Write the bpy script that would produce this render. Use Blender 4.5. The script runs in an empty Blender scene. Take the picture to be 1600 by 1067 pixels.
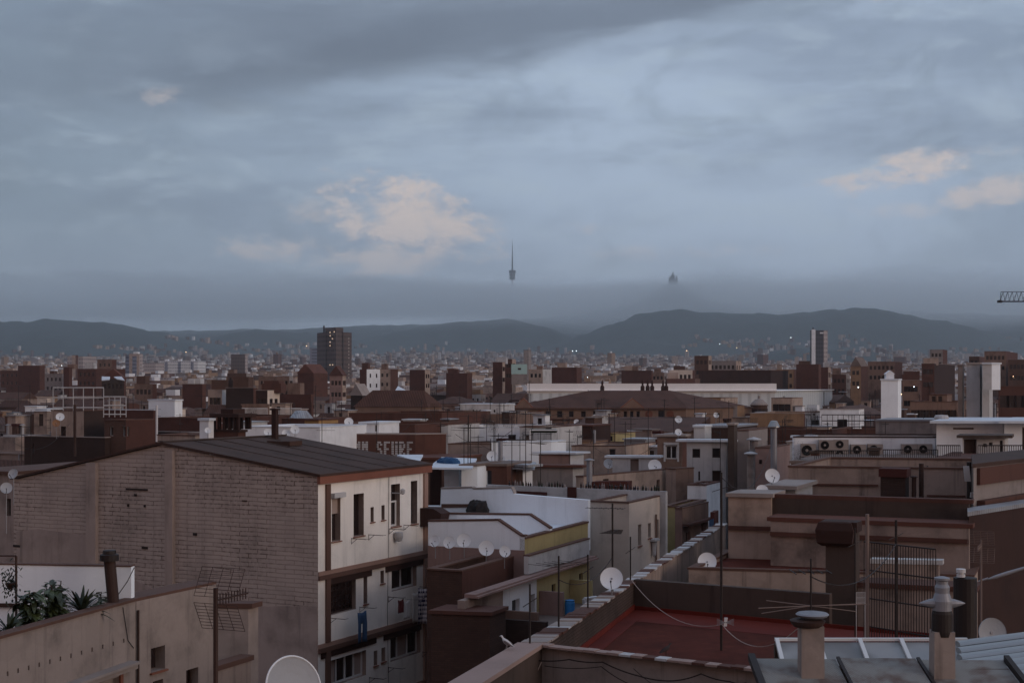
import bpy, math, random
from mathutils import Vector
random.seed(7)
R = math.radians
C = bpy.context.scene.collection
scene = bpy.context.scene
H = 27.0      # eye height above the street
F = 2222.0    # focal length in photo pixels (50 mm lens)
HY = 600.0    # image row of the horizon

# ------------------------------------------------------------------ camera
cam = bpy.data.cameras.new('camera'); co = bpy.data.objects.new('camera', cam); C.objects.link(co)
cam.lens = 50.0; cam.sensor_width = 36.0; cam.clip_start = 0.5; cam.clip_end = 60000
co.location = (0, 0, H); co.rotation_euler = (R(90), 0, 0)
cam.shift_y = (HY - 533.5) / 1600.0
scene.camera = co
scene.view_settings.view_transform = 'Standard'
scene.view_settings.look = 'None'
scene.view_settings.exposure = 0.17
scene.view_settings.gamma = 1.0
scene.cycles.use_denoising = True
scene.cycles.volume_bounces = 10
scene.cycles.max_bounces = 12
scene.cycles.diffuse_bounces = 4
scene.cycles.transparent_max_bounces = 12

# ------------------------------------------------------------------ node helper
class G_:
    def __init__(s, nt): s.nt = nt; s.nt.nodes.clear()
    def n(s, t, **k):
        nd = s.nt.nodes.new(t)
        for a, b in k.items(): setattr(nd, a, b)
        return nd
    def put(s, sock, v):
        if isinstance(v, bpy.types.NodeSocket): s.nt.links.new(v, sock)
        elif isinstance(v, (tuple, list)):
            if len(sock.default_value) == 4 and len(v) == 3: v = (*v, 1)
            sock.default_value = v
        else: sock.default_value = v
    def m(s, op, a, b=0.0, c=0.0, clamp=False):
        nd = s.n('ShaderNodeMath', operation=op, use_clamp=clamp)
        for i, v in enumerate((a, b, c)): s.put(nd.inputs[i], v)
        return nd.outputs[0]
    def mix(s, f, a, b, bt='MIX'):
        nd = s.n('ShaderNodeMix', data_type='RGBA', blend_type=bt)
        s.put(nd.inputs[0], f); s.put(nd.inputs[6], a); s.put(nd.inputs[7], b)
        return nd.outputs[2]
    def ramp(s, v, a, b, c=0.0, d=1.0):
        nd = s.n('ShaderNodeMapRange', interpolation_type='SMOOTHSTEP', clamp=True)
        for i, x in enumerate((v, a, b, c, d)): s.put(nd.inputs[i], x)
        return nd.outputs[0]
    def noise(s, vec, scale, detail=4, rough=.55, dist=0.0):
        nd = s.n('ShaderNodeTexNoise')
        s.put(nd.inputs['Vector'], vec); s.put(nd.inputs['Scale'], scale); s.put(nd.inputs['Detail'], detail)
        s.put(nd.inputs['Roughness'], rough); s.put(nd.inputs['Distortion'], dist)
        return nd.outputs[0]
    def vec(s, x, y, z):
        nd = s.n('ShaderNodeCombineXYZ')
        for i, v in enumerate((x, y, z)): s.put(nd.inputs[i], v)
        return nd.outputs[0]
    def xyz(s, v):
        nd = s.n('ShaderNodeSeparateXYZ'); s.put(nd.inputs[0], v); return nd.outputs
    def mapv(s, v, scale=(1, 1, 1), rot=(0, 0, 0), loc=(0, 0, 0)):
        nd = s.n('ShaderNodeMapping'); s.put(nd.inputs[0], v)
        nd.inputs[1].default_value = loc; nd.inputs[2].default_value = rot; nd.inputs[3].default_value = scale
        return nd.outputs[0]

def srgb(r, g, b):
    f = lambda c: (c / 255 / 12.92) if c / 255 <= .04045 else ((c / 255 + .055) / 1.055) ** 2.4
    return (f(r), f(g), f(b))

# ------------------------------------------------------------------ world: overcast dusk sky
SUN_EL, SUN_AZ = R(12), R(118)       # low weak light from behind the camera's right shoulder
w = bpy.data.worlds.new("World"); scene.world = w; w.use_nodes = True
g = G_(w.node_tree)
out = g.n('ShaderNodeOutputWorld'); bg = g.n('ShaderNodeBackground')
tc = g.n('ShaderNodeTexCoord').outputs['Generated']
x, y, z = g.xyz(tc)
az = g.m('ARCTAN2', x, y); el = g.m('ARCSINE', z)
# sky coordinates in hundreds of milliradians
sky = g.n('ShaderNodeTexSky', sky_type='NISHITA', sun_disc=False)
sky.sun_elevation = SUN_EL; sky.sun_rotation = SUN_AZ; sky.altitude = 50; sky.dust_density = 3; sky.air_density = 1.5
nish = g.mix(1.0, sky.outputs[0], (0.06, 0.06, 0.06), 'MULTIPLY')
P2 = g.vec(az, el, 0.0)
wide = g.noise(g.mapv(P2, (2.2, 5.0, 1), (0, 0, R(-9))), 1.0, 3, .5)
streak = g.noise(g.mapv(P2, (3.2, 15.0, 1), (0, 0, R(-11))), 1.0, 6, .6, .35)
fine = g.noise(g.mapv(P2, (14, 42.0, 1), (0, 0, R(-8))), 1.0, 6, .6, .3)
lr = g.ramp(az, -.42, .12)                       # grey left, blue centre and right
base = g.mix(lr, srgb(128, 145, 163), srgb(176, 193, 216))
rr = g.ramp(az, .22, .45)
base = g.mix(rr, base, srgb(146, 164, 186))
base = g.mix(g.m('MULTIPLY', g.ramp(streak, .40, .66), .7), base, srgb(124, 138, 160))
base = g.mix(g.m('MULTIPLY', g.ramp(wide, .5, .75), .35), base, srgb(170, 185, 208))
base = g.mix(g.m('MULTIPLY', g.ramp(fine, .46, .7), .5), base, srgb(180, 196, 212))
mott = g.noise(g.mapv(P2, (9, 14, 1), (0, 0, R(-30))), 1.0, 5, .65, .5)
base = g.mix(g.m('MULTIPLY', g.ramp(mott, .48, .68), .42), base, srgb(118, 132, 148))
# the dark cloud sheet that crosses the top, its lower rim slanting up to the right
edge = g.m('ADD', g.m('MULTIPLY', az, .15), .228)
edge = g.m('ADD', edge, g.m('MULTIPLY', g.m('SUBTRACT', streak, .5), .11))
dk = g.ramp(g.m('SUBTRACT', el, edge), -.014, .018)
dk = g.m('MULTIPLY', dk, g.ramp(wide, .28, .52, .55, 1.0))
dk = g.m('MULTIPLY', dk, g.ramp(az, .33, .18))
dk = g.m('MULTIPLY', dk, g.ramp(g.m('SUBTRACT', el, edge), .03, .075, 1.0, .45))
dk = g.m('MULTIPLY', dk, g.ramp(az, -.36, -.12, .5, 1.0))
base = g.mix(g.m('MULTIPLY', dk, .92), base, srgb(103, 113, 131))
# second darker finger below it at the left
e2 = g.m('ADD', g.m('MULTIPLY', az, .21), .246)
d2 = g.m('ABSOLUTE', g.m('ADD', g.m('SUBTRACT', el, e2), g.m('MULTIPLY', g.m('SUBTRACT', fine, .5), .05)))
f2 = g.m('MULTIPLY', g.ramp(d2, .026, .002), g.m('MULTIPLY', g.ramp(az, -.30, -.20), g.ramp(az, .0, -.1)))
base = g.mix(g.m('MULTIPLY', f2, .6), base, srgb(92, 101, 118))
# warm gaps where higher lit cloud shows through
def blob(px, py, rx, ry, th, amt, rot=0.0):
    a0 = math.atan((px - 800) / F); e0 = math.atan((HY - py) / F)
    dx = g.m('SUBTRACT', az, a0); dy = g.m('SUBTRACT', el, e0)
    c, s_ = math.cos(rot), math.sin(rot)
    X = g.m('ADD', g.m('MULTIPLY', dx, c * F / rx), g.m('MULTIPLY', dy, s_ * F / rx))
    Y = g.m('ADD', g.m('MULTIPLY', dx, -s_ * F / ry), g.m('MULTIPLY', dy, c * F / ry))
    d = g.m('ADD', g.m('MULTIPLY', X, X), g.m('MULTIPLY', Y, Y))
    v = g.m('SUBTRACT', g.m('MULTIPLY', torn, 3.0), g.m('MULTIPLY', d, .6))
    return g.m('MULTIPLY', g.m('POWER', g.ramp(v, th - .35, th + .55), 1.3), amt)
torn = g.noise(g.mapv(P2, (24, 40, 1), (0, 0, R(-24))), 1.0, 9, .68, .3)
torn = g.m('ADD', torn, g.m('MULTIPLY', g.m('SUBTRACT', g.noise(g.mapv(P2, (75, 150, 1), (0, 0, R(-24))), 1.0, 6, .7, .6), .5), .38))
bl = blob(640, 345, 125, 58, .92, .95, R(-12))
for a in ((590, 408, 120, 34, 1.1, .8), (430, 392, 95, 28, 1.15, .65), (1415, 278, 120, 26, 1.1, .85, R(8)), (1560, 315, 95, 26, 1.2, .7, R(6)), (1545, 252, 60, 16, 1.25, .5), (1050, 395, 190, 16, 1.3, .3), (540, 330, 120, 30, 1.25, .4),
          (905, 357, 60, 14, 1.25, .4), (252, 165, 32, 20, 1.2, .4), (1400, 340, 75, 16, 1.25, .4), (1385, 8, 70, 14, 1.25, .4)):
    bl = g.m('MAXIMUM', bl, blob(*a))
base = g.mix(bl, base, srgb(222, 206, 198))
# murk above the hills
mk = g.m('MULTIPLY', g.ramp(el, .13, .03), .8)
base = g.mix(mk, base, g.mix(lr, srgb(142, 155, 172), srgb(168, 183, 204)))
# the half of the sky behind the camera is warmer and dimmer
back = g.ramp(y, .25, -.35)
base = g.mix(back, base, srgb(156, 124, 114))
# straight overhead stays blue grey
base = g.mix(g.ramp(z, .3, .75), base, srgb(164, 180, 206))
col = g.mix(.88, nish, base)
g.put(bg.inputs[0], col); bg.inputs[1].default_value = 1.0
g.nt.links.new(bg.outputs[0], out.inputs[0])

sl = bpy.data.lights.new('sun', 'SUN'); so = bpy.data.objects.new('sun', sl); C.objects.link(so)
sl.energy = 0.75; sl.angle = R(25); sl.color = (1.0, .86, .78)
sd = Vector((math.sin(SUN_AZ) * math.cos(SUN_EL), math.cos(SUN_AZ) * math.cos(SUN_EL), math.sin(SUN_EL)))
so.rotation_euler = sd.to_track_quat('Z', 'Y').to_euler(); so.location = (60, -40, 80)

# ------------------------------------------------------------------ geometry helpers
def X(px, Y): return (px - 800) / F * Y
def Zp(py, Y): return H - (py - HY) / F * Y
def at(px, py, Y): return Vector((X(px, Y), Y, Zp(py, Y)))
def GP(px, py, z):            # where the ray through a photo point meets the level z
    Y = (H - z) * F / (py - HY)
    return Vector((X(px, Y), Y, z))
def U(a): return Vector((math.sin(R(a)), math.cos(R(a)), 0))
def V(a): return Vector((-math.cos(R(a)), math.sin(R(a)), 0))
Z3 = Vector((0, 0, 1))

class MB:
    def __init__(s): s.v = []; s.f = []; s.m = []; s.uv = []; s.sm = []
    def quad(s, *p, mi=0, sm=False):
        i = len(s.v); p = [Vector(q) for q in p]; s.v += p
        s.f.append(tuple(range(i, i + len(p)))); s.m.append(mi); s.sm.append(sm)
        n = Vector((0, 0, 0))
        for k in range(len(p)): n += p[k].cross(p[(k + 1) % len(p)])
        if abs(n.z) < .5 * n.length and n.length > 0:
            t = Vector((-n.y, n.x, 0)).normalized(); s.uv.append([(q.dot(t), q.z) for q in p])
        else: s.uv.append([(q.x * .9 + q.y * .43, q.y * .9 - q.x * .43) for q in p])
    def box(s, o, a, b, c, mi=0, top=None):
        o, a, b, c = map(Vector, (o, a, b, c))
        if a.cross(b).dot(c) < 0: a, b = b, a
        t = mi if top is None else top
        s.quad(o, o + b, o + a + b, o + a, mi=mi); s.quad(o + c, o + a + c, o + a + b + c, o + b + c, mi=t)
        s.quad(o, o + a, o + a + c, o + c, mi=mi); s.quad(o + b, o + b + c, o + a + b + c, o + a + b, mi=mi)
        s.quad(o, o + c, o + b + c, o + b, mi=mi); s.quad(o + a, o + a + b, o + a + b + c, o + a + c, mi=mi)
    def abox(s, x0, x1, y0, y1, z0, z1, mi=0): s.box((x0, y0, z0), (x1 - x0, 0, 0), (0, y1 - y0, 0), (0, 0, z1 - z0), mi)
    def prism(s, poly, z0, z1, mi=0, top=None, bottom=True):
        p = [Vector((q[0], q[1], 0)) for q in poly]; n = len(p)
        ar = sum(p[i].x * p[(i + 1) % n].y - p[(i + 1) % n].x * p[i].y for i in range(n))
        if ar < 0: p.reverse()
        for i in range(n):
            a, b = p[i], p[(i + 1) % n]
            s.quad(a + Z3 * z0, b + Z3 * z0, b + Z3 * z1, a + Z3 * z1, mi=mi)
        s.quad(*[q + Z3 * z1 for q in p], mi=mi if top is None else top)
        if bottom: s.quad(*[q + Z3 * z0 for q in reversed(p)], mi=mi)
    def wall_poly(s, pts, back, mi=0):      # a polygon of 3D points given thickness along vector back
        pts = [Vector(q) for q in pts]; back = Vector(back); n = len(pts)
        nn = Vector((0, 0, 0))
        for k in range(n): nn += pts[k].cross(pts[(k + 1) % n])
        if nn.dot(back) > 0: pts.reverse()
        s.quad(*pts, mi=mi); s.quad(*[q + back for q in reversed(pts)], mi=mi)
        for k in range(n):
            a, b = pts[k], pts[(k + 1) % n]
            s.quad(a, a + back, b + back, b, mi=mi)
    def ring(s, prof, mi=0, sm=True, cap=True):   # prof: list of rings (lists of points)
        for k in range(len(prof) - 1):
            a, b = prof[k], prof[k + 1]; n = len(a)
            for i in range(n):
                j = (i + 1) % n; s.quad(a[i], a[j], b[j], b[i], mi=mi, sm=sm)
        if cap: s.quad(*reversed(prof[0]), mi=mi); s.quad(*prof[-1], mi=mi)
    def tube(s, p, q, r, n=6, r2=None, mi=0):
        p, q = Vector(p), Vector(q); d = (q - p)
        if d.length < 1e-6: return
        d.normalize(); a = d.orthogonal().normalized(); b = d.cross(a); r2 = r if r2 is None else r2
        rr = [[c + (a * math.cos(t) + b * math.sin(t)) * rad for t in [2 * math.pi * i / n for i in range(n)]] for c, rad in ((p, r), (q, r2))]
        s.ring(rr, mi, sm=n > 5)
    def path(s, pts, r, n=5, mi=0):
        for a, b in zip(pts[:-1], pts[1:]): s.tube(a, b, r, n, mi=mi)
    def lathe(s, c, prof, n=16, axis=(0, 0, 1), mi=0):
        d = Vector(axis).normalized(); a = d.orthogonal().normalized(); b = d.cross(a); c = Vector(c)
        if abs(d.z) > .99: a, b = Vector((1, 0, 0)), Vector((0, 1, 0)) * (1 if d.z > 0 else -1)
        s.ring([[c + d * h + (a * math.cos(t) + b * math.sin(t)) * r for t in [2 * math.pi * i / n for i in range(n)]] for r, h in prof], mi)
    def build(s, name, mats, parent=None, merge=False):
        if not isinstance(mats, (list, tuple)): mats = [mats]
        me = bpy.data.meshes.new(name); off = Vector((0, 0, 0))
        if parent is not None: off = parent_world(parent)
        me.from_pydata([tuple(p - off) for p in s.v], [], s.f)
        uvl = me.uv_layers.new(name='uv'); k = 0
        for uvs in s.uv:
            for q in uvs: uvl.data[k].uv = q; k += 1
        for mm in mats: me.materials.append(M[mm] if isinstance(mm, str) else mm)
        me.polygons.foreach_set('material_index', s.m); me.polygons.foreach_set('use_smooth', s.sm)
        if merge:
            import bmesh
            bm = bmesh.new(); bm.from_mesh(me); bmesh.ops.remove_doubles(bm, verts=bm.verts, dist=1e-4); bm.to_mesh(me); bm.free()
        me.update()
        o = bpy.data.objects.new(name, me); C.objects.link(o)
        if parent is not None: o.parent = parent; WPOS[o.name] = off
        else: WPOS[o.name] = Vector((0, 0, 0))
        return o
WPOS = {}
def parent_world(p): return WPOS[p.name]
AUTO = []
def tag(o, label=None, cat=None, group=None, kind=None):
    if label: o['label'] = label
    if cat: o['category'] = cat
    if group: o['group'] = group
    if kind: o['kind'] = kind
    return o
def thing(name, loc, label, cat, group=None):
    o = bpy.data.objects.new(name, None); C.objects.link(o); o.location = loc; o.empty_display_size = .3
    WPOS[o.name] = Vector(loc); return tag(o, label, cat, group)
def auto(o, desc, px, py, group=None):
    AUTO.append((o, desc, px, py))
    if group: o['group'] = group
    return o

class Plane:                      # a vertical wall plane through a point, heading in direction d
    def __init__(s, o, d): s.o = Vector((o[0], o[1], 0)); s.d = Vector(d).normalized(); s.n = Vector((s.d.y, -s.d.x, 0))
    def s(s, px):
        k = (px - 800) / F
        return (k * s.o.y - s.o.x) / (s.d.x - k * s.d.y)
    def z(s, px, py): return Zp(py, s.o.y + s.d.y * s.s(px))
    def p(s, t, z, off=0.0): return s.o + s.d * t + s.n * off + Z3 * z
    def pp(s, px, py, off=0.0): return s.p(s.s(px), s.z(px, py), off)

def wall_holes(mb, pl, s0, s1, z0, z1, holes, depth=.22, mi=0, rev=0):
    """wall sheet on plane pl facing pl.n, with recessed rectangular openings"""
    ss = sorted({s0, s1, *[h[0] for h in holes], *[h[1] for h in holes]}); ss = [q for q in ss if s0 <= q <= s1]
    zz = sorted({z0, z1, *[h[2] for h in holes], *[h[3] for h in holes]}); zz = [q for q in zz if z0 <= q <= z1]
    for i in range(len(ss) - 1):
        j = 0
        while j < len(zz) - 1:
            def inh(j): 
                c, d = (ss[i] + ss[i + 1]) / 2, (zz[j] + zz[j + 1]) / 2
                return any(h[0] < c < h[1] and h[2] < d < h[3] for h in holes)
            if inh(j): j += 1; continue
            k = j
            while k < len(zz) - 1 and not inh(k): k += 1
            mb.quad(pl.p(ss[i], zz[j]), pl.p(ss[i + 1], zz[j]), pl.p(ss[i + 1], zz[k]), pl.p(ss[i], zz[k]), mi=mi); j = k
    for a, b, c, d in holes:
        q = [pl.p(a, c), pl.p(b, c), pl.p(b, d), pl.p(a, d)]; r_ = [pl.p(a, c, -depth), pl.p(b, c, -depth), pl.p(b, d, -depth), pl.p(a, d, -depth)]
        for k in range(4): mb.quad(q[k], r_[k], r_[(k + 1) % 4], q[(k + 1) % 4], mi=rev)
        mb.quad(*r_, mi=rev)

def window(pl, h, parent, style='dark', depth=.22, name='window', sill=False, nm=1):
    a, b, c, d = h; w_, t_ = b - a, d - c
    o = depth - .012
    if style == 'dark':
        mb = MB(); mb.box(pl.p(a + .01, c + .01, -o), pl.d * (w_ - .02), pl.n * -.008, Z3 * (t_ - .02)); ob = mb.build(name, 'pane_dark', parent)
    else:
        fm = {'white': 'white_paint', 'brown': 'brown_wood', 'door': 'brown_wood', 'shutter': 'shutter_grey', 'lattice': 'brown_wood', 'grey': 'shutter_grey'}[style]
        fw = min(.07, w_ * .12)
        mb = MB()
        def bar(s0, s1, z0, z1, off=-o + .02, th=.05): mb.box(pl.p(s0, z0, off), pl.d * (s1 - s0), pl.n * th, Z3 * (z1 - z0))
        bar(a, a + fw, c, d); bar(b - fw, b, c, d); bar(a + fw, b - fw, c, c + fw); bar(a + fw, b - fw, d - fw, d)
        for k in range(1, nm):
            q = a + w_ * k / nm; bar(q - fw / 2, q + fw / 2, c + fw, d - fw)
        if style == 'lattice':
            for k in range(1, 8): q = a + w_ * k / 8; bar(q - .012, q + .012, c + fw, d - fw, -o + .03, .02)
            for k in range(1, 6): q = c + t_ * k / 6; bar(a + fw, b - fw, q - .012, q + .012, -o + .052, .015)
        ob = mb.build(name, fm, parent)
        if style == 'white' and nm >= 3:
            for k in range(nm):
                if (k * 7 + int(a * 10)) % 3: continue
                q0, q1 = a + w_ * k / nm + fw, a + w_ * (k + 1) / nm - fw; m4 = MB(); nn = 8
                for i in range(nn): s_0, s_1 = q0 + (q1 - q0) * i / nn, q0 + (q1 - q0) * (i + 1) / nn; m4.quad(pl.p(s_0, c + fw, -o + .018 + .01 * (i % 2)), pl.p(s_1, c + fw, -o + .018 + .01 * ((i + 1) % 2)), pl.p(s_1, d - fw, -o + .018 + .01 * ((i + 1) % 2)), pl.p(s_0, d - fw, -o + .018 + .01 * (i % 2)))
                m4.build('curtain', 'shutter_pale', ob)
        m2 = MB(); m2.box(pl.p(a + fw, c + fw, -o), pl.d * (w_ - 2 * fw), pl.n * .012, Z3 * (t_ - 2 * fw))
        pm = 'pane_dark' if style in ('white', 'brown', 'lattice', 'grey') else fm
        m2.build('pane' if style in ('white', 'brown', 'lattice', 'grey') else 'leaf', pm, ob)
    if sill:
        m3 = MB(); m3.box(pl.p(a - .05, c - .05, .0), pl.d * (w_ + .1), pl.n * .07, Z3 * .045); m3.build('sill', 'terracotta', ob)
    return ob

def ringwall(mb, poly, th, z0, z1, mi=0, top=None, outer=True):
    """closed parapet ring round a convex polygon, thickness th inwards"""
    p = [Vector((q[0], q[1], 0)) for q in poly]; n = len(p)
    ar = sum(p[i].x * p[(i + 1) % n].y - p[(i + 1) % n].x * p[i].y for i in range(n))
    if ar < 0: p.reverse()
    inn = []
    for i in range(n):
        e0 = (p[i] - p[i - 1]).normalized(); e1 = (p[(i + 1) % n] - p[i]).normalized()
        n0 = Vector((-e0.y, e0.x, 0)); n1 = Vector((-e1.y, e1.x, 0))
        bis = (n0 + n1); bis.normalize(); inn.append(p[i] + bis * (th / max(.35, bis.dot(n0))))
    t = mi if top is None else top
    for i in range(n):
        j = (i + 1) % n
        a, b, c, d = p[i], p[j], inn[j], inn[i]
        if outer: mb.quad(a + Z3 * z0, b + Z3 * z0, b + Z3 * z1, a + Z3 * z1, mi=mi)
        mb.quad(c + Z3 * z0, d + Z3 * z0, d + Z3 * z1, c + Z3 * z1, mi=mi)
        mb.quad(a + Z3 * z1, b + Z3 * z1, c + Z3 * z1, d + Z3 * z1, mi=t)
        mb.quad(d + Z3 * z0, c + Z3 * z0, b + Z3 * z0, a + Z3 * z0, mi=t)
    return inn
# ------------------------------------------------------------------ materials
M = {}
def surf(name, col, rough=.85, metal=0.0, kind='stucco', var=.25, scale=1.0, c2=None, bump=.3, spec=.3):
    m = bpy.data.materials.new(name); m.use_nodes = True; g = G_(m.node_tree); M[name] = m
    out = g.n('ShaderNodeOutputMaterial'); b = g.n('ShaderNodeBsdfPrincipled')
    g.nt.links.new(b.outputs[0], out.inputs[0])
    b.inputs['Roughness'].default_value = rough; b.inputs['Metallic'].default_value = metal
    if 'Specular IOR Level' in b.inputs: b.inputs['Specular IOR Level'].default_value = spec
    geo = g.n('ShaderNodeNewGeometry').outputs['Position']
    uv = g.n('ShaderNodeUVMap').outputs[0]
    if max(col) < .42 and kind not in ('foliage', 'floors', 'corr') and metal == 0 and 'dish' not in name and 'cloth' not in name and 'tarp' not in name and 'blue' not in name and 'mint' not in name and 'hill' not in name and 'washed' not in name:
        q_ = .78 if max(col) < .16 else 1.0; k1, k2 = (.86, .76) if max(col) < .24 else (.95, .90); col = (col[0] * q_ * 1.02, col[1] * q_ * k1, col[2] * q_ * k2)
    if c2 and max(c2) < .12: c2 = (c2[0], c2[1] * .9, c2[2] * .82)
    col = tuple(col); dark = tuple(c * .38 for c in col); lite = tuple(min(.9, c * 1.25) for c in col)
    n1 = g.noise(geo, .55 * scale, 5, .6); n2 = g.noise(geo, 6 * scale, 4, .6)
    hgt = n2
    if kind == 'stucco':
        st = g.noise(g.mapv(geo, (2.6, 2.6, .16)), 1.0 * scale, 4, .65)       # rain streaks run down the wall
        c = g.mix(g.m('MULTIPLY', g.ramp(n1, .45, .75), var * 1.6), col, dark)
        c = g.mix(g.m('MULTIPLY', g.ramp(st, .52, .78), var * 1.8), c, dark)
        c = g.mix(g.m('MULTIPLY', g.ramp(n2, .5, .8), var * .6), c, lite)
        pt = g.noise(geo, .28 * scale, 6, .7, 1.2); c = g.mix(g.m('MULTIPLY', g.ramp(pt, .52, .56), var * .55), c, tuple(q * .72 for q in col))      # repaired patches with a hard edge
    elif kind == 'plain':
        c = g.mix(g.m('MULTIPLY', g.ramp(n1, .35, .75), var), col, dark)
    elif kind == 'roofing':
        n3 = g.noise(g.mapv(uv, (.35, 2.2, 1)), 1.0, 5, .7)
        c = g.mix(g.m('MULTIPLY', g.ramp(n3, .4, .7), .7), col, c2 or dark)
        c = g.mix(g.m('MULTIPLY', g.ramp(n1, .45, .7), .6), c, dark); hgt = n3
    elif kind in ('brick', 'tilefloor', 'wash'):
        bt = g.n('ShaderNodeTexBrick'); 
        wob = g.noise(uv, .8, 2)
        v = uv
        if kind == 'wash':
            off = g.vec(0.0, g.m('MULTIPLY', g.m('SUBTRACT', wob, .5), .10), 0.0)
            ad = g.n('ShaderNodeVectorMath', operation='ADD'); g.put(ad.inputs[0], uv); g.put(ad.inputs[1], off); v = ad.outputs[0]
        g.put(bt.inputs['Vector'], v); g.put(bt.inputs['Scale'], 1.0)
        wd, rh, ms = {'brick': (.26, .085, .012), 'tilefloor': (.3, .3, .012), 'wash': (.95, .185, .020)}[kind]
        bt.inputs['Brick Width'].default_value = wd; bt.inputs['Row Height'].default_value = rh; bt.inputs['Mortar Size'].default_value = ms
        bt.inputs['Mortar Smooth'].default_value = .3 if kind != 'wash' else .1
        g.put(bt.inputs['Color1'], col); g.put(bt.inputs['Color2'], tuple(c * .78 for c in col)); g.put(bt.inputs['Mortar'], c2 or dark)
        c = bt.outputs[0]
        if kind == 'wash':
            patch = g.ramp(g.noise(g.mapv(uv, (.22, .45, 1)), 1.0, 4, .6), .38, .60)
            rough_n = g.ramp(n2, .40, .58)
            c = g.mix(g.m('ADD', .34, g.m('MULTIPLY', g.m('MULTIPLY', patch, rough_n), .66)), g.mix(.35, col, lite), c)
            c = g.mix(g.m('MULTIPLY', g.ramp(n1, .42, .8), .45), c, dark); st = g.noise(g.mapv(geo, (1.6, 1.6, .14)), 1.0, 5, .65); c = g.mix(g.m('MULTIPLY', g.ramp(st, .5, .8), .5), c, dark)
        else:
            c = g.mix(g.m('MULTIPLY', g.ramp(n1, .4, .75), var * 2), c, dark)
        hgt = bt.outputs[1]; bump = -abs(bump) * 1.5
    elif kind == 'rooftile':
        sx = g.xyz(uv)
        ww = g.m('SINE', g.m('MULTIPLY', sx[0], 2 * math.pi / .3)); rw = g.m('FRACT', g.m('MULTIPLY', sx[1], 2.6))
        c = g.mix(g.m('MULTIPLY', g.ramp(ww, .2, -1), .6), col, dark)
        c = g.mix(g.m('MULTIPLY', g.ramp(rw, .2, 0), .4), c, dark)
        c = g.mix(g.m('MULTIPLY', g.ramp(n1, .4, .7), .5), c, dark); hgt = ww
    elif kind == 'corr':
        sx = g.xyz(uv)
        ww = g.m('SINE', g.m('MULTIPLY', sx[0], 2 * math.pi / (.18 / scale)))
        c = g.mix(g.m('MULTIPLY', g.ramp(ww, .1, -1), .35), col, dark)
        c = g.mix(g.m('MULTIPLY', g.ramp(n1, .4, .7), var * 2), c, c2 or dark); hgt = ww
    elif kind == 'foliage':
        n4 = g.noise(geo, 2.5 * scale, 3); c = g.mix(g.ramp(n4, .35, .65), dark, lite)
    elif kind == 'floors':      # window bands of a far tower, in metres of height
        sx = g.xyz(uv)
        fr = g.m('FRACT', g.m('DIVIDE', sx[1], 3.2)); fx = g.m('FRACT', g.m('DIVIDE', sx[0], 1.9 / scale))
        band = g.m('MULTIPLY', g.m('GREATER_THAN', fr, .5), g.m('GREATER_THAN', fx, .25))
        c = g.mix(g.m('MULTIPLY', band, .85), col, c2 or dark)
        c = g.mix(g.m('MULTIPLY', g.ramp(g.noise(g.mapv(geo, (.2, .2, .3)), 1.0, 2), .5, .7), .35), c, lite)
    g.put(b.inputs['Base Color'], c)
    if kind not in ('floors', 'foliage') and bump:
        bp = g.n('ShaderNodeBump'); bp.inputs['Strength'].default_value = min(1, abs(bump)); bp.inputs['Distance'].default_value = .02 if bump > 0 else -.02
        if bump < 0: bp.invert = False
        g.put(bp.inputs['Height'], hgt); g.nt.links.new(bp.outputs[0], b.inputs['Normal'])
    return m

surf('washed_brick', (.43, .35, .305), kind='wash', c2=(.11, .078, .066), bump=.5)
surf('washed_plaster', (.37, .295, .26), var=.4)
surf('white_render', (.82, .77, .71), var=.2)
surf('white_wall', (.74, .75, .77), var=.2)
surf('white_lime', (.80, .84, .88), var=.10)
surf('grimy_white', (.48, .47, .47), var=.4)
surf('grey_render', (.25, .23, .23), var=.4)
surf('concrete', (.28, .245, .23), var=.45, scale=1.6)
surf('concrete_dark', (.085, .068, .062), var=.4)
surf('beige', (.37, .30, .26), var=.55)
surf('beige_dark', (.20, .15, .13), var=.55)
surf('beige_mid', (.29, .235, .21), var=.65)
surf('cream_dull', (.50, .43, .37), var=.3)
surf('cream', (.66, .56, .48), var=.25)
surf('pinkish', (.26, .18, .165), var=.3)
surf('yellow', (.42, .34, .17), var=.25)
surf('olive_yellow', (.40, .345, .175), var=.25)
surf('ochre', (.25, .165, .105), var=.35)
surf('brown', (.12, .060, .049), var=.35)
surf('brown_dark', (.052, .027, .023), var=.35)
surf('maroon', (.085, .028, .024), var=.3)
surf('terracotta', (.21, .095, .07), kind='plain', var=.3)
surf('trim_brown', (.145, .09, .075), kind='plain', var=.25)
surf('trim_tan', (.30, .20, .165), kind='plain', var=.2)
surf('brick_red', (.125, .052, .041), kind='brick', c2=(.06, .04, .036))
surf('brick_dark', (.062, .04, .035), kind='brick', c2=(.035, .022, .02))
surf('brick_mid', (.105, .062, .05), kind='brick', c2=(.05, .034, .028))
surf('brick_brown', (.15, .09, .072), kind='brick', c2=(.085, .06, .05))
surf('rubble', (.10, .078, .07), kind='brick', c2=(.04, .028, .026), var=.5, bump=1)
surf('floor_red', (.125, .036, .026), kind='tilefloor', c2=(.07, .02, .015), var=.4, rough=.9, spec=.1)
surf('floor_edge', (.15, .016, .007), kind='plain', var=.4)
surf('roof_rust', (.075, .044, .035), kind='roofing', c2=(.05, .034, .03))
surf('rooftile', (.125, .07, .056), kind='rooftile')
surf('flat_grey', (.17, .15, .145), kind='plain', var=.4)
surf('flat_red', (.15, .07, .055), kind='plain', var=.4)
surf('flat_pale', (.62, .66, .71), kind='plain', var=.3)
surf('coping_grey', (.30, .27, .26), kind='plain', var=.4)
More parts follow.
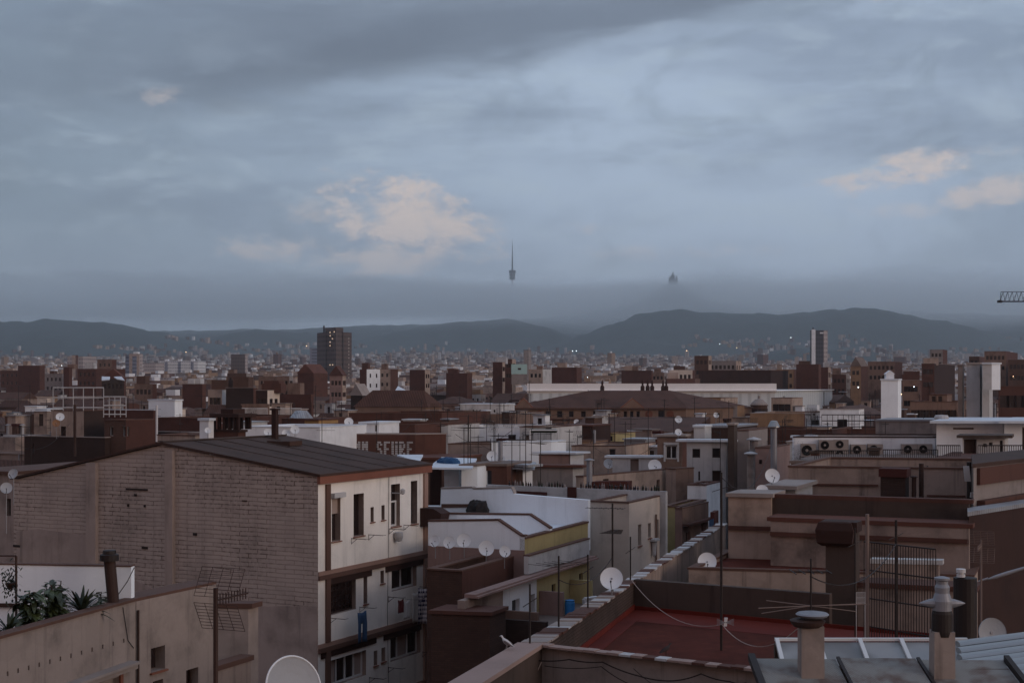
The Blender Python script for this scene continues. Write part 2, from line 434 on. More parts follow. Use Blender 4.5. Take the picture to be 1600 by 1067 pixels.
surf('coping_glaze', (.20, .165, .16), kind='tilefloor', c2=(.05, .035, .03), rough=.5, var=.25)
surf('coping_brown', (.14, .085, .07), kind='plain', var=.35)
surf('stone_pink', (.30, .225, .205), kind='plain', var=.3)
surf('metal_grey', (.26, .26, .28), rough=.5, metal=.3, kind='plain', var=.3)
surf('metal_dark', (.028, .022, .022), rough=.6, kind='plain', var=.2)
surf('rust_metal', (.06, .035, .03), rough=.7, kind='plain', var=.4)
surf('zinc', (.30, .30, .30), rough=.32, metal=.7, kind='plain', var=.15)
surf('corr_metal', (.34, .35, .37), rough=.45, metal=.4, kind='corr', c2=(.14, .1, .09))
surf('corr_green', (.22, .215, .20), rough=.75, kind='corr', scale=4.5, c2=(.10, .065, .055), var=.45, bump=.15)
surf('dish_white', (.70, .72, .74), rough=.5, kind='plain', var=.12)
surf('dish_grey', (.34, .35, .37), rough=.6, kind='plain', var=.2)
surf('dish_rust', (.24, .12, .06), rough=.7, kind='plain', var=.3)
surf('white_paint', (.62, .61, .60), rough=.45, kind='plain', var=.12)
surf('white_plastic', (.58, .57, .57), rough=.5, kind='plain', var=.1)
surf('brown_wood', (.05, .028, .024), rough=.6, kind='plain', var=.3)
surf('shutter_grey', (.20, .175, .17), rough=.7, kind='plain', var=.2)
surf('shutter_pale', (.36, .30, .28), rough=.7, kind='plain', var=.2)
surf('ac_case', (.30, .27, .255), rough=.6, kind='plain', var=.25)
surf('black', (.012, .010, .010), rough=.9, kind='plain', var=.1)
surf('tarp_black', (.02, .016, .016), rough=.8, kind='plain', var=.2)
surf('tarp_blue', (.015, .075, .19), rough=.6, kind='plain', var=.4)
surf('cloth_blue', (.035, .07, .14), rough=.9, kind='plain', var=.4)
surf('cloth_red', (.12, .025, .025), rough=.9, kind='plain', var=.3)
surf('cloth_white', (.55, .52, .50), rough=.9, kind='plain', var=.2)
surf('plastic_blue', (.02, .16, .40), rough=.5, kind='plain', var=.2)
surf('leaf', (.045, .06, .018), rough=.5, kind='foliage', spec=.5)
surf('leaf_dark', (.022, .030, .014), rough=.6, kind='foliage')
surf('bark', (.06, .045, .04), kind='plain')
surf('mint', (.36, .52, .50), kind='plain', var=.1)
surf('glass_hall', (.62, .66, .68), kind='corr', scale=.09, rough=.3, var=.1, c2=(.42, .45, .46), bump=0)
surf('hall_top', (.82, .80, .79), kind='plain', var=.08)
surf('tower_brown', (.105, .075, .068), kind='floors', c2=(.045, .038, .042), scale=.8)
surf('tower_pale', (.36, .31, .30), kind='floors', c2=(.17, .15, .16), scale=.8)
surf('tower_white', (.60, .60, .60), kind='floors', c2=(.27, .28, .32))
surf('tower_blue', (.19, .20, .25), kind='floors', c2=(.07, .08, .12), scale=.2)
surf('tower_dark', (.07, .065, .075), kind='floors', c2=(.035, .033, .045), scale=1.4)
surf('asphalt', (.05, .048, .05), kind='plain')
surf('hill_green', (.028, .042, .042), kind='plain', var=.75, scale=.03, bump=0)
surf('pebble_mix', (.16, .12, .11), kind='plain')
surf('curtain_tan', (.34, .22, .10), kind='plain', var=.4)
surf('stone_palace', (.20, .15, .125), var=.2)
surf('pigeon', (.05, .04, .042), kind='plain', var=.4)
surf('gull_white', (.5, .48, .48), kind='plain', var=.2)
surf('gull_grey', (.16, .16, .18), kind='plain', var=.2)

def glass(name, col, rough=.08):
    m = bpy.data.materials.new(name); m.use_nodes = True; g = G_(m.node_tree); M[name] = m
    out = g.n('ShaderNodeOutputMaterial'); b = g.n('ShaderNodeBsdfPrincipled'); g.nt.links.new(b.outputs[0], out.inputs[0])
    geo = g.n('ShaderNodeNewGeometry').outputs['Position']
    g.put(b.inputs['Base Color'], g.mix(g.ramp(g.noise(geo, .8, 2), .4, .6), col, tuple(c * 1.8 for c in col)))
    b.inputs['Roughness'].default_value = rough
glass('pane_dark', (.018, .012, .012), .12)
glass('glass_sky', (.15, .15, .15), .6)
def lamp(name, col, e):
    m = bpy.data.materials.new(name); m.use_nodes = True; g = G_(m.node_tree); M[name] = m
    out = g.n('ShaderNodeOutputMaterial'); b = g.n('ShaderNodeEmission'); g.nt.links.new(b.outputs[0], out.inputs[0])
    b.inputs[0].default_value = (*col, 1); b.inputs[1].default_value = e
lamp('lit_warm', (1, .62, .35), 6.0); lamp('lit_white', (.85, .95, 1), 6.0); lamp('lit_window', (1, .72, .5), .5)

# chequered blanket
m = bpy.data.materials.new('cloth_plaid'); m.use_nodes = True; g = G_(m.node_tree); M['cloth_plaid'] = m
out = g.n('ShaderNodeOutputMaterial'); b = g.n('ShaderNodeBsdfPrincipled'); g.nt.links.new(b.outputs[0], out.inputs[0])
sx = g.xyz(g.n('ShaderNodeUVMap').outputs[0])
a1 = g.m('GREATER_THAN', g.m('FRACT', g.m('MULTIPLY', sx[0], 5.0)), .5); a2 = g.m('GREATER_THAN', g.m('FRACT', g.m('MULTIPLY', sx[1], 5.0)), .5)
g.put(b.inputs['Base Color'], g.mix(g.m('MULTIPLY', g.m('ADD', a1, a2), .5), (.62, .58, .60), (.02, .018, .06))); b.inputs['Roughness'].default_value = .95
# ------------------------------------------------------------------ builders
def hit(k_px, o, d):
    k = (k_px - 800) / F
    return (k * o[1] - o[0]) / (d[0] - k * d[1])

def grid(pl, s0, s1, zt, nx, ny, w, h, first=1.0, step=3.0, style='dark', parent=None, holes=None):
    L = s1 - s0
    for j in range(ny):
        for i in range(nx):
            c = s0 + L * (i + .5) / nx; t = zt - first - j * step
            holes.append((c - w / 2, c + w / 2, t - h, t))

def block(name, label, cat, pxL, pxR, py, Y, depth=None, pxU=None, A=24, B=24, zb=0.0, wall='beige', roof='flat_grey', par=.7, cop='coping_brown',
          front=(), side=(), fgrid=None, sgrid=None, group=None, desc=None, sill=False, th=.2, side_mat=None, zt=None, pitched=None, over=.05, wstyle='dark'):
    o = (X(pxR, Y), Y); v, u = V(B), U(A)
    lv = hit(pxL, o, v); lu = hit(pxU, o, u) if pxU is not None else depth
    if depth is not None and pxU is not None: lu = max(lu, depth) if lu > 0 else depth
    lv = max(.4, min(abs(lv), 150)); lu = max(.4, min(abs(lu), 90))
    zt = Zp(py, Y) if zt is None else zt
    Rr = Vector((o[0], o[1], 0)); L = Rr + v * lv; RU = Rr + u * lu; LU = L + u * lu
    root = thing(name, (Rr.x, Rr.y, zb), label, cat, group)
    if desc: auto(root, desc, (pxL + pxR) / 2, py, group)
    fp = Plane(L, Rr - L); sp = Plane(Rr, u)
    fh, sh, fs, ss = [], [], [], []
    for q in front:
        a, b, t, bt = q[:4]; m_ = (a + b) / 2; st = q[4] if len(q) > 4 else wstyle
        fh.append((fp.s(a), fp.s(b), fp.z(m_, bt), fp.z(m_, t))); fs.append((st, q[5] if len(q) > 5 else 1))
    for q in side:
        a, b, t, bt = q[:4]; m_ = (a + b) / 2; st = q[4] if len(q) > 4 else wstyle
        sh.append((sp.s(a), sp.s(b), sp.z(m_, bt), sp.z(m_, t))); ss.append((st, q[5] if len(q) > 5 else 1))
    if fgrid:
        grid(fp, .3, lv - .3, zt, *fgrid, holes=fh); fs += [(wstyle, 1)] * (len(fh) - len(fs))
    if sgrid:
        grid(sp, .3, lu - .3, zt, *sgrid, holes=sh); ss += [(wstyle, 1)] * (len(sh) - len(ss))
    mb = MB(); zr = zt - par
    fh = [h for h in fh if h[3] < zt and h[2] > zb and h[0] > .02 and h[1] < lv - .02]; sh = [h for h in sh if h[3] < zt and h[2] > zb and h[0] > .02 and h[1] < lu - .02]
    wall_holes(mb, fp, 0, lv, zb, zt, fh, mi=0); wall_holes(mb, sp, 0, lu, zb, zt, sh, mi=1 if side_mat else 0)
    bp = Plane(RU, LU - RU); lp = Plane(LU, L - LU)
    wall_holes(mb, bp, 0, lv, zb, zt, []); wall_holes(mb, lp, 0, lu, zb, zt, [])
    poly = [L, Rr, RU, LU]
    mats = [wall] + ([side_mat] if side_mat else [])
    if pitched is None:
        if par > .05:
            inn = ringwall(mb, poly, th, zr, zt - .004, outer=False)
            mb.build('wall', mats, root)
            rb = MB(); rb.quad(*[Vector((q.x, q.y, zr)) for q in inn]); rb.build('roof', roof, root)
            if cop:
                out = [L - v * 0 + (L - RU).normalized() * over, Rr + (Rr - LU).normalized() * over, RU + (RU - L).normalized() * over, LU + (LU - Rr).normalized() * over]
                cb = MB(); ringwall(cb, out, th + over * 1.6, zt, zt + .07); cb.build('coping', cop, root)
        else:
            mb.build('wall', mats, root)
            rb = MB(); e = over * 2.5; cc = (L + RU) / 2
            out = [q + (q - cc).normalized() * e for q in poly]; rb.prism([(q.x, q.y) for q in out], zt, zt + .14); rb.build('roof', roof, root)
    else:
        kind, rise, ov = pitched
        mb.build('wall', mats, root); rb = MB()
        cc = (L + RU) / 2
        e = [q + (q - cc).normalized() * ov for q in poly]; e = [Vector((q.x, q.y, zt)) for q in e]
        if kind == 'hip':
            if lv >= lu: a = (e[0] + e[3]) / 2 + (e[1] - e[0]) * min(.5, .5 * lu / lv); b = (e[1] + e[2]) / 2 - (e[1] - e[0]) * min(.5, .5 * lu / lv)
            else: a = (e[0] + e[1]) / 2 + (e[3] - e[0]) * .5 * lv / lu; b = (e[3] + e[2]) / 2 - (e[3] - e[0]) * .5 * lv / lu
            a = a + Z3 * rise; b = b + Z3 * rise
            if lv >= lu: rb.quad(e[0], e[1], b, a); rb.quad(e[1], e[2], b); rb.quad(e[2], e[3], a, b); rb.quad(e[3], e[0], a)
            else: rb.quad(e[0], e[1], a); rb.quad(e[1], e[2], b, a); rb.quad(e[2], e[3], b); rb.quad(e[3], e[0], a, b)
        elif kind == 'gable':    # ridge runs away from the camera
            a = (e[0] + e[1]) / 2 + Z3 * rise; b = (e[2] + e[3]) / 2 + Z3 * rise
            rb.quad(e[0], a, b, e[3]); rb.quad(a, e[1], e[2], b); rb.quad(e[0], e[1], a); rb.quad(e[2], e[3], b)
        elif kind == 'gablex':   # ridge runs across
            a = (e[0] + e[3]) / 2 + Z3 * rise; b = (e[1] + e[2]) / 2 + Z3 * rise
            rb.quad(e[0], e[1], b, a); rb.quad(a, b, e[2], e[3]); rb.quad(e[1], e[2], b); rb.quad(e[3], e[0], a)
        elif kind == 'shed':     # rises towards the back
            a = e[3] + Z3 * rise; b = e[2] + Z3 * rise
            rb.quad(e[0], e[1], b, a); rb.quad(e[1], e[2], b); rb.quad(e[3], e[0], a); rb.quad(e[2], e[3], a, b)
        rb.quad(e[3], e[2], e[1], e[0])
        rb.build('roof', roof, root)
    for h, (st, nm) in zip(fh, fs): window(fp, h, root, st, sill=sill, nm=nm, name='door' if st == 'door' else 'window')
    for h, (st, nm) in zip(sh, ss): window(sp, h, root, st, sill=sill, nm=nm, name='door' if st == 'door' else 'window')
    root_info[root.name] = dict(fp=fp, sp=sp, lv=lv, lu=lu, zt=zt, zr=zr, poly=poly)
    return root
root_info = {}

def antenna(px, pyt, pyb, Y, kind='yagi', az=None, desc=None, label=None, r=.022, mat='metal_dark', scale=1.0, name='tv_aerial', cat='aerial', n=None):
    zb, zt = Zp(pyb, Y), Zp(pyt, Y); b = Vector((X(px, Y), Y, zb))
    root = thing(name, b, label, cat)
    if label is None: auto(root, desc or 'thin dark rooftop aerial mast', px, pyt, 'rooftop aerials')
    rr = max(r, .00022 * Y)
    mb = MB(); mb.tube(b, (b.x, b.y, zt), rr, 6); mb.build('mast', mat, root)
    az = random.uniform(0, 360) if az is None else az
    d = Vector((math.sin(R(az)), math.cos(R(az)), 0)); e = Vector((d.y, -d.x, 0)); top = Vector((b.x, b.y, zt)); er = max(.008, .00012 * Y)
    mb = MB()
    if kind == 'yagi':
        for q in range(1 if zt - zb < 2 else 2):
            t = top - Z3 * (.15 + q * .7 * scale); L = 1.1 * scale
            mb.tube(t - d * L * .3, t + d * L * .7, er * 1.2, 4)
            for i in range(9): c = t - d * L * .3 + d * L * i / 8; w_ = (.32 - .018 * i) * scale; mb.tube(c - e * w_, c + e * w_, er, 4)
            d, e = e, -d
    elif kind == 'vhf':
        t = top - Z3 * .2; L = .9 * scale; mb.tube(t - d * L, t + d * L, er * 1.4, 4)
        for i in range(5): c = t - d * L + d * 2 * L * i / 4; w_ = (.9 - .06 * i) * scale; mb.tube(c - e * w_, c + e * w_, er, 4)
    elif kind == 'grid':
        t = top - Z3 * .15
        for s_ in (1, -1):
            c = t + Z3 * s_ * .28 * scale
            for i in range(9): q = c + (Z3 + d * s_ * .5) .normalized() * (-.25 + .5 * i / 8) * scale + d * .10 * scale; mb.tube(q - e * .42 * scale, q + e * .42 * scale, er * .5, 4)
            for i in range(5): q = c + e * (-.42 + .84 * i / 4) * scale + d * .10 * scale; kz = (Z3 + d * s_ * .5).normalized(); mb.tube(q - kz * .25 * scale, q + kz * .25 * scale, er * .5, 4)
        mb.tube(t, t + d * .9 * scale, er * 1.6, 4)
        for i in range(10): c = t + d * (.12 + .08 * i) * scale; mb.tube(c - Z3 * .09 * scale, c + Z3 * .09 * scale, er, 4)
    elif kind == 'plain':
        mb.tube(top - Z3 * .5 - d * .25, top - Z3 * .35 + d * .25, er * 1.3, 4)
    mb.build('element', mat, root)
    return root

def dish(px, py, rpx, Y, az=12, tilt=22, desc=None, label=None, mast=None, mat='dish_white', foot=None, group='satellite dishes', rim=False):
    r = rpx * Y / F; c = at(px, py, Y)
    d = Vector((math.sin(R(az)) * math.cos(R(tilt)), -math.cos(R(az)) * math.cos(R(tilt)), math.sin(R(tilt))))
    L = (c.z - Zp(mast, Y)) if mast is not None else (foot if foot is not None else r * 1.5)
    back = c - d * r * .32
    base = Vector((back.x, back.y, c.z - L))
    root = thing('satellite_dish', base, label, 'satellite dish', group)
    if label is None: auto(root, desc or 'pale round satellite dish', px, py, group)
    mb = MB(); prof = [(r * q, -r * .17 * (1 - q * q)) for q in (.02, .25, .5, .75, .92, 1.0)] + [(r * 1.012, .006), (r * 1.012, -.02)] + [(r * q, -r * .17 * (1 - q * q) - .03) for q in (.95, .6, .3, .02)]
    mb.lathe(c, prof, 28, d); rf = mb.build('reflector', mat, root)
    up = Vector((0, 0, 1)); side = d.cross(up).normalized(); dn = side.cross(d).normalized()
    if dn.z > 0: dn = -dn
    mb = MB(); f0 = c + dn * r * .93; f1 = c + dn * r * .55 + d * r * .95
    mb.tube(f0 - d * r * .08, f1, max(.012, r * .03), 5); mb.build('feed_arm', 'metal_dark', root)
    mb = MB(); mb.tube(f1, f1 - (f1 - c).normalized() * r * .22, r * .09, 8, r * .065); mb.build('feed_horn', 'metal_dark' , root)
    if rim:
        mb = MB(); ra = d.orthogonal().normalized(); rb_ = d.cross(ra); mb.path([c + (ra * math.cos(t) + rb_ * math.sin(t)) * r * 1.01 for t in [2 * math.pi * i / 40 for i in range(41)]], .013, 6); mb.build('rim', 'dish_white', root)
    mb = MB(); mb.tube(c - d * r * .12, back, r * .10, 6); pr = max(.022, .0002 * Y)
    mb.tube(base, (back.x, back.y, back.z), pr, 6); mb.build('mount', 'metal_grey', root)
    return root

def chimney(px, pyt, pyb, wpx, Y, label=None, desc=None, mat='brick_brown', cap='maroon', style='flat', A=24, dep=None):
    w_ = wpx * Y / F; dep = dep or w_; zt, zb = Zp(pyt, Y), Zp(pyb, Y); c = Vector((X(px, Y), Y, zb))
    root = thing('chimney', c, label, 'chimney')
    if label is None: auto(root, desc or 'square brick chimney', px, pyt, 'chimneys')
    d, e = V(A) * -1, U(A)
    o = c - d * w_ / 2
    capz = min(.35 * w_, .4)
    mb = MB(); mb.box(o, d * w_, e * dep, Z3 * (zt - zb - capz)); mb.build('shaft', mat, root)
    mb = MB()
    if style == 'flat':
        q = .06; mb.box(o - d * q - e * q + Z3 * (zt - zb - capz), d * (w_ + 2 * q), e * (dep + 2 * q), Z3 * capz)
    mb.build('cap', cap, root)
    return root

def flue(px, pyt, pyb, wpx, Y, label=None, desc=None, mat='metal_grey', cap='cone', capmat=None):
    r = wpx * Y / F / 2; zt, zb = Zp(pyt, Y), Zp(pyb, Y); c = Vector((X(px, Y), Y, zb)); h = zt - zb
    root = thing('flue_pipe', c, label, 'flue')
    if label is None: auto(root, desc or 'round metal flue pipe', px, pyt, 'metal flues')
    mb = MB(); hh = h - (2.2 * r if cap != 'none' else 0); mb.lathe(c, [(r, 0), (r, hh * .5), (r * 1.08, hh * .5), (r * 1.08, hh * .5 + .04), (r, hh * .5 + .04), (r, hh)], 14); mb.build('pipe', mat, root)
    mb = MB()
    if cap == 'cone': mb.lathe(c + Z3 * (hh + .3 * r), [(r * 1.7, 0), (r * 1.75, .1 * r), (r * .3, 1.2 * r), (.01, 1.3 * r)], 14); 
    elif cap == 'bell': mb.lathe(c + Z3 * (hh), [(r * 1.1, 0), (r * 1.9, .3 * r), (r * 1.9, .6 * r), (r * 1.1, 2.2 * r), (r * .5, 2.4 * r)], 14)
    elif cap == 'disc': mb.lathe(c + Z3 * hh, [(r * 1.05, 0), (r * 1.8, .15 * r), (r * 1.8, .4 * r), (.02, .9 * r)], 14)
    if cap != 'none':
        for i in range(3): t = i * 2.1; q = Vector((math.cos(t), math.sin(t), 0)) * r * .9; mb.tube(c + q + Z3 * (hh - .1), c + q * 1.1 + Z3 * (hh + .5 * r), .012, 4)
        mb.build('cap', capmat or mat, root)
    return root

def ac_unit(pl, s, z, w_=.9, h=.65, dp=.32, fans=1, desc='grey air conditioner with one round fan', px=0, py=0, off=.03):
    o = pl.p(s - w_ / 2, z, off)
    root = thing('air_conditioner', pl.p(s, z, off), None, 'air conditioner'); auto(root, desc, px, py, 'air conditioners on the white wall')
    mb = MB(); mb.box(o, pl.d * w_, pl.n * dp, Z3 * h); mb.build('casing', 'ac_case', root)
    for i in range(fans):
        c = pl.p(s - w_ * .12, z + h * (i + .5) / fans, off + dp + .004); r = min(h / fans, w_) * .40
        mb = MB(); mb.lathe(c, [(r, 0), (r, .02), (r * .86, .02), (r * .8, .006), (.01, .006)], 18, pl.n); f = mb.build('fan', 'black', root)
        m2 = MB(); m2.lathe(c + pl.n * .02, [(r * .28, 0), (r * .28, .015), (.01, .02)], 10, pl.n); m2.build('hub', 'ac_case', f)
    mb = MB()
    for k in (-.35, .35): mb.box(pl.p(s + k * w_ - .02, z - .05, .0), pl.d * .04, pl.n * (off + dp), Z3 * .05)
    mb.build('bracket', 'metal_dark', root)
    return root

def railing(p0, p1, z0, h, label, n=None, gap=.13, r=.012, mat='metal_dark', rails=2, name='railing'):
    p0, p1 = Vector((p0[0], p0[1], z0)), Vector((p1[0], p1[1], z0)); L = (p1 - p0).length; d = (p1 - p0).normalized()
    root = thing(name, p0, label, 'railing')
    k = n or max(2, int(L / gap))
    if k <= 95:
        for i in range(k + 1):
            q = p0 + d * L * i / k; mb = MB(); mb.tube(q, q + Z3 * h, r, 4); mb.build('baluster', mat, root)
    for j in range(rails):
        q = p0 + Z3 * (h * (1 - j * .86 / max(1, rails - 1)) if rails > 1 else h); mb = MB(); mb.tube(q, q + d * L, r * 1.5, 5); mb.build('rail', mat, root)
    return root

def cable(pts, r, label, mat='metal_dark', sag=0.0, name='cable', n=14, cat='cable'):
    pts = [Vector(p) for p in pts]; path = []
    for a, b in zip(pts[:-1], pts[1:]):
        for i in range(n): t = i / n; path.append(a.lerp(b, t) - Z3 * sag * 4 * t * (1 - t))
    path.append(pts[-1]); mb = MB(); mb.path(path, r, 4, 0)
    o = mb.build(name, mat); tag(o, label, cat); return o

def leafblade(mb, base, d, up, L, w_, droop=.3, n=4, mi=0):
    side = d.cross(up)
    if side.length < 1e-3: side = Vector((1, 0, 0))
    side.normalize(); prev = None
    for i in range(n + 1):
        t = i / n; c = base + d * L * t - Z3 * droop * L * t * t; ww = w_ * math.sin(math.pi * min(.97, max(.06, t * .93 + .05))) ** .7 * .5
        a, b = c - side * ww, c + side * ww
        if prev: mb.quad(prev[0], prev[1], b, a, mi=mi)
        prev = (a, b)

def bird(p, az, label, s=1.0, body='pigeon', wing='pigeon', name='pigeon', cat='bird'):
    root = thing(name, p, label, cat); d = Vector((math.sin(R(az)), math.cos(R(az)), 0)); e = Vector((d.y, -d.x, 0)); p = Vector(p)
    mb = MB(); rings = []
    prof = [(-.17, .05, .012, .008), (-.12, .07, .022, .014), (-.06, .10, .045, .04), (0, .125, .058, .058), (.05, .15, .052, .055), (.085, .185, .032, .035), (.10, .215, .024, .026), (.12, .24, .027, .027), (.145, .245, .02, .02), (.165, .238, .006, .006), (.185, .232, .002, .002)]
    for a, hz, rx, rz in prof:
        c = p + d * a * s + Z3 * (hz + .02) * s; tl = Vector((0, 0, 1)) if a < .05 else (Z3 * .8 - d * .3)
        rings.append([c + e * rx * s * math.cos(t) + tl * rz * s * math.sin(t) for t in [2 * math.pi * i / 10 for i in range(10)]])
    mb.ring(rings)
    for k in (-1, 1):
        mb.tube(p + e * .02 * k * s + d * .01, p + e * .02 * k * s + Z3 * .09 * s, .005 * s, 5)
        mb.tube(p + e * .02 * k * s + Z3 * .004, p + e * .02 * k * s + d * .04 * s + Z3 * .004, .004 * s, 4)
    mb.build('body', body, root)
    for k in (-1, 1):
        mb = MB(); rr = []
        for a, hz, w2 in ((-.16, .075, .008), (-.08, .115, .028), (0, .15, .034), (.05, .17, .02)):
            c = p + d * a * s + Z3 * hz * s + e * k * .048 * s * (1 if a > -.1 else .5); rr.append([c + Z3 * w2 * s * math.cos(t) + e * .010 * s * math.sin(t) for t in [2 * math.pi * i / 8 for i in range(8)]])
        mb.ring(rr); mb.build('wing', wing, root)
    return root

def text_marks(pl, rows_by_char, s0, z1, ch_w, ch_h, gap, parent, mat):
    FONT = {'S': ['01110', '11011', '11000', '01110', '00011', '11011', '01110'], 'E': ['11111', '11000', '11000', '11110', '11000', '11000', '11111'],
            'U': ['11011', '11011', '11011', '11011', '11011', '11011', '01110'], 'R': ['11110', '11011', '11011', '11110', '11100', '11011', '11011'],
            'M': ['11011', '11111', '11111', '11011', '11011', '11011', '11011'], 'L': ['11000', '11000', '11000', '11000', '11000', '11000', '11111'],
            'T': ['11111', '01110', '01110', '01110', '01110', '01110', '01110'], 'C': ['11111', '11000', '11000', '11000', '11000', '11000', '11111'], ' ': []}
    s = s0
    for ch in rows_by_char:
        if FONT[ch]:
            mb = MB()
            for j, row in enumerate(FONT[ch]):
                for i, b in enumerate(row):
                    if b == '1':
                        cw, chh = ch_w / 5, ch_h / 7
                        mb.box(pl.p(s + i * cw, z1 - (j + 1) * chh + .015, .004), pl.d * (cw - .012), pl.n * .02, Z3 * (chh - .03))
            mb.build('letter', mat, parent)
        s += ch_w + gap
    return s
# ------------------------------------------------------------------ ground, hills, haze, low cloud
def sstep(a, b, x):
    t = max(0.0, min(1.0, (x - a) / (b - a))); return t * t * (3 - 2 * t)
def interp(t, pts):
    if t <= pts[0][0]: return pts[0][1]
    for (a, va), (b, vb) in zip(pts[:-1], pts[1:]):
        if t <= b: q = (t - a) / (b - a); return va + (vb - va) * q
    return pts[-1][1]
BASE = [(0, 0), (350, 0), (800, 6), (1500, 20), (3000, 55), (4200, 90), (5200, 140), (6500, 260), (9000, 300), (14000, 200)]
RID = [  # distance, half width, skyline (photo column, row)
    (5200, 1000, [(-900, 530), (-500, 520), (0, 505), (60, 502), (130, 503), (200, 512), (260, 525), (310, 535), (380, 548), (500, 562), (700, 578), (1000, 620)]),
    (6000, 900, [(100, 585), (200, 560), (330, 528), (400, 515), (500, 522), (560, 532), (620, 520), (700, 505), (800, 500), (860, 510), (900, 530), (1000, 550), (1200, 600)]),
    (5500, 950, [(600, 600), (700, 572), (800, 553), (860, 541), (900, 528), (960, 506), (1005, 491), (1060, 486), (1140, 492), (1230, 490), (1300, 484), (1350, 484), (1400, 490), (1480, 504), (1540, 519), (1600, 534), (1700, 555), (2200, 590)]),
    (3800, 420, [(1000, 620), (1080, 584), (1150, 566), (1200, 553), (1250, 546), (1310, 546), (1370, 550), (1420, 558), (1480, 572), (1560, 600)]),
    (7300, 1300, [(-1500, 520), (0, 522), (400, 516), (700, 506), (900, 496), (1000, 472), (1043, 444), (1058, 443), (1110, 470), (1210, 486), (1400, 488), (1600, 494), (1900, 500), (2600, 520)]),
    (6400, 700, [(1300, 600), (1450, 545), (1560, 508), (1600, 500), (1700, 490), (2000, 490), (2600, 560)]),
]
from mathutils import noise as mn
def ground(x, Y):
    z = interp(Y, BASE)
    if Y > 2500:
        px = 800 + F * x / Y
        for D, W, pr in RID:
            q = (Y - D) / W
            if -1.6 < q < 2.6:
                top = H - (interp(px, pr) - HY) * D / F
                k = math.exp(-q * q * (1.6 if q < 0 else .7))
                sp = mn.fractal(Vector((x / 420, Y / 420, D)), 1.0, 2.0, 4)
                zz = top * (k + .10 * sp * math.exp(-((abs(q) - .7) * 2.2) ** 2)) + sp * 7
                rg = mn.fractal(Vector((x / 60, Y / 60, 3.3)), 1.0, 2.0, 3) * 9; z = max(z, zz + (rg if zz > 60 else 0))
    return z
gb = MB()
cols = [-2600 + 80 * i for i in range(31)] + [-120 + 8 * i for i in range(231)] + [1760 + 80 * i for i in range(31)]
rows = [-400, 1, 200, 400, 700, 1000, 1400, 1800, 2200, 2600] + [2900 + 60 * i for i in range(106)] + [9600, 11000, 14000]
V_ = []
for Y in rows:
    yy = max(Y, 400)
    V_.append([(X(px, yy) * (1 if Y > 0 else 1), Y, ground(X(px, yy), Y) if Y > 2000 else interp(Y, BASE)) for px in cols])
def sheet(name, rws, mat):
    me = bpy.data.meshes.new(name); vs = [v for r_ in rws for v in r_]; n = len(cols)
    fs = [(j * n + i, j * n + i + 1, (j + 1) * n + i + 1, (j + 1) * n + i) for j in range(len(rws) - 1) for i in range(n - 1)]
    me.from_pydata(vs, [], fs); me.polygons.foreach_set('use_smooth', [True] * len(fs)); me.materials.append(M[mat]); me.update()
    o = bpy.data.objects.new(name, me); C.objects.link(o); tag(o, kind='structure'); return o
k_ = rows.index(2600)
sheet('ground', V_[:k_ + 1], 'asphalt'); sheet('hills', V_[k_:], 'hill_green')

# the air: one even pale volume round everything
def boxobj(name, x0, x1, y0, y1, z0, z1):
    mb = MB(); mb.abox(x0, x1, y0, y1, z0, z1); return mb
hz = boxobj('haze', -14000, 14000, -500, 14500, -1, 800)
m = bpy.data.materials.new('haze_air'); m.use_nodes = True; g = G_(m.node_tree); M['haze_air'] = m
out = g.n('ShaderNodeOutputMaterial'); pv = g.n('ShaderNodeVolumePrincipled'); g.nt.links.new(pv.outputs[0], out.inputs['Volume'])
pv.inputs['Color'].default_value = (.92, .965, 1, 1); pv.inputs['Density'].default_value = 0.000095; pv.inputs['Anisotropy'].default_value = 0.72
tag(hz.build('haze', 'haze_air'), kind='stuff')

# low cloud lying along the hills
m = bpy.data.materials.new('cloud_vapour'); m.use_nodes = True; g = G_(m.node_tree); M['cloud_vapour'] = m
out = g.n('ShaderNodeOutputMaterial'); pv = g.n('ShaderNodeVolumePrincipled'); g.nt.links.new(pv.outputs[0], out.inputs['Volume'])
geo = g.n('ShaderNodeNewGeometry').outputs['Position']; sx = g.xyz(geo)
n1 = g.noise(g.mapv(geo, (.0007, .0007, .008)), 1.0, 4, .6, .4)
n2 = g.noise(g.mapv(geo, (.0009, .0006, .001)), 1.0, 5, .6)
tz = g.m('ADD', 466.0, g.m('MULTIPLY', g.m('SUBTRACT', n2, .5), 250.0))
tz = g.m('ADD', tz, g.m('MULTIPLY', g.ramp(sx[1], 5600, 7400), 62.0))
n3 = g.noise(g.mapv(geo, (.0011, .0008, .0), (0, 0, 0), (3, 9, 0)), 1.0, 5, .6)
lo = g.m('ADD', g.m('ADD', 246.0, g.m('MULTIPLY', g.m('SUBTRACT', n3, .5), 270.0)), g.m('MULTIPLY', g.ramp(sx[1], 5200, 7400), 80.0))
d = g.m('MULTIPLY', g.ramp(g.m('SUBTRACT', tz, sx[2]), -22, 30), g.ramp(g.m('SUBTRACT', sx[2], lo), -40, 110))
d = g.m('MULTIPLY', d, g.ramp(sx[1], 5300, 5900))
d = g.m('MULTIPLY', d, g.ramp(n1, .36, .60, .12, 1.0))
g.put(pv.inputs['Density'], g.m('MULTIPLY', d, .0026)); pv.inputs['Color'].default_value = (1, 1, 1, 1); pv.inputs['Anisotropy'].default_value = 0.86
cb = MB(); ring_ = []
for i in range(31):
    xx = -5200 + 10400 * i / 30; t = 1 - abs(xx / 5200) ** 6; ring_.append([Vector((xx, 6400 + math.cos(a) * (1200 * t + 40), 395 + math.sin(a) * (215 * t + 5))) for a in [2 * math.pi * j / 14 for j in range(14)]])
cb.ring(ring_)
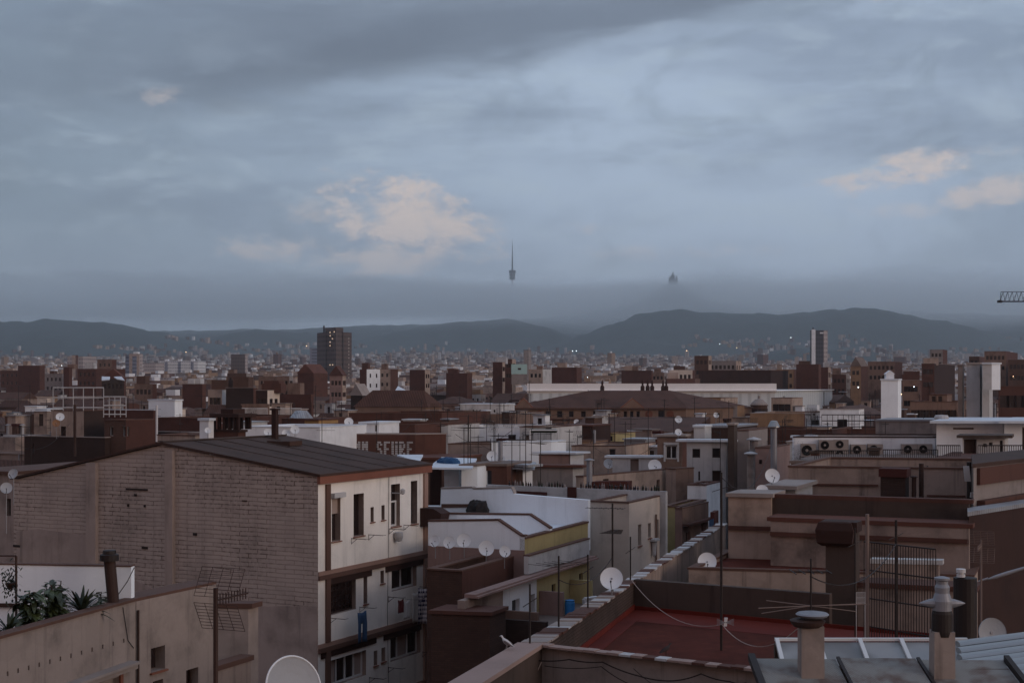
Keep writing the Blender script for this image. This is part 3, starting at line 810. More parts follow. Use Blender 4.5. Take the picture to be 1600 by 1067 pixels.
cl = cb.build('low_cloud', 'cloud_vapour'); tag(cl, kind='stuff')
m.cycles.volume_step_rate = 1.0 if hasattr(m.cycles, 'volume_step_rate') else 1.0

# ------------------------------------------------------------------ far city that reads as one mass
random.seed(11)
db = MB(); mats = ['tower_pale', 'beige', 'ochre', 'brown', 'grimy_white', 'brick_brown', 'white_wall', 'grey_render']
for i in range(13000):
    Y = 700 + (4300 * random.random() ** .95 if i % 5 else random.uniform(3300, 4900)); px = random.uniform(-250, 1850)
    x_ = X(px, Y); z = ground(x_, Y)
    if Y > 3000:
        cl_ = mn.noise(Vector((x_ / 260, Y / 260, 1.7))) + .35 * mn.noise(Vector((x_ / 90, Y / 90, 4.1)))
        if z > 110 and cl_ < .05 + (z - 110) * .0016: continue
        if z > 225 or (px < 260 and z > 150) or (700 < px < 1300 and z > 190): continue
        if 1090 < px < 1490 and 3450 < Y < 4300 and z > 112: continue
    h = random.uniform(9, 21) * (1 if Y < 2500 else 1); w_ = random.uniform(9, 26); dd = random.uniform(9, 22)
    if random.random() < .03 and Y > 2200: h *= 1.9; w_ *= .8
    if Y > 2400: w_ *= .55; dd *= .6; h *= .8
    a = 24 + random.choice((0, 0, 14, -16)) ; mi = random.choices(range(8), (18, 18, 10, 18, 7, 16, 3, 9))[0]
    o = Vector((x_, Y, z - 6)); db.box(o, U(a) * dd, V(a) * w_, Z3 * (h + 6), mi=mi, top=random.choice((1, 3, 4, 7)))
    if Y < 2500:
        q = random.uniform(.2, .5); db.box(o + V(a) * w_ * q + U(a) * dd * .3 + Z3 * (h + 6), U(a) * dd * .3, V(a) * w_ * .25, Z3 * 2.6, mi=random.choice((1, 2, 4, 6)))
tag(db.build('distant_city', mats), kind='stuff')
# ================================================================== the gabled building with the white facade
C0 = Vector((X(497, 59), 59, 0)); u27, v27 = U(27), V(27)
LB = 17.25; LF = 8.95; TR = 8.3
ze, zr_, zl = 23.15, 24.32, 22.5
gb = thing('apartment_building', (C0.x, C0.y, 0), 'whitewashed brick gabled building with a white facade, brown bands and a low dark roof', 'building')
brick = Plane(C0 + v27 * LB, -v27); fac = Plane(C0, u27)
mb = MB()
P_ = lambda t, z, f=0.0: C0 + v27 * t + u27 * f + Z3 * z
mb.quad(P_(LB, 0), P_(0, 0), P_(0, ze), P_(TR, zr_), P_(LB, zl))
mb.quad(P_(0, 0, LF), P_(LB, 0, LF), P_(LB, zl, LF), P_(TR, zr_, LF), P_(0, ze, LF))
mb.quad(P_(LB, 0, LF), P_(LB, 0), P_(LB, zl), P_(LB, zl, LF))
mb.build('brick_wall', 'washed_brick', gb)
def bpt(px, py, off=.02): return brick.pp(px, py, off)
mb = MB(); mb.wall_poly([bpt(496, 948), bpt(470, 947), bpt(440, 946), bpt(392, 948), bpt(392, 1200), bpt(496, 1200)], brick.n * -.05); mb.build('render_patch', 'washed_plaster', gb)
mb = MB(); mb.wall_poly([bpt(26, 830), bpt(60, 826), bpt(139, 836), bpt(139, 1010), bpt(26, 1010)], brick.n * -.05); mb.build('render_patch', 'washed_plaster', gb)
mb = MB(); mb.wall_poly([bpt(155, 905), bpt(200, 900), bpt(262, 930), bpt(262, 1010), bpt(155, 1010)], brick.n * -.05)
mb.build('render_patch', 'washed_plaster', gb)
for a, b, t in ((139, 154, 721), (262, 274, 701)):
    mb = MB(); s0, s1 = brick.s(a), brick.s(b); zt = brick.z((a + b) / 2, t); mb.box(brick.p(s0, 0, 0), brick.d * (s1 - s0), brick.n * .2, Z3 * (zt - .05)); mb.build('pilaster', 'washed_plaster', gb)
for a, b, t, bt in ((197, 231, 762, 765), (210, 214, 771, 775), (199, 202, 787, 791), (225, 228, 788, 792), (222, 231, 853, 857), (379, 386, 781, 783), (302, 308, 832, 836), (21, 32, 850, 854)):
    mb = MB(); mb.box(brick.pp(a, bt, .0), brick.d * (brick.s(b) - brick.s(a)), brick.n * .03, Z3 * ((bt - t) * 60 / F)); mb.build('wall_scar', 'metal_dark', gb)
mb = MB()
hl = [(518.5, 532, 777, 845, 'shut'), (552.5, 568.5, 771, 837, 'dark'), (579, 584, 792, 815, 'grey'), (596, 601, 789, 812, 'grey'), (611, 625, 756, 822, 'tall'), (642, 652, 751, 818, 'dark'),
      (516, 556, 903, 956, 'lattice'), (568, 574, 895, 943, 'grey'), (594.5, 600, 891, 911, 'grey'), (612, 651, 880, 919, 'white', 2),
      (517, 572, 1023, 1063, 'white', 4), (610, 657, 988, 1026, 'white', 3), (584, 589.6, 1016, 1039, 'grey'), (596, 602, 1011, 1033, 'grey')]
holes = [(fac.s(h[0]), fac.s(h[1]), fac.z((h[0] + h[1]) / 2, h[3]), fac.z((h[0] + h[1]) / 2, h[2])) for h in hl]
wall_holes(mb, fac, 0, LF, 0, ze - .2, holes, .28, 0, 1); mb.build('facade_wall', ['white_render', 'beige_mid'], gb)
for h, q in zip(hl, holes):
    st = {'shut': 'dark', 'tall': 'dark'}.get(h[4], h[4]); wo = window(fac, q, gb, st, .28, sill=h[4] in ('dark', 'shut', 'grey', 'tall'), nm=h[5] if len(h) > 5 else 1)
    a, b, c, d = q
    if h[4] == 'shut':
        m2 = MB(); m2.box(fac.p(a, c + (d - c) * .62, -.2), fac.d * (b - a), fac.n * .05, Z3 * ((d - c) * .38)); m2.build('roller_shutter', 'shutter_pale', wo)
        m2 = MB(); m2.box(fac.p(a - .08, d, 0), fac.d * (b - a + .22), fac.n * .2, Z3 * .2); m2.build('shutter_box', 'grimy_white', wo)
    if h[4] == 'tall':
        m2 = MB(); zz = c + (d - c) * .6
        for s0, s1, z0, z1 in ((a + .02, a + .09, c, zz), (b - .12, b - .02, c, zz), (a + .09, b - .12, c, c + .07), (a + .09, b - .12, zz - .08, zz)): m2.box(fac.p(s0, z0, -.24), fac.d * (s1 - s0), fac.n * .06, Z3 * (z1 - z0))
        m2.build('frame', 'white_paint', wo)
def fbox(name, s0, s1, z0, z1, out_, mat, par=gb):
    m2 = MB(); m2.box(fac.p(s0, z0, .001), fac.d * (s1 - s0), fac.n * out_, Z3 * (z1 - z0)); return m2.build(name, mat, par)
zb1, zb2, zb3 = 18.85, 15.83, 12.8
for zz in (zb1, zb2, zb3):
    fbox('band', 0, LF + .05, zz, zz + .19, .10, 'trim_brown'); fbox('band', 0, LF + .05, zz + .19, zz + .36, .06, 'trim_tan')
for a, b in ((508, 514.5), (661, 666.5)):
    s0, s1 = fac.s(a), fac.s(b)
    for z0, z1 in ((zb1 + .36, ze - .34), (zb2 + .36, zb1), (zb3 + .36, zb2), (5, zb3)): fbox('pilaster', s0, s1, z0, z1, .09, 'trim_tan' if a > 600 else 'trim_brown')
for a, b, zz in ((516, 580, zb1), (602, 660, zb1), (501, 507, zb2), (516, 587, zb2), (599, 657, zb2)): fbox('lintel', fac.s(a), fac.s(b), zz - .27, zz - .003, .05, 'brown_wood')
mb = MB(); mb.box(P_(-.16, ze - .3, -.08), u27 * (LF + .25), v27 * .15, Z3 * .33); mb.build('fascia', 'terracotta', gb)
mb = MB()
for t0, t1, z0, z1 in ((-.18, TR, ze + .02, zr_ + .03), (LB + .1, TR, zl + .02, zr_ + .03)):
    a, b, c, d = P_(t0, z0, -.12), P_(t0, z0, LF + .2), P_(TR, z1, LF + .2), P_(TR, z1, -.12)
    pts = [a, b, c, d] if t0 < 0 else [a, d, c, b]
    mb.quad(*[p + Z3 * .10 for p in pts]); mb.quad(*reversed(pts))
    for i in range(4): mb.quad(pts[i], pts[(i + 1) % 4], pts[(i + 1) % 4] + Z3 * .10, pts[i] + Z3 * .10)
rf = mb.build('roof', 'roof_rust', gb)
mb = MB()      # joints and ridge strips of the sheet roof
for k in (1.9, 3.6, 5.4, 7.1):
    mb.box(P_(0, ze + .135, k), u27 * .05, (P_(TR, zr_, 0) - P_(0, ze, 0)), Z3 * .03)
mb.box(P_(TR - .15, zr_ + .13, -.1), u27 * (LF + .2), v27 * .3, Z3 * .05); mb.build('roof_seam', 'concrete_dark', rf)
mb = MB(); mb.box(P_(5.6, zr_ - .22, LF - 3.2), u27 * 1.0, v27 * 1.3, Z3 * .22); mb.build('roof_hatch', 'roof_rust', rf)
bk = [(549, 841), (576, 835), (608, 826), (631, 820), (516, 965), (562, 948), (607, 932), (656, 916), (607, 1042), (577, 1058), (660, 1018)]
for px, py in bk:
    m2 = MB(); q = fac.pp(px, py); m2.tube(q, q + fac.n * .75, .014, 5); m2.tube(q - Z3 * .22, q + fac.n * .3, .011, 5); m2.tube(q - Z3 * .25, q + Z3 * .03, .012, 5)
    m2.tube(q + fac.n * .74 - fac.d * .05, q + fac.n * .74 + fac.d * .25, .01, 4); m2.build('clothes_bracket', 'rust_metal', gb)
for s_ in (1.5, 7.6): pass
m2 = MB(); q = fac.pp(607, 800); m2.path([fac.pp(607, 733, .03), fac.pp(606, 860, .03), fac.pp(604.5, 960, .03), fac.pp(606, 1066, .03)], .012, 4); m2.build('wire', 'rust_metal', gb)
# outdoor lamp by the tall window, a rounded pot below it
m2 = MB(); q = fac.pp(613, 770); m2.tube(q, q + fac.n * .5, .03, 6); m2.lathe(q + fac.n * .55, [(.02, -.05), (.1, 0), (.11, .16), (.03, .22)], 12); m2.build('wall_lamp', 'grimy_white', gb)
m2 = MB(); q = fac.pp(617, 838); m2.lathe(q + fac.n * .2 - Z3 * .22, [(.02, 0), (.14, .04), (.2, .22), (.19, .42), (.05, .44)], 14); 
t_ = m2.build('hanging_pot', 'grimy_white'); tag(t_, 'rounded off-white pot hanging under the top floor window of the white facade', 'pot')
fl = chimney(427.5, 638, 690, 8, 69, label='dark square stovepipe chimney standing on the roof of the gabled building', mat='brown_dark', cap='brown_dark', style='flat')

def cloth(off, px0, px1, py0, py1, label, mat, name, cat, folds=5, amp=.04, thick=.0, split=None, pl=None):
    pl = pl or Plane(fac.o + fac.n * off, fac.d); s0, s1 = pl.s(px0), pl.s(px1); z1 = pl.z((px0 + px1) / 2, py0); z0 = pl.z((px0 + px1) / 2, py1); mb = MB(); nx, nz = 16, 8
    def pt(i, j, o=0.0):
        t, q = i / nx, j / nz; w_ = amp * math.sin(t * folds * math.pi * 2 + q * 1.4) * (.4 + .6 * q)
        if split and q > split: t = t if abs(t - .5) > .06 else t; w_ += .03 * math.sin(t * 9)
        sag = .05 * math.sin(math.pi * t) * (1 - q)
        return pl.p(s0 + (s1 - s0) * t + .02 * math.sin(q * 5), z1 - (z1 - z0) * q - sag, w_ + o)
    for i in range(nx):
        for j in range(nz):
            if split and j / nz >= split and i in (7, 8): continue
            mb.quad(pt(i, j + 1), pt(i + 1, j + 1), pt(i + 1, j), pt(i, j), sm=True)
    o = mb.build(name, mat, merge=True)
    md = o.modifiers.new('thick', 'SOLIDIFY'); md.thickness = .02
    for f_, lp in enumerate(o.data.polygons): pass
    return tag(o, label, cat)
cloth(.7, 559, 572.5, 955, 1003, 'blue trousers hanging to dry outside the white facade', 'cloth_blue', 'trousers', 'trousers', 2, .05, split=.35)
cloth(.6, 622, 630.5, 936, 957, 'small dark red cloth on the washing line of the white facade', 'cloth_red', 'cloth', 'laundry', 2, .03)
cloth(.6, 631, 640, 938, 966, 'white towel on the washing line beside the dark red cloth', 'cloth_white', 'towel', 'laundry', 2, .03)
cloth(.45, 645, 653, 925, 972, 'cream underside blanket fold hanging behind the chequered blanket', 'cloth_white', 'blanket', 'laundry', 1, .02)
cloth(.75, 653, 678, 918, 974, 'blue and white chequered blanket hung over the corner washing line', 'cloth_plaid', 'blanket', 'blanket', 1.5, .06, pl=Plane(fac.p(fac.s(650), 0, .1), (.93, .1, 0)))
cable([fac.pp(607, 932, .7), fac.pp(640, 934, .7), fac.pp(656, 917, .7)], .008, 'washing line that carries the towels of the white facade', name='washing_line', cat='washing line', sag=.05)

# ================================================================== far left neighbour
b_ = block('apartment_building', 'narrow beige building left of the gabled brick wall, with two dishes', 'building', -60, 23, 741, 68, depth=8, wall='washed_plaster', par=.0, roof='coping_brown', front=((10, 17, 779, 806),))
dish(10, 762, 9, 62, az=20, label='lower of the two pale dishes left of the gabled brick wall', foot=2.0, mat='dish_grey')
dish(20, 740, 8, 64, az=-15, label='upper of the two pale dishes left of the gabled brick wall', foot=1.4, mat='dish_grey')
0 and block('roof_shed', 'low grey shed at the left edge below the two dishes', 'shed', -40, 34, 824, 61, depth=3, zb=14, wall='beige_dark', par=.0, roof='metal_grey')

# ================================================================== bottom left: terrace with plants
zt = 21.83
a0, a1, a2 = GP(-120, 1030, zt), GP(212, 938, zt), GP(338, 911, zt)
bl = thing('terrace_building', (a0.x, a0.y, 0), 'stained beige terrace building with potted plants behind its parapet, bottom left corner', 'building')
dd = (a1 - a0).normalized(); p1 = Plane(a0, dd); s1 = (Vector((a1.x, a1.y, 0)) - p1.o).length; vv = Vector((-dd.y, dd.x, 0))
mb = MB(); hs = []
for i in range(12):
    px = 12 + 16.5 * i; s_ = p1.s(px); z_ = p1.z(px, 1052 - 4.7 * i); hs.append((s_ - .03, s_ + .03, z_ - .05, z_ + .05))
hs.append((p1.s(155), p1.s(186), p1.z(170, 1110), p1.z(170, 1062)))
wall_holes(mb, p1, 0, s1, 0, zt, hs, .15)
pts = [p1.p(0, 0), p1.p(s1, 0), p1.p(s1, 0) + vv * 11, p1.p(0, 0) + vv * 11]
for a, b in ((1, 2), (2, 3), (3, 0)): mb.quad(pts[a], pts[b], pts[b] + Z3 * 20.95, pts[a] + Z3 * 20.95)
q0, q1 = p1.p(0, 20.9, -.25), p1.p(s1, 20.9, -.25); mb.quad(q1, q0, q0 + Z3 * .93, q1 + Z3 * .93)
mb.build('wall', 'concrete', bl)
mb = MB(); mb.quad(*[p + Z3 * 20.95 for p in pts]); mb.build('terrace_floor', 'flat_grey', bl)
mb = MB(); mb.box(p1.p(-.1, zt, .05), dd * (s1 + .1), vv * .34, Z3 * .06); mb.build('coping', 'coping_brown', bl)
mb = MB(); mb.box(p1.p(p1.s(70), p1.z(150, 1062), 0), dd * (p1.s(203) - p1.s(70)), p1.n * .22, Z3 * .12); mb.box(p1.p(p1.s(70), p1.z(150, 1062) + .12, 0), dd * (p1.s(203) - p1.s(70)), p1.n * .3, Z3 * .06); mb.build('cornice', 'coping_grey', bl)
for px in (152, 188):
    mb = MB(); mb.box(p1.p(p1.s(px) - .06, 17, .0), dd * .12, p1.n * .05, Z3 * (p1.z(px, 1050) - 17)); mb.build('door_frame', 'terracotta', bl)
wt = GP(-60, 879, 22.66); w0 = p1.p(s1, 0, -.12); wd = (Vector((wt.x, wt.y, 0)) - w0); wl = wd.length; wd.normalize()
mb = MB(); mb.box(w0 + Z3 * 20.95, wd * wl, Vector((-wd.y, wd.x, 0)) * -.2, Z3 * 1.68); mb.build('white_screen_wall', 'white_lime', bl)
wpl = Plane(w0 + wd * wl, -wd)
mb = MB(); mb.box(w0 + Z3 * 22.635 + wpl.n * .02, wd * wl, wpl.n * -.26, Z3 * .03); mb.build('wall_cap', 'coping_brown', bl)
mb = MB(); mb.box(wpl.pp(-60, 946, .02), wpl.d * (wpl.s(36) - wpl.s(-60)), wpl.n * .06, Z3 * .09); mb.build('wooden_rail', 'brown_wood', bl)
# second part of the same row
b2 = thing('low_building', (a1.x, a1.y, 0), 'streaked beige low building with small square windows beside the planted terrace', 'building')
p2 = Plane(a1, Vector((a2.x, a2.y, 0)) - Vector((a1.x, a1.y, 0))); s2 = p2.s(338)
mb = MB(); hl2 = [(236, 258, 1010, 1047, 'dark'), (291, 310, 1044, 1080, 'brown'), (239, 255, 1062, 1090, 'dark')]
holes = [(p2.s(h[0]), p2.s(h[1]), p2.z((h[0] + h[1]) / 2, h[3]), p2.z((h[0] + h[1]) / 2, h[2])) for h in hl2]
wall_holes(mb, p2, .02, s2, 0, zt - .02, holes, .3)
e_ = [p2.p(.02, 0), p2.p(s2, 0), p2.p(s2, 0) + Vector((-p2.d.y, p2.d.x, 0)) * .7, p2.p(.02, 0) + Vector((-p2.d.y, p2.d.x, 0)) * .7]
for a, b in ((1, 2), (2, 3), (3, 0)): mb.quad(e_[a], e_[b], e_[b] + Z3 * (zt - .02), e_[a] + Z3 * (zt - .02))
mb.build('wall', 'concrete', b2)
for h, q in zip(hl2, holes): window(p2, q, b2, h[4], .3, sill=True)
mb = MB(); mb.prism([(p.x, p.y) for p in e_], zt - .02, zt + .05); mb.build('roof', 'coping_brown', b2)
mb = MB(); mb.tube(p2.p(.05, 21.6, .04), p2.p(.05, 15, .04), .03, 6); mb.build('drain_pipe', 'rust_metal', b2)
block('roof_shed', 'plain beige annex with a dark lintel left of the grid aerial pole', 'annex', 300, 388, 950, 41, depth=.5, wall='washed_plaster', zb=10, par=0, roof='coping_brown', B=5)
block('roof_shed', 'low beige wall block with a sloping dark cap below the annex', 'wall', 330, 338, 1048, 39, pxU=392, wall='beige_mid', zb=10, par=0, roof='coping_brown')

# plants on the terrace
def pot(c, r, h, mat='terracotta', parent=None):
    mb = MB(); mb.lathe(c, [(r * .7, 0), (r, h), (r * 1.08, h), (r * 1.08, h * .88), (r * .9, h * .88), (.01, h * .85)], 14); return mb.build('pot', mat, parent)
def rubber_plant(px, pyt, pyb, Y, wpx, label, nst=7, seed=1):
    random.seed(seed); b = at(px, pyb, Y); b.z = 20.96; root = thing('rubber_plant', b, label, 'plant', 'plants on the terrace'); pot(b, .2, .35, parent=root)
    top = Zp(pyt, Y); mb = MB(); st = MB(); W_ = wpx * Y / F / 2
    for i in range(nst):
        a = random.uniform(0, 6.28); tp = b + Vector((math.cos(a) * W_ * random.uniform(.1, .75), math.sin(a) * .25, (top - b.z) * random.uniform(.62, .93)))
        p0 = b + Z3 * .3; st.path([p0, p0.lerp(tp, .5) + Z3 * .1, tp], .013, 5)
        for j in range(34):
            q = p0.lerp(tp, .25 + .75 * j / 33); a2_ = random.uniform(0, 6.28); dz = random.uniform(-.35, .8)
            d = Vector((math.cos(a2_), math.sin(a2_), dz)).normalized(); leafblade(mb, q, d, Z3, random.uniform(.2, .36), random.uniform(.09, .15), random.uniform(.2, .7), 4)
    mb.build('foliage', 'leaf', root); st.build('stem', 'bark', root); return root
def rosette(px, py, Y, L, n, label, name='agave', seed=2, w_=.07, mat='leaf_dark', droop=.5, zbase=None, hang=False):
    random.seed(seed); b = at(px, py, Y); 
    if zbase: b.z = zbase
    b0 = b.copy(); b0.z = 20.96; root = thing(name, b0, label, 'plant', 'plants on the terrace'); pot(b0, .17, b.z - 20.96 + .3, parent=root); mb = MB()
    for i in range(n):
        a = i * 2.4; e = random.uniform(.15, 1.25); d = Vector((math.cos(a) * math.cos(e), math.sin(a) * math.cos(e), math.sin(e))); leafblade(mb, b + Z3 * .27, d, Z3, L * random.uniform(.75, 1.1), w_, droop * math.cos(e), 5)
    mb.build('foliage', mat, root); return root
rubber_plant(52, 912, 975, 31.4, 62, 'bushy rubber plant, the left one of the big-leaved pair on the terrace', 11, 1)
rubber_plant(87, 900, 970, 32.2, 52, 'tallest big-leaved rubber plant on the terrace before the white wall', 12, 5)
rosette(128, 960, 32.6, .78, 46, 'spiky dark agave between the rubber plants and the slanted pipe', zbase=21.5, seed=3, w_=.075)
rosette(14, 985, 30.2, .75, 40, 'low palm with arching fronds at the left end of the terrace', name='palm', zbase=21.45, seed=4, droop=.9)
rubber_plant(152, 920, 958, 33.6, 34, 'thin small-leaved shrub beside the slanted pipe', 4, 8)
random.seed(5)
hb = at(16, 905, 32.6); hp = thing('hanging_plant', hb, 'dark hanging plant on a rail at the left edge of the terrace', 'plant'); mb = MB()
for i in range(150):
    a = random.uniform(0, 6.28); q = hb + Vector((random.gauss(0, .1), random.gauss(0, .08), random.gauss(-.06, .2))); leafblade(mb, q, Vector((math.cos(a), math.sin(a), -.5)).normalized(), Z3, .1, .04, .3, 2)
mb.build('foliage', 'leaf_dark', hp); mb = MB(); mb.lathe(hb - Z3 * .22, [(.05, 0), (.11, .12), (.12, .14), (.01, .13)], 10); mb.build('pot', 'brown_wood', hp)
po = thing('steel_post', (hb.x + .12, hb.y + .05, 20.96), 'thin rusty post with a crossbar at the left end of the terrace', 'post'); mb = MB()
tz = Zp(868, 32.65); mb.tube((hb.x + .12, hb.y + .05, 20.96), (hb.x + .12, hb.y + .05, tz), .03, 6); mb.build('post', 'rust_metal', po); mb = MB(); mb.tube((hb.x + .12, hb.y + .05, tz), (hb.x - 1.6, hb.y + .05, tz), .02, 5); mb.build('crossbar', 'rust_metal', po)
vp = at(180, 945, 33.4); vq = thing('vent_pipe', vp, 'dark slanted vent pipe with a wide hood beside the white terrace wall', 'vent pipe')
mb = MB(); vt = at(171, 872, 33.4); mb.tube(vp - Z3 * .4, vt, .135, 14); mb.build('pipe', 'rust_metal', vq); mb = MB(); mb.lathe(vt - Z3 * .05, [(.15, 0), (.22, .0), (.22, .14), (.16, .16), (.15, .24), (.02, .25)], 14); mb.build('hood', 'metal_dark', vq)
cable([wpl.pp(211, 886, .05), wpl.pp(207, 905, .3), wpl.pp(184, 938, .3)], .012, 'dark cable curving down the white terrace wall', sag=.0)
cable([p1.pp(191, 948, .02), p1.pp(199, 1000, .02), p1.pp(208, 1012, .02)], .009, 'thin cable hanging over the stained terrace parapet')

# near dish and the grid aerial pole, both standing on the roof just below the frame
block('near_roof', 'flat roof just below the picture that carries the grid aerial', 'roof', 180, 560, 1130, 19.2, depth=.0, pxU=575, wall='concrete', B=2, A=-160) if False else None
nr = thing('near_roof', (-5.2, 16, 0), 'flat concrete roof just below the picture under the big grey dish', 'roof'); mb = MB(); mb.prism([(-6.4, 14), (-1.6, 14), (-1.6, 19.8), (-6.4, 19.8)], 0, 22.2); mb.build('wall', 'concrete', nr)
mb = MB(); mb.prism([(-6.5, 13.9), (-1.5, 13.9), (-1.5, 19.9), (-6.5, 19.9)], 22.2, 22.3); mb.build('roof', 'flat_grey', nr)
def pyz(z, Y): return HY + (H - z) * F / Y
dish(459, 1074, 49, 18.5, az=42, tilt=18, label='large grey dish with a bright rim at the bottom edge, seen from behind', mast=pyz(22.3, 18.5), mat='dish_grey', rim=True)
antenna(337, 918, pyz(22.3, 17), 17, 'grid', az=24, label='big grid reflector aerial on a grey pole in front of the brick wall', r=.032, mat='rust_metal', scale=.74)

# ================================================================== white roofed building with yellow side
uY = U(23.5); o_ = Vector((X(820, 62), 62, 0)); yp = Plane(o_, uY); fv = V(23.5)
def frontpl(s): return Plane(o_ + uY * s + fv * 30, -fv)
wy = thing('terraced_house', o_, 'white stepped roof house with brown copings and a yellow side wall', 'building')
f1 = frontpl(0); sE = yp.s(919)
mb = MB()
mb.wall_poly([f1.pp(669, 853), f1.pp(740, 858), f1.pp(819.8, 864), f1.pp(819.8, 838.5), f1.pp(814, 838), f1.pp(778, 813.5), f1.pp(669, 815)], -f1.n * .25)
mb.build('front_parapet', 'white_lime', wy)
def copline(pl, pts, th=.30, mat='coping_brown', name='coping', off=.03):
    for a, b in zip(pts[:-1], pts[1:]):
        p, q = pl.pp(*a, off), pl.pp(*b, off); m2 = MB(); m2.wall_poly([p, q, q + Z3 * .07, p + Z3 * .07], -pl.n * th); m2.build(name, mat, wy)
mb = MB(); mb.box(f1.p(f1.s(669), 18.2, .03), f1.d * (f1.s(819.6) - f1.s(669)), -f1.n * .2, Z3 * (f1.z(669, 852) - 18.2)); mb.build('terrace_back_wall', 'pinkish', wy)
copline(f1, [(669, 814.5), (778, 813), (814, 837.5), (820.4, 838)])
s2_ = yp.s(859.7); f2 = frontpl(s2_)
mb = MB(); mb.wall_poly([f2.pp(669, 870), f2.pp(859.5, 870), f2.pp(859.5, 826.5), f2.pp(827, 805), f2.pp(694, 803.5), f2.pp(684, 812), f2.pp(669, 812)], -f2.n * .25); mb.build('middle_parapet', 'white_lime', wy)
copline(f2, [(694, 803), (827, 804.5), (860, 826)])
s3_ = sE - .05; f3 = frontpl(s3_)
mb = MB(); mb.wall_poly([f3.pp(666, 860), f3.pp(919, 860), f3.pp(919, 781), f3.pp(803, 771.5), f3.pp(799, 763), f3.pp(740, 764.5), f3.pp(737, 762.5), f3.pp(689, 764), f3.pp(688, 790), f3.pp(666, 790)], -f3.n * .3); mb.build('tall_back_wall', 'white_lime', wy)
mb = MB(); mb.wall_poly([f3.pp(690, 793, .03), f3.pp(742, 792, .03), f3.pp(742, 787, .03), f3.pp(690, 787, .03)], f3.n * -.02); mb.build('brown_strip', 'trim_brown', wy)
copline(f3, [(689, 763.5), (737, 762), (740, 764), (799, 762.5), (803, 771)], .34, 'coping_grey')
mb = MB(); zt0 = Zp(838.5, 62)
mb.wall_poly([yp.p(0, 17.6), yp.p(sE, 17.6), yp.p(sE, zt0 - .09), yp.p(0, zt0 - .09)], -yp.n * .24); mb.build('side_wall', 'olive_yellow', wy)
mb = MB(); mb.box(yp.p(0, zt0 - .09, .04), yp.d * sE, -yp.n * .3, Z3 * .08); mb.build('coping', 'coping_brown', wy)
for s_a, s_b, zz in ((.26, s2_, zt0 - .25), (s2_ + .26, s3_, zt0 - .22)):
    mb = MB(); mb.box(yp.p(s_a, zz - .1, -.26), yp.d * (s_b - s_a), -yp.n * 4.3, Z3 * .1); mb.build('roof', 'flat_pale', wy)
mb = MB(); mb.box(o_ + fv * .3 + uY * .3, uY * (sE - .6), fv * 4.0, Z3 * 19); mb.build('body', 'beige_dark', wy)
for px, py, r_, az_ in ((679, 845, 9, -26), (702, 847, 9.5, -12), (725, 844, 11, -4), (760, 856, 12, 5), (789, 861, 9, 18)):
    dish(px, py, r_, 61.2, az=az_, tilt=16, label={679: 'leftmost, edge-on dish of the five along the white parapet', 702: 'second dish from the left along the white parapet', 725: 'third dish from the left along the white parapet', 760: 'largest and fourth dish along the white parapet', 789: 'rightmost small dish along the white parapet'}[px], foot=.75)
# black sheet over a chair on the back terrace
def lump(name, label, cat, pts_top, z0, mat, seed=1, amp=.08):
    random.seed(seed); mb = MB(); n = len(pts_top); rings = []
    for k, (sc, hh) in enumerate(((1.0, 0), (1.06, .35), (.98, .7), (.72, .93), (.3, 1.0))):
        c = sum((Vector((p[0], p[1], 0)) for p in pts_top), Vector()) / n; rr = []
        for p in pts_top: q = c + (Vector((p[0], p[1], 0)) - c) * sc * random.uniform(1 - amp, 1 + amp); rr.append(Vector((q.x, q.y, z0 + (p[2] - z0) * hh * random.uniform(1 - amp, 1))))
        rings.append(rr)
    mb.ring(rings, sm=False); o = mb.build(name, mat, merge=True); return tag(o, label, cat)
def loop(c, rx, ry, zt, n=18, jit=.12, seed=3):
    random.seed(seed); return [(c.x + rx * math.cos(t) * random.uniform(1 - jit, 1 + jit), c.y + ry * math.sin(t) * random.uniform(1 - jit, 1 + jit), zt * 1.0 + random.uniform(-.05, .05)) for t in [2 * math.pi * i / n for i in range(n)]]
bc = f3.pp(756, 800, .7); lump('covered_furniture', 'black sheet draped over furniture against the tall white wall', 'sheet', loop(bc, .52, .35, f3.z(756, 779)), bc.z - .1, 'tarp_black', 4, .12)
mb = MB(); mb.wall_poly([f2.pp(640, 825, .9), f2.pp(700, 816, .9), f2.pp(703, 800, .9), f2.pp(690, 792, .9), f2.pp(640, 790, .9)], -f2.n * .9)
tag(mb.build('dark_canopy', 'brown_dark'), 'dark brown awning lump behind the facade beside the white parapets', 'awning')

# front brown brick block and its terrace
q_ = Vector((X(722, 57.5), 57.5, 0))
bb = block('brick_building', 'dark brick building with an empty brown terrace in front of the five dishes', 'building', 667, 722, 893, 57.5, pxU=825, A=24, wall='brick_mid', side_mat='brown', roof='pinkish', par=.9, cop='trim_brown', th=.25,)
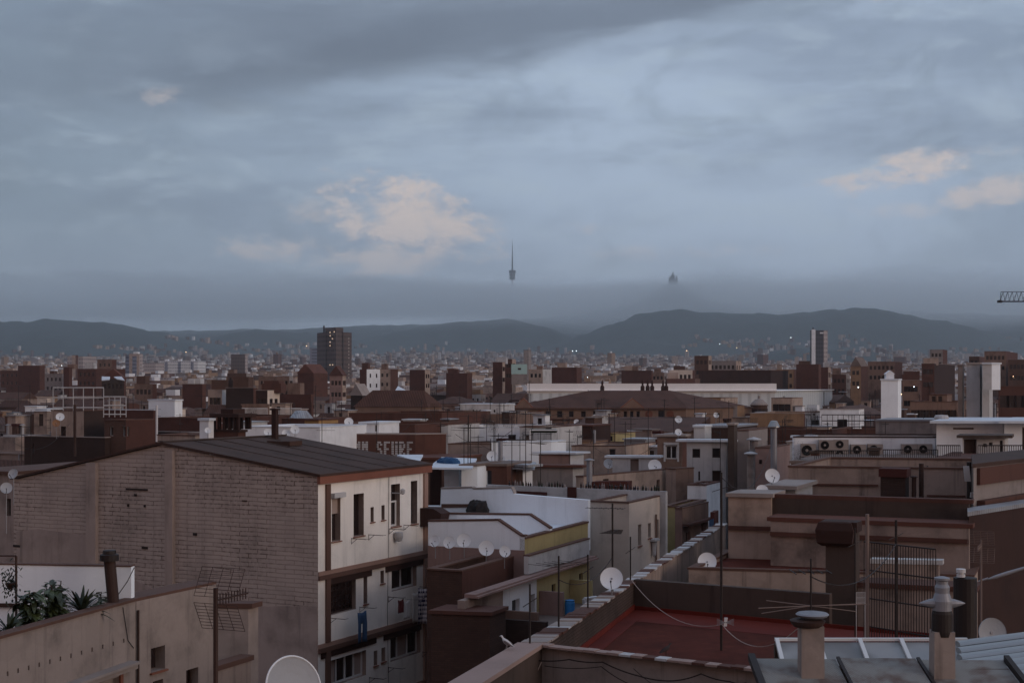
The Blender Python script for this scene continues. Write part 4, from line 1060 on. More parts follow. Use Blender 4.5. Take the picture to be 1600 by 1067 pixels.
# long balcony front beneath: parapet, eave and yellow lower facade
bo = Vector((X(824, 62.3), 62.3, 0)) + U(23.5) * 0; bpn = Plane(Vector((X(826, 61), 61, 0)), U(23.5)); sb = bpn.s(921)
lf = thing('balcony_house', bpn.p(0, 0), 'yellow street front with doors under a whitish streaked balcony parapet', 'building')
mb = MB(); mb.wall_poly([bpn.p(0, bpn.z(826, 897)), bpn.p(sb, bpn.z(826, 897)), bpn.p(sb, bpn.z(826, 869)), bpn.p(0, bpn.z(826, 869))], -bpn.n * .22); mb.build('balcony_parapet', 'grimy_white', lf)
mb = MB(); zt_ = bpn.z(826, 869); mb.box(bpn.p(0, zt_, .03), bpn.d * sb, -bpn.n * .28, Z3 * .06); mb.build('coping', 'coping_brown', lf)
mb = MB(); ze_ = bpn.z(826, 898) - .08; mb.box(bpn.p(-6.0, ze_ - .08, .40), bpn.d * (sb + 6.2), -bpn.n * .6, Z3 * .08); mb.box(bpn.p(-6.0, ze_, .28), bpn.d * (sb + 6.2), -bpn.n * .48, Z3 * .07); mb.build('eave', 'pinkish', lf)
lw = Plane(bpn.o - bpn.n * .0, bpn.d); hl3 = [(862, 868, 913, 951), (905, 911, 896, 930)]
holes = [(lw.s(h[0]), lw.s(h[1]), lw.z(h[0], h[3]), lw.z(h[0], h[2])) for h in hl3]; mb = MB(); wall_holes(mb, lw, .9, sb, 8, ze_ - .13, holes, .2); mb.build('yellow_wall', 'yellow', lf)
for h in holes: window(lw, h, lf, 'door', .2, name='door')
hl4 = [(800, 812, 938, 958), (829, 836, 929, 969)]; w_s = [(782, 792, 947, 960)]
lw2 = Plane(bpn.o - bpn.n * .002, bpn.d)
def s_any(pl, px): return pl.s(px)
holes = [(lw2.s(h[0]), lw2.s(h[1]), lw2.z(h[0], h[3]), lw2.z(h[0], h[2])) for h in hl4 if lw2.s(h[0]) > -6]
mb = MB(); wall_holes(mb, lw2, lw2.s(786), .9, 8, ze_ - .13, [h for h in holes if h[0] > lw2.s(786) and h[1] < .9], .2); mb.build('white_wall', 'white_wall', lf)
for h in holes:
    if h[0] > lw2.s(786) and h[1] < .9: window(lw2, h, lf, 'dark', .2)
mb = MB(); mb.box(lw2.p(-6.4, 8, 0), lw2.d * (lw2.s(786) + 6.4), -lw2.n * .3, Z3 * (ze_ - .13 - 8)); mb.build('grey_wall', 'beige_mid', lf)
# partition screens between the balconies, floor and low street wall
fz = lw.z(862, 952)
for px, top, wd_, mt in ((890, 905, 1.05, 'yellow'), (842, 923, 1.1, 'pinkish'), (783, 953, 1.6, 'beige_dark'), (759, 965, 2.6, 'brick_dark')):
    s_ = lw.s(px) if px > 800 else lw.s(px); z_ = lw.z(px, top); mb = MB(); mb.box(lw.p(s_, 8, .02), lw.n * wd_, lw.d * .18, Z3 * (z_ - 8)); mb.build('partition_screen', mt, lf)
mb = MB(); mb.box(lw.p(lw2.s(786), fz - .3, 0), lw.d * (sb - lw2.s(786)), lw.n * 2.6, Z3 * .3); mb.build('balcony_floor', 'flat_grey', lf)
block('brick_wall', 'lower dark brick wall stepping out below the brick building', 'wall', 674, 765, 961, 54.5, depth=1.5, B=10, wall='brick_mid', par=0, roof='brown')
dq = lw.p(lw.s(847), fz, 1.3); bn = thing('plastic_drum', dq, 'bright blue plastic drum behind the glazed coping', 'drum'); mb = MB(); mb.lathe(dq, [(.2, 0), (.22, .1), (.22, .55), (.19, .62)], 14); mb.build('drum', 'plastic_blue', bn)
mb = MB(); mb.lathe(dq + Z3 * .62, [(.2, 0), (.21, .04), (.04, .07)], 14); mb.build('lid', 'plastic_blue', bn)
dq = lw.p(lw.s(856), fz, 1.8); mb = MB(); mb.box(dq, Vector((.6, .25, 0)), Vector((-.1, .25, .0)), Vector((-.06, 0, .62))); mb.box(dq + Vector((0, 0, .63)), Vector((.55, .22, .05)), Vector((-.1, .2, .0)), Vector((0, 0, .05))); tag(mb.build('leaning_board', 'white_plastic'), 'tilted white board leaning beside the blue drum', 'board')

# ================================================================== beige house with the row of slim windows
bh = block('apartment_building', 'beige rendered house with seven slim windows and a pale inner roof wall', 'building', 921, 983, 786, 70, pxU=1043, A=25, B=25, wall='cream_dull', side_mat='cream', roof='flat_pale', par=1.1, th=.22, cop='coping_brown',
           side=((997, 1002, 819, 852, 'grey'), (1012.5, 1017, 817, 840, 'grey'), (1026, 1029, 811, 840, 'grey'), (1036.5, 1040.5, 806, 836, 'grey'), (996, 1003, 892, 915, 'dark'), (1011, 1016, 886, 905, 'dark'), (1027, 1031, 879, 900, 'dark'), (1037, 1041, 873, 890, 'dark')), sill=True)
inf = root_info[bh.name]; sp_ = inf['sp']
mb = MB(); s_ = sp_.s(1023); mb.tube(sp_.p(s_, 10, .08), sp_.p(s_, sp_.z(1023, 803), .08), .05, 8); mb.build('drain_pipe', 'beige_dark', bh)
mb = MB(); s_ = sp_.s(1018); mb.box(sp_.p(s_ - .25, sp_.z(1018, 845), .0), sp_.d * .7, sp_.n * .3, Z3 * .12); mb.lathe(sp_.p(s_, sp_.z(1018, 845) - .3, .14), [(.03, -.5), (.1, -.4), (.12, 0), (.16, .25)], 10); mb.build('boiler_flue', 'grimy_white', bh)
# the wall behind it, lined with a row of bottles
pbk = Plane(Vector((X(760, 79), 79, 0)), Vector((X(1040, 74.0), 74.0, 0)) - Vector((X(760, 79), 79, 0)))
zt_ = Zp(757, 79); LL = pbk.s(1040); bw = thing('terrace_wall', pbk.o, 'long pale roof terrace wall lined with upright bottles, behind the beige house', 'wall')
mb = MB(); mb.box(pbk.p(0, 10, 0), pbk.d * LL, -pbk.n * .25, Z3 * (zt_ - 10)); mb.build('wall', 'grimy_white', bw)
mb = MB(); mb.box(pbk.p(pbk.s(887), zt_ - 2.0, .01), pbk.d * (pbk.s(901) - pbk.s(887)), pbk.n * .05, Z3 * 2.05); mb.build('door', 'maroon', bw)
mb = MB(); mb.box(pbk.p(pbk.s(803), zt_ - .7, .01), pbk.d * (pbk.s(855) - pbk.s(803)), pbk.n * .08, Z3 * .42); mb.build('red_strip', 'maroon', bw)
random.seed(3)
for i in range(58):
    px = 795 + 4.1 * i + random.uniform(-1, 1)
    if 884 < px < 903 or px > 1030: continue
    q = pbk.p(pbk.s(px), zt_, -.12); mb = MB(); h_ = random.uniform(.2, .34); r_ = .05; mb.lathe(q, [(r_, 0), (r_, h_ * .6), (r_ * .4, h_ * .78), (r_ * .4, h_), (.01, h_)], 7)
    o = mb.build('bottle', random.choice(['brown_wood', 'leaf_dark', 'pane_dark', 'grey_render'])); nb = globals().get('nb', 0) + 1; tag(o, 'small dark bottle, number %s from the left in the row on the pale terrace wall' % nb, 'bottle', 'bottles along the terrace wall')
block('roof_planter', 'long brown trough on the terrace behind the bottles', 'trough', 925, 980, 752, 78, depth=.8, zb=20, B=-4, wall='maroon', par=.12, cop=None)
# next houses down the street
block('narrow_house', 'narrow yellow-green house front between the beige house and the brown balconies', 'building', 1035, 1064, 792, 79, depth=5, wall='olive_yellow', par=.5, B=8)
br = block('balcony_house', 'brown house with covered balconies right of the yellow-green front', 'building', 1058, 1066, 795, 76, pxU=1107, A=26, wall='pinkish', side_mat='beige_dark', par=.7, side=((1071, 1078, 830, 862, 'shutter'), (1096, 1103, 818, 852, 'dark')))
inf = root_info[br.name]; sp_ = inf['sp']; mb = MB(); mb.box(sp_.p(0, sp_.z(1066, 822), 0), sp_.d * inf['lu'], sp_.n * .35, Z3 * .12); mb.build('cornice', 'brown', br)
block('brick_building', 'tall dark red brick wall beyond the brown balconies', 'building', 1068, 1132, 770, 96, depth=8, wall='brick_red', par=.0, B=10)
mb = MB(); q = at(1110, 832, 74); mb.wall_poly([at(1108, 848, 74), at(1115, 844, 74), at(1115, 810, 74), at(1108, 812, 74)], Vector((.02, .05, 0))); tag(mb.build('blue_cloth', 'cloth_blue'), 'narrow blue cloth hanging at the end of the brown balconies', 'cloth')
mb = MB(); mb.box(Vector((X(1116, 75), 75, 15)), Vector((.4, 1.2, 0)), Vector((-.2, .06, 0)), Z3 * (Zp(800, 75) - 15)); tag(mb.build('dark_screen', 'maroon'), 'dark red partition beside the narrow blue cloth', 'partition')

# ================================================================== street parapet and the red terrace
zc = 21.0
outer = [GP(655, 1094, zc), GP(812, 1003, zc), GP(975, 905, zc), GP(1122, 815, zc)]; inner = [GP(706, 1094, zc), GP(848, 1003, zc), GP(990, 905, zc), GP(1134, 815, zc)]
pw = thing('parapet_wall', (outer[1].x, outer[1].y, 10), 'long street parapet with glazed coping running up past the red terrace', 'wall')
for i in range(3):
    a, b, c, d = outer[i], outer[i + 1], inner[i + 1], inner[i]
    mb = MB(); mb.prism([(p.x, p.y) for p in (a, b, c, d)], 8, 20.90); mb.build('wall', ('concrete_dark', 'rubble', 'beige_mid')[i], pw)
    e = .05; n_ = Vector((-(b - a).y, (b - a).x, 0)).normalized()
    mb = MB(); mb.prism([(p.x, p.y) for p in (a + n_ * e, b + n_ * e, c - n_ * e, d - n_ * e)], 20.90, 21.0)
    if i == 0: mb.build('coping', 'stone_pink', pw)
    else:      # glazed tiles, some broken, some patched with mortar
        random.seed(40 + i); mb = MB(); LN = (b - a).length; k_n = int(LN / .34)
        for k in range(k_n):
            t0, t1 = k / k_n, (k + .93) / k_n; sh = random.uniform(-.03, .03); zz = 20.93 + random.uniform(0, .035)
            q = [a.lerp(b, t0) + n_ * (e + sh), a.lerp(b, t1) + n_ * (e + sh), d.lerp(c, t1) - n_ * (e - sh), d.lerp(c, t0) - n_ * (e - sh)]
            mb.prism([(p.x, p.y) for p in q], 20.9, zz, mi=random.choices((0, 1, 2), ((5, 3, 2), (3, 3, 4))[i - 1])[0])
        mb.build('coping', ['brown', 'coping_grey', 'grimy_white'], pw)
A_, B_ = inner[1], inner[2]
Bk = GP(1520, 948, zc); Bk2 = GP(1296, 928, zc); Ff = GP(1230, 1046, zc); Ff2 = GP(1560, 1082, zc)
rt = thing('roof_terrace', (A_.x, A_.y, 0), 'sunken red tiled roof terrace framed by dark walls', 'terrace')
mb = MB(); mb.prism([(p.x, p.y) for p in (A_, Ff2, Bk, B_)], 19.85, 20.08); mb.build('floor', 'floor_red', rt)
def wallseg(name, a, b, z0, z1, th, mat, par, side=1):
    a = Vector((a.x, a.y, 0)); b = Vector((b.x, b.y, 0)); d = (b - a).normalized(); n_ = Vector((-d.y, d.x, 0)) * side; mb = MB(); mb.box(a + Z3 * z0, b - a, n_ * th, Z3 * (z1 - z0)); return mb.build(name, mat, par), d, n_
wallseg('back_wall', B_, Bk2, 10, 21.0, .25, 'concrete_dark', rt)
for q0, q1, wd_, sd__ in ((B_, Bk, 1.9, -1), (A_, B_, .45, -1)):
    e_1 = Vector((q1.x - q0.x, q1.y - q0.y, 0)); n_1 = Vector((-e_1.y, e_1.x, 0)).normalized() * sd__; mb = MB(); mb.box(Vector((q0.x, q0.y, 20.084)) + n_1 * .05 + (e_1.normalized() * .5 if wd_ > 1 else Vector((0, 0, 0))), e_1 * (.97 if wd_ > 1 else .985), n_1 * wd_, Z3 * (.004 if wd_ > 1 else .008)); mb.build('painted_strip', 'floor_edge', rt)
wallseg('front_wall', A_ - Vector((.12, 0, 0)), Ff2, 10, 20.93, -.22, 'concrete', rt, -1)
random.seed(8); mb = MB(); f_d = (Ff2 - A_); f_d.z = 0; LN = f_d.length; f_d.normalize(); f_n = Vector((f_d.y, -f_d.x, 0))
for k in range(int(LN / .3)):
    o_1 = Vector((A_.x, A_.y, 20.93)) + f_d * .3 * k + f_n * (.24 + random.uniform(-.015, .015)); mb.box(o_1, f_d * .285, -f_n * .28, Z3 * (.04 + random.uniform(0, .02)), mi=random.choices((0, 1, 2), (6, 2, 1))[0])
mb.build('front_coping', ['stone_pink', 'brown', 'grimy_white'], rt)
o1, d1, n1_ = wallseg('red_skirting', A_, B_, 20.08, 20.24, .04, 'floor_edge', rt, -1)
o1, d1, n1_ = wallseg('red_skirting', B_, Bk, 20.08, 20.2, -.04, 'floor_edge', rt)
fb_ = GP(1130, 964, 20.08)
# lower front: cables on the grey wall
fw = Plane(A_, Ff2 - A_)
def fwp(px, py, o=.32): return fw.pp(px, py, o)
cable([fwp(846, 1027), fwp(900, 1026), fwp(952, 1030), fwp(1010, 1052), fwp(1060, 1059), fwp(1105, 1048), fwp(1150, 1060), fwp(1175, 1062)], .018, 'thick bundle of dark cables sagging along the grey terrace wall', sag=.03)
cable([fwp(862, 1036), fwp(950, 1037), fwp(1005, 1068)], .012, 'thinner cable drooping under the thick bundle on the grey wall', sag=.05)
cable([fwp(1000, 1040), fwp(1035, 1068), fwp(1090, 1062)], .008, 'thin wire looping low across the grey terrace wall', sag=.02)
cable([GP(826, 1003, 21.02), fwp(828, 1040, .35), fwp(836, 1066, .4), fwp(846, 1060, .4), fwp(858, 1030, .35)], .014, 'pale looped hose hanging from the parapet corner', mat='shutter_pale')
gl = GP(792, 1014, 21.0); bird(gl + Z3 * .0, -62, 'pale gull perched on the stone coping at the bottom', 1.1, 'gull_white', 'gull_grey', 'gull')
pg = fw.pp(1036, 1027, -.14); pg.z = 20.985; bird(pg, 62, 'dark pigeon sitting on the front wall of the red terrace', .95, 'pigeon', 'pigeon')

# poles along the parapet
def pole(px, pyt, pyb, Y, r, label, kind=None, az=30, mat='metal_dark', name='pole', cat='pole'): return antenna(px, pyt, pyb, Y, kind or 'plain', az, label=label, r=r, mat=mat, name=name, cat=cat)
def onw(px, py=None):   # depth on the street parapet at this column
    k = (px - 800) / F
    for i in range(3):
        a, b = (outer[i] + inner[i]) / 2, (outer[i + 1] + inner[i + 1]) / 2
        t = (k * a.y - a.x) / ((b.x - a.x) - k * (b.y - a.y))
        if -.01 <= t <= 1.01: return a.y + (b.y - a.y) * t
    return 40
for px, pt, lab, kd in ((828, 912, 'short dark post at the corner where the glazed coping begins', 'plain'), (873, 868, 'dark mast with a spiky aerial head, second post on the glazed coping', 'vhf'), (918.5, 866, 'dark bare post in front of the yellow front, third on the coping', 'plain'), (985, 838, 'dark hooked post at the back corner of the red terrace', 'plain')):
    Y = onw(px); antenna(px, pt, pyz(20.95, Y), Y, kd, 40, label=lab, r=.024, scale=.6, name='pole', cat='post')
Y = onw(957); antenna(957, 786, pyz(20.95, Y), Y, 'yagi', az=-75, label='tall aerial mast with a horizontal array above the large dish', r=.028, scale=1.0)
dish(955.5, 903, 17.5, onw(955) - .5, az=-8, tilt=22, label='large pale dish with four bolts on the street parapet', foot=.55)
Y = 37.0; antenna(1127, 738, pyz(20.5, 34.5) * 0 + pyz(20.08, Y), Y, 'plain', 80, label='very tall dark mast rising from the red terrace', r=.032)
dish(1105, 877, 14.5, 48.5, az=-5, tilt=20, label='pale dish beside the tall mast on the beige terrace wall', foot=.8)
bq = at(1133, 978, 35); bx = thing('aerial_amplifier', bq - Z3 * .15, 'small butterfly aerial with a white element clamped to the tall mast', 'aerial'); mb = MB(); bq = at(1131, 978, 36.8)
mb.box(bq, (.08, 0, 0), (0, .05, 0), (0.02, 0, .22)); mb.build('box', 'white_plastic', bx); mb = MB()
for s_ in (-1, 1):
    for k in range(6): mb.tube(bq + Vector((.04, 0, .1)), bq + Vector((.04 + s_ * .22, 0, .02 + .035 * k)), .006, 4)
mb.build('wings', 'metal_grey', bx)
cable([at(986, 905, 43.5), at(1128, 975, 36.9), at(1250, 978, 30)], .010, 'pale washing line sagging over the red terrace', mat='shutter_pale', sag=.5, name='washing_line', cat='washing line')

# ================================================================== stepped beige buildings right of the red terrace
t2 = block('roof_terrace', 'beige walled narrow red terrace behind the sunken one', 'terrace', 1076, 1520, 901, 45.5, depth=5.5, B=12, A=22, wall='beige', roof='floor_red', par=.12, cop='coping_brown')
w2 = block('beige_building', 'beige blank wall block with a raised left corner behind the narrow terrace', 'building', 1138, 1205, 777, 51.0, depth=1.8, B=14, A=24, wall='beige', par=.0, roof='coping_grey')
w2b = block('beige_building', 'long beige wall with a dark ledge and old stains, right of the raised corner', 'building', 1204, 1514, 825, 46.9, depth=1.4, B=22, A=24, wall='beige_mid', par=.0, roof='flat_red')
inf = root_info[w2b.name]
for r_, nm in ((w2, 1), (w2b, 2)):
    i_ = root_info[r_.name]; zz = i_['zt'] - (1.18 if nm == 1 else .5); mb = MB(); mb.box(i_['fp'].p(0, zz, .002), i_['fp'].d * (i_['lv'] - .01), i_['fp'].n * .09, Z3 * .14); mb.build('ledge', 'brown', r_)
block('grey_building', 'dark brown blank wall rising behind the long beige wall', 'wall', 1206, 1514, 787, 48.6, depth=.3, B=22, A=24, wall='concrete_dark', par=0, roof='brown')
w4 = block('beige_building', 'stained beige wall with rows of drip marks under the air conditioners', 'building', 1232, 1512, 733, 59, depth=8, B=12, wall='beige_mid', par=.9, roof='flat_grey', cop='coping_brown')
i_ = root_info[w4.name]
for a, b, zz in ((1250, 1372, .75), (1448, 1508, 1.15)):
    mb = MB(); mb.box(i_['fp'].p(i_['fp'].s(a), i_['zt'] - zz, .002), i_['fp'].d * (i_['fp'].s(b) - i_['fp'].s(a)), i_['fp'].n * .08, Z3 * .07); mb.build('ledge', 'brown', w4)
cable([at(1240, 742, 62), at(1300, 750, 61), at(1380, 735, 61), at(1450, 728, 61)], .03, 'black cable swagged along the stained wall under the air conditioners', sag=.25)
hut = block('roof_hut', 'small grey plastered hut with an overhanging slab and two dishes', 'hut', 1200, 1243, 764, 54, depth=3, zb=18, wall='grimy_white', par=0, roof='coping_grey', over=.16)
dish(1207, 743, 11.5, 54.5, az=5, tilt=20, label='dish standing on top of the grey roof hut', foot=.5)
dish(1191, 766, 9.5, 53, az=-5, tilt=25, label='dish with a dark centre at the left side of the grey roof hut', foot=.6)
chimney(1313, 815, 1010, 46, 42, label='massive dark brick chimney with a swollen cap beside the sunken terrace', mat='concrete_dark', cap='brown_dark', dep=.7)
mb = MB(); c_ = Vector((X(1313, 41.9), 42.3, 0)); zc1 = Zp(815, 42)
rr = []
for hh, q in ((-.72, .40), (-.62, .52), (-.25, .56), (-.02, .48), (.012, .40)):
    rr.append([c_ + Z3 * (zc1 + hh) + (U(24) * sy * q * .85 - V(24) * sx_ * q) for sx_, sy in ((-1, -1), (1, -1), (1, 1), (-1, 1))])
mb.ring(rr, sm=False); big = [o for o in C.objects if o.get('label', '').startswith('massive dark brick')][0]; mb.build('swollen_cap', 'brown_dark', big)
chimney(1395, 732, 815, 38, 53, label='brick chimney with a red flat cap against the stained beige wall', mat='brick_dark', cap='maroon')
flue(1428, 738, 795, 7, 53, label='shorter brown stovepipe right of the red-capped chimney', mat='rust_metal', cap='disc')
flue(1439.5, 724, 795, 7.5, 53.5, label='taller brown stovepipe right of the red-capped chimney', mat='rust_metal', cap='none')
flue(1355, 803, 1004, 6, 38, label='long pale plastic pipe beside the security grille', mat='shutter_grey', cap='none')
antenna(1400, 812, 1003, 36.5, 'plain', 60, label='dark mast standing before the security grille', r=.032)
antenna(1336, 825, 1003, 39, 'plain', 60, label='thin dark rod between the massive chimney and the pale pipe', r=.02)
railing((X(1350, 38.6), 38.6), (X(1462, 36.8), 36.8), 20.08, 2.65, 'tall dark security grille of close vertical bars', n=27, rails=4, r=.014)
# small block behind the grille
block('low_wall', 'whitish balustrade strip seen through the security grille', 'balustrade', 1366, 1466, 882, 43.5, depth=.3, zb=20.9, B=10, wall='beige_mid', par=0, roof='grimy_white')
block('brown_shed', 'low brown wall behind the foot of the security grille', 'wall', 1340, 1520, 925, 41, depth=1.2, zb=15, B=20, wall='beige_mid', par=0, roof='brown')
mb = MB()
for i in range(9): q = at(1338 + i * 1.7, 925, 37.5); mb.tube(q, q - Z3 * .28, .006, 4)
for zz in (0, .14, .28): q = at(1338, 925, 37.5) - Z3 * zz; mb.tube(q, q + Vector((.24, 0, 0)), .007, 4)
for k in (0, 13.6): q = at(1338 + k, 925, 37.5); mb.tube(q, (q.x, q.y, 20.08), .01, 4)
tag(mb.build('wire_rack', 'grimy_white'), 'small white wire rack beside the massive chimney', 'rack')

# right edge buildings
r1 = block('brown_building', 'dark brown wall filling the right edge behind the corrugated sheets', 'building', 1514, 1700, 0, 55, depth=1.7, A=18, B=-48, zt=22.64, wall='brown_dark', par=.0, roof='corr_metal')
r2 = block('grey_building', 'grey walled roof house with sloping brown beams at the right edge', 'building', 1521, 1700, 0, 59.5, depth=7, A=18, B=-50, zt=24.05, wall='grey_render', par=.0, roof='roof_rust')
i_ = root_info[r2.name]; sp_ = i_['fp']
for z0, h_, o_f in ((i_['zt'] - .62, .6, .12), (i_['zt'] - 1.45, .28, .3)):
    mb = MB(); mb.box(sp_.p(.3, z0, .002), sp_.d * (i_['lv'] - .5), sp_.n * o_f, Z3 * h_); mb.build('beam', 'brown', r2)
mb = MB(); mb.tube((X(1517, 52), 52.2, 18), (X(1517, 52), 52.2, Zp(722, 52)), .09, 8); tag(mb.build('black_pipe', 'metal_dark'), 'black vertical pipe at the corner of the grey roof house', 'pipe')
for px, y0, y1, w_ in ((1508, 728, 752, 9), (1516, 769, 777, 8), (1521, 797, 812, 9)):
    mb = MB(); a = at(px, y1, 51); mb.box(a, ((w_) * 51 / F, 0, 0), (0, .05, 0), ((px - 1514) * .01, 0, (y1 - y0) * 51 / F)); o = mb.build('flashing_piece', 'grimy_white'); tag(o, {1508: 'uppermost white torn flashing on the black corner pipe', 1516: 'middle white flashing bracket on the black corner pipe', 1521: 'lowest white flashing scrap on the black corner pipe'}[px], 'flashing')
antenna(1533, 843, 985, 33, 'grid', az=205, label='square wire grid aerial on a rusty mast at the right', r=.022, mat='shutter_grey', scale=.72)
lump('folded_parasol', 'rolled dark blue parasol lying across the right edge', 'parasol', [(X(1532, 33) + 1.1 * i / 8, 33 + .04 * math.sin(i), Zp(907, 33) + .30 * i / 8) for i in range(9)], Zp(909, 33), 'cloth_blue', 3, .01) if False else None
pr = thing('folded_parasol', at(1530, 908, 34), 'rolled grey parasol slanting in from the right edge', 'parasol'); mb = MB(); a, b = at(1528, 908, 34), at(1606, 884, 34)
mb.tube(a, a.lerp(b, .2), .015, 8, .03); mb.build('tip', 'metal_grey', pr); mb = MB(); mb.ring([[a.lerp(b, t) + Vector((0, math.cos(w_) * r_, math.sin(w_) * r_ - .02)) for w_ in [2 * math.pi * i / 9 for i in range(9)]] for t, r_ in ((.2, .02), (.35, .045), (.6, .05), (.85, .04), (1, .035))]); mb.build('canopy', 'metal_grey', pr)
bt_ = thing('water_tank', (X(1508, 30), 30, 20), 'tall dark cylinder tank with white fittings left of the right-hand dish', 'tank'); mb = MB(); mb.lathe(Vector((X(1508, 30), 30, 20)), [(.24, 0), (.24, Zp(902, 30) - 20), (.05, Zp(900, 30) - 20)], 18); mb.build('tank', 'metal_dark', bt_)
mb = MB(); mb.lathe(Vector((X(1499, 30), 29.9, Zp(900, 30))), [(.09, 0), (.09, .06), (.06, .06), (.06, .09), (.1, .09), (.1, .17), (.02, .18)], 12); mb.build('white_fitting', 'white_plastic', bt_)
dish(1551, 988, 23, 27, az=10, tilt=10, label='large dull grey dish above the corrugated sheets at the right', foot=1.2, mat='dish_grey')

# ================================================================== bottom right roofs and chimneys
sr = thing('sheet_roof', (X(1180, 21.5), 21.5, 18), 'grey-green sheet roof with worn joints across the bottom right', 'roof')
a, b = at(1181, 1028, 21.5), at(1566, 1031, 21.5); dn = Vector((0, -4.5, -1.15)); mb = MB()
xa = a.lerp(b, 0)
for i in range(3):
    p, q = a.lerp(b, (0, .33, .655)[i]), a.lerp(b, (.322, .647, 1)[i]); zz = Z3 * (.02 * (i % 2))
    mb.wall_poly([p + zz, q + zz, q + dn + zz, p + dn + zz], Vector((0, 0, -.05)))
mb.build('sheet', 'corr_green', sr); mb = MB()
for t in (.326, .651): p = a.lerp(b, t); mb.box(p + Z3 * .01, (.05, 0, 0), dn, Z3 * .03)
mb.box(a + Vector((-.12, 0, -.02)), (.1, 0, 0), dn, Z3 * .1); mb.box(b + Vector((.02, 0, -.02)), (.08, 0, 0), dn, Z3 * .1); mb.build('joint_strip', 'metal_dark', sr)
mb = MB(); mb.box(Vector((a.x, a.y - .3, 10)), (b.x - a.x, 0, 0), (0, .25, 0), Z3 * (a.z - 10.1)); mb.build('wall', 'concrete_dark', sr)
sk = thing('skylight', (X(1210, 25), 25, 20), 'white framed lean-to skylight behind the two concrete chimneys', 'skylight')
zs = Zp(1001, 25.3); a_, b_2 = Vector((X(1211, 25.3), 25.3, zs)), Vector((X(1512, 25.3), 25.3, zs)); sd_ = Vector((-.18, -2.6, -.75)); mb = MB()
mb.box(a_, b_2 - a_, (0, .07, 0), Z3 * .05); 
for t in (0, .215, .43, .645, .86): p = a_.lerp(b_2, t); mb.box(p, (.07, 0, 0), sd_, Z3 * .05)
mb.build('frame', 'white_paint', sk); mb = MB(); mb.wall_poly([a_ - Z3 * .02, b_2 - Z3 * .02, b_2 + sd_ - Z3 * .02, a_ + sd_ - Z3 * .02], Vector((0, 0, -.02))); mb.build('pane', 'glass_sky', sk)
mb = MB(); mb.box(a_ - Z3 * 3 - Vector((0, .0, 0)), b_2 - a_, (0, .12, 0), Z3 * 2.94); mb.box(a_ + sd_ - Z3 * 3, b_2 - a_, (0, .12, 0), Z3 * 2.94); mb.build('wall', 'concrete_dark', sk)

def bigchim(px, Y, w_px, pyt, label):
    w_ = w_px * Y / F; zt = Zp(pyt, Y); c = Vector((X(px, Y), Y, 20.5)); root = thing('chimney', c, label, 'chimney'); mb = MB(); n = 4
    rr = []
    for hh, q in ((0, .56), (.9, .52), (zt - 20.5, .5)): rr.append([c + Z3 * hh + Vector((sx_ * w_ * q, sy * w_ * q, 0)) + Vector((.02 * sx_, 0, 0)) for sx_, sy in ((-1, -1), (1, -1), (1, 1), (-1, 1))])
    mb.ring(rr, sm=False); mb.build('shaft', 'concrete', root); return root, c, zt, w_
c1, c_, zt, w_ = bigchim(1267, 21, 31, 976, 'square concrete chimney with two saucer cowls, left of the bottom pair')
mb = MB(); mb.lathe(c_ + Z3 * (zt - 20.5) + Vector((-.05, 0, 0)), [(.02, -.02), (.2, -.02), (.24, .02), (.26, .07), (.2, .09), (.02, .09)], 24); mb.build('lower_saucer', 'rust_metal', c1)
mb = MB(); mb.lathe(c_ + Z3 * (zt - 20.5 + .13) + Vector((.02, 0, 0)), [(.02, -.04), (.14, -.03), (.22, .0), (.245, .03), (.22, .05), (.1, .07), (.02, .075)], 24); mb.tube(c_ + Z3 * (zt - 20.5), c_ + Z3 * (zt - 20.5 + .12), .1, 10); mb.build('upper_saucer', 'metal_grey', c1)
c2, c_, zt, w_ = bigchim(1472, 21, 28, 985, 'square concrete chimney with a winged grey cowl, right of the bottom pair')
k = 21 / F
mb = MB(); zq = lambda py: Zp(py, 21); cz = Vector((c_.x, c_.y, 0)) 
mb.lathe(cz, [(15.5 * k, zq(993)), (16.5 * k, zq(986)), (16 * k, zq(958)), (14.5 * k, zq(953))], 20); mb.build('collar', 'metal_dark', c2)
mb = MB(); mb.lathe(cz + Vector((-.0, 0, 0)), [(14.5 * k, zq(953)), (15 * k, zq(938)), (12.5 * k, zq(930)), (11 * k, zq(926)), (11.5 * k, zq(917)), (9 * k, zq(912)), (9 * k, zq(907)), (12 * k, zq(905)), (12 * k, zq(902)), (4 * k, zq(900))], 24); mb.build('cowl', 'metal_grey', c2)
for s_ in (-1, 1):
    mb = MB(); rr = []
    for t, hz_, hw in ((12, 8, 8), (20, 6.5, 7), (28, 4, 5), (34, 1.5, 2.5), (36, .6, 1)): rr.append([cz + Vector((s_ * t * k, math.cos(w1) * hw * k, zq(942) + math.sin(w1) * hz_ * k)) for w1 in [2 * math.pi * i / 10 for i in range(10)]])
    mb.ring(rr if s_ > 0 else [list(reversed(r_)) for r_ in rr]); mb.build('wing', 'metal_grey', c2)
ya = antenna(1267, 872, pyz(zt - .1, 21.2), 21.2, 'vhf', 90, label='branching aerial with long drooping rods above the left concrete chimney', r=.014, scale=.3)
mb = MB(); tp = at(1267, 946, 21.2) - Vector(ya.location)
for dx, dy_, dz in ((-.80, -.1, -.02), (-.72, .1, -.13), (-.62, .25, .04), (.85, -.1, .04), (.80, .2, .0), (.70, .1, -.10)):
    mb.tube(Vector(ya.location) + tp, Vector(ya.location) + tp + Vector((dx, dy_, dz)), .007, 5)
mb.build('long_rod', 'shutter_grey', ya)
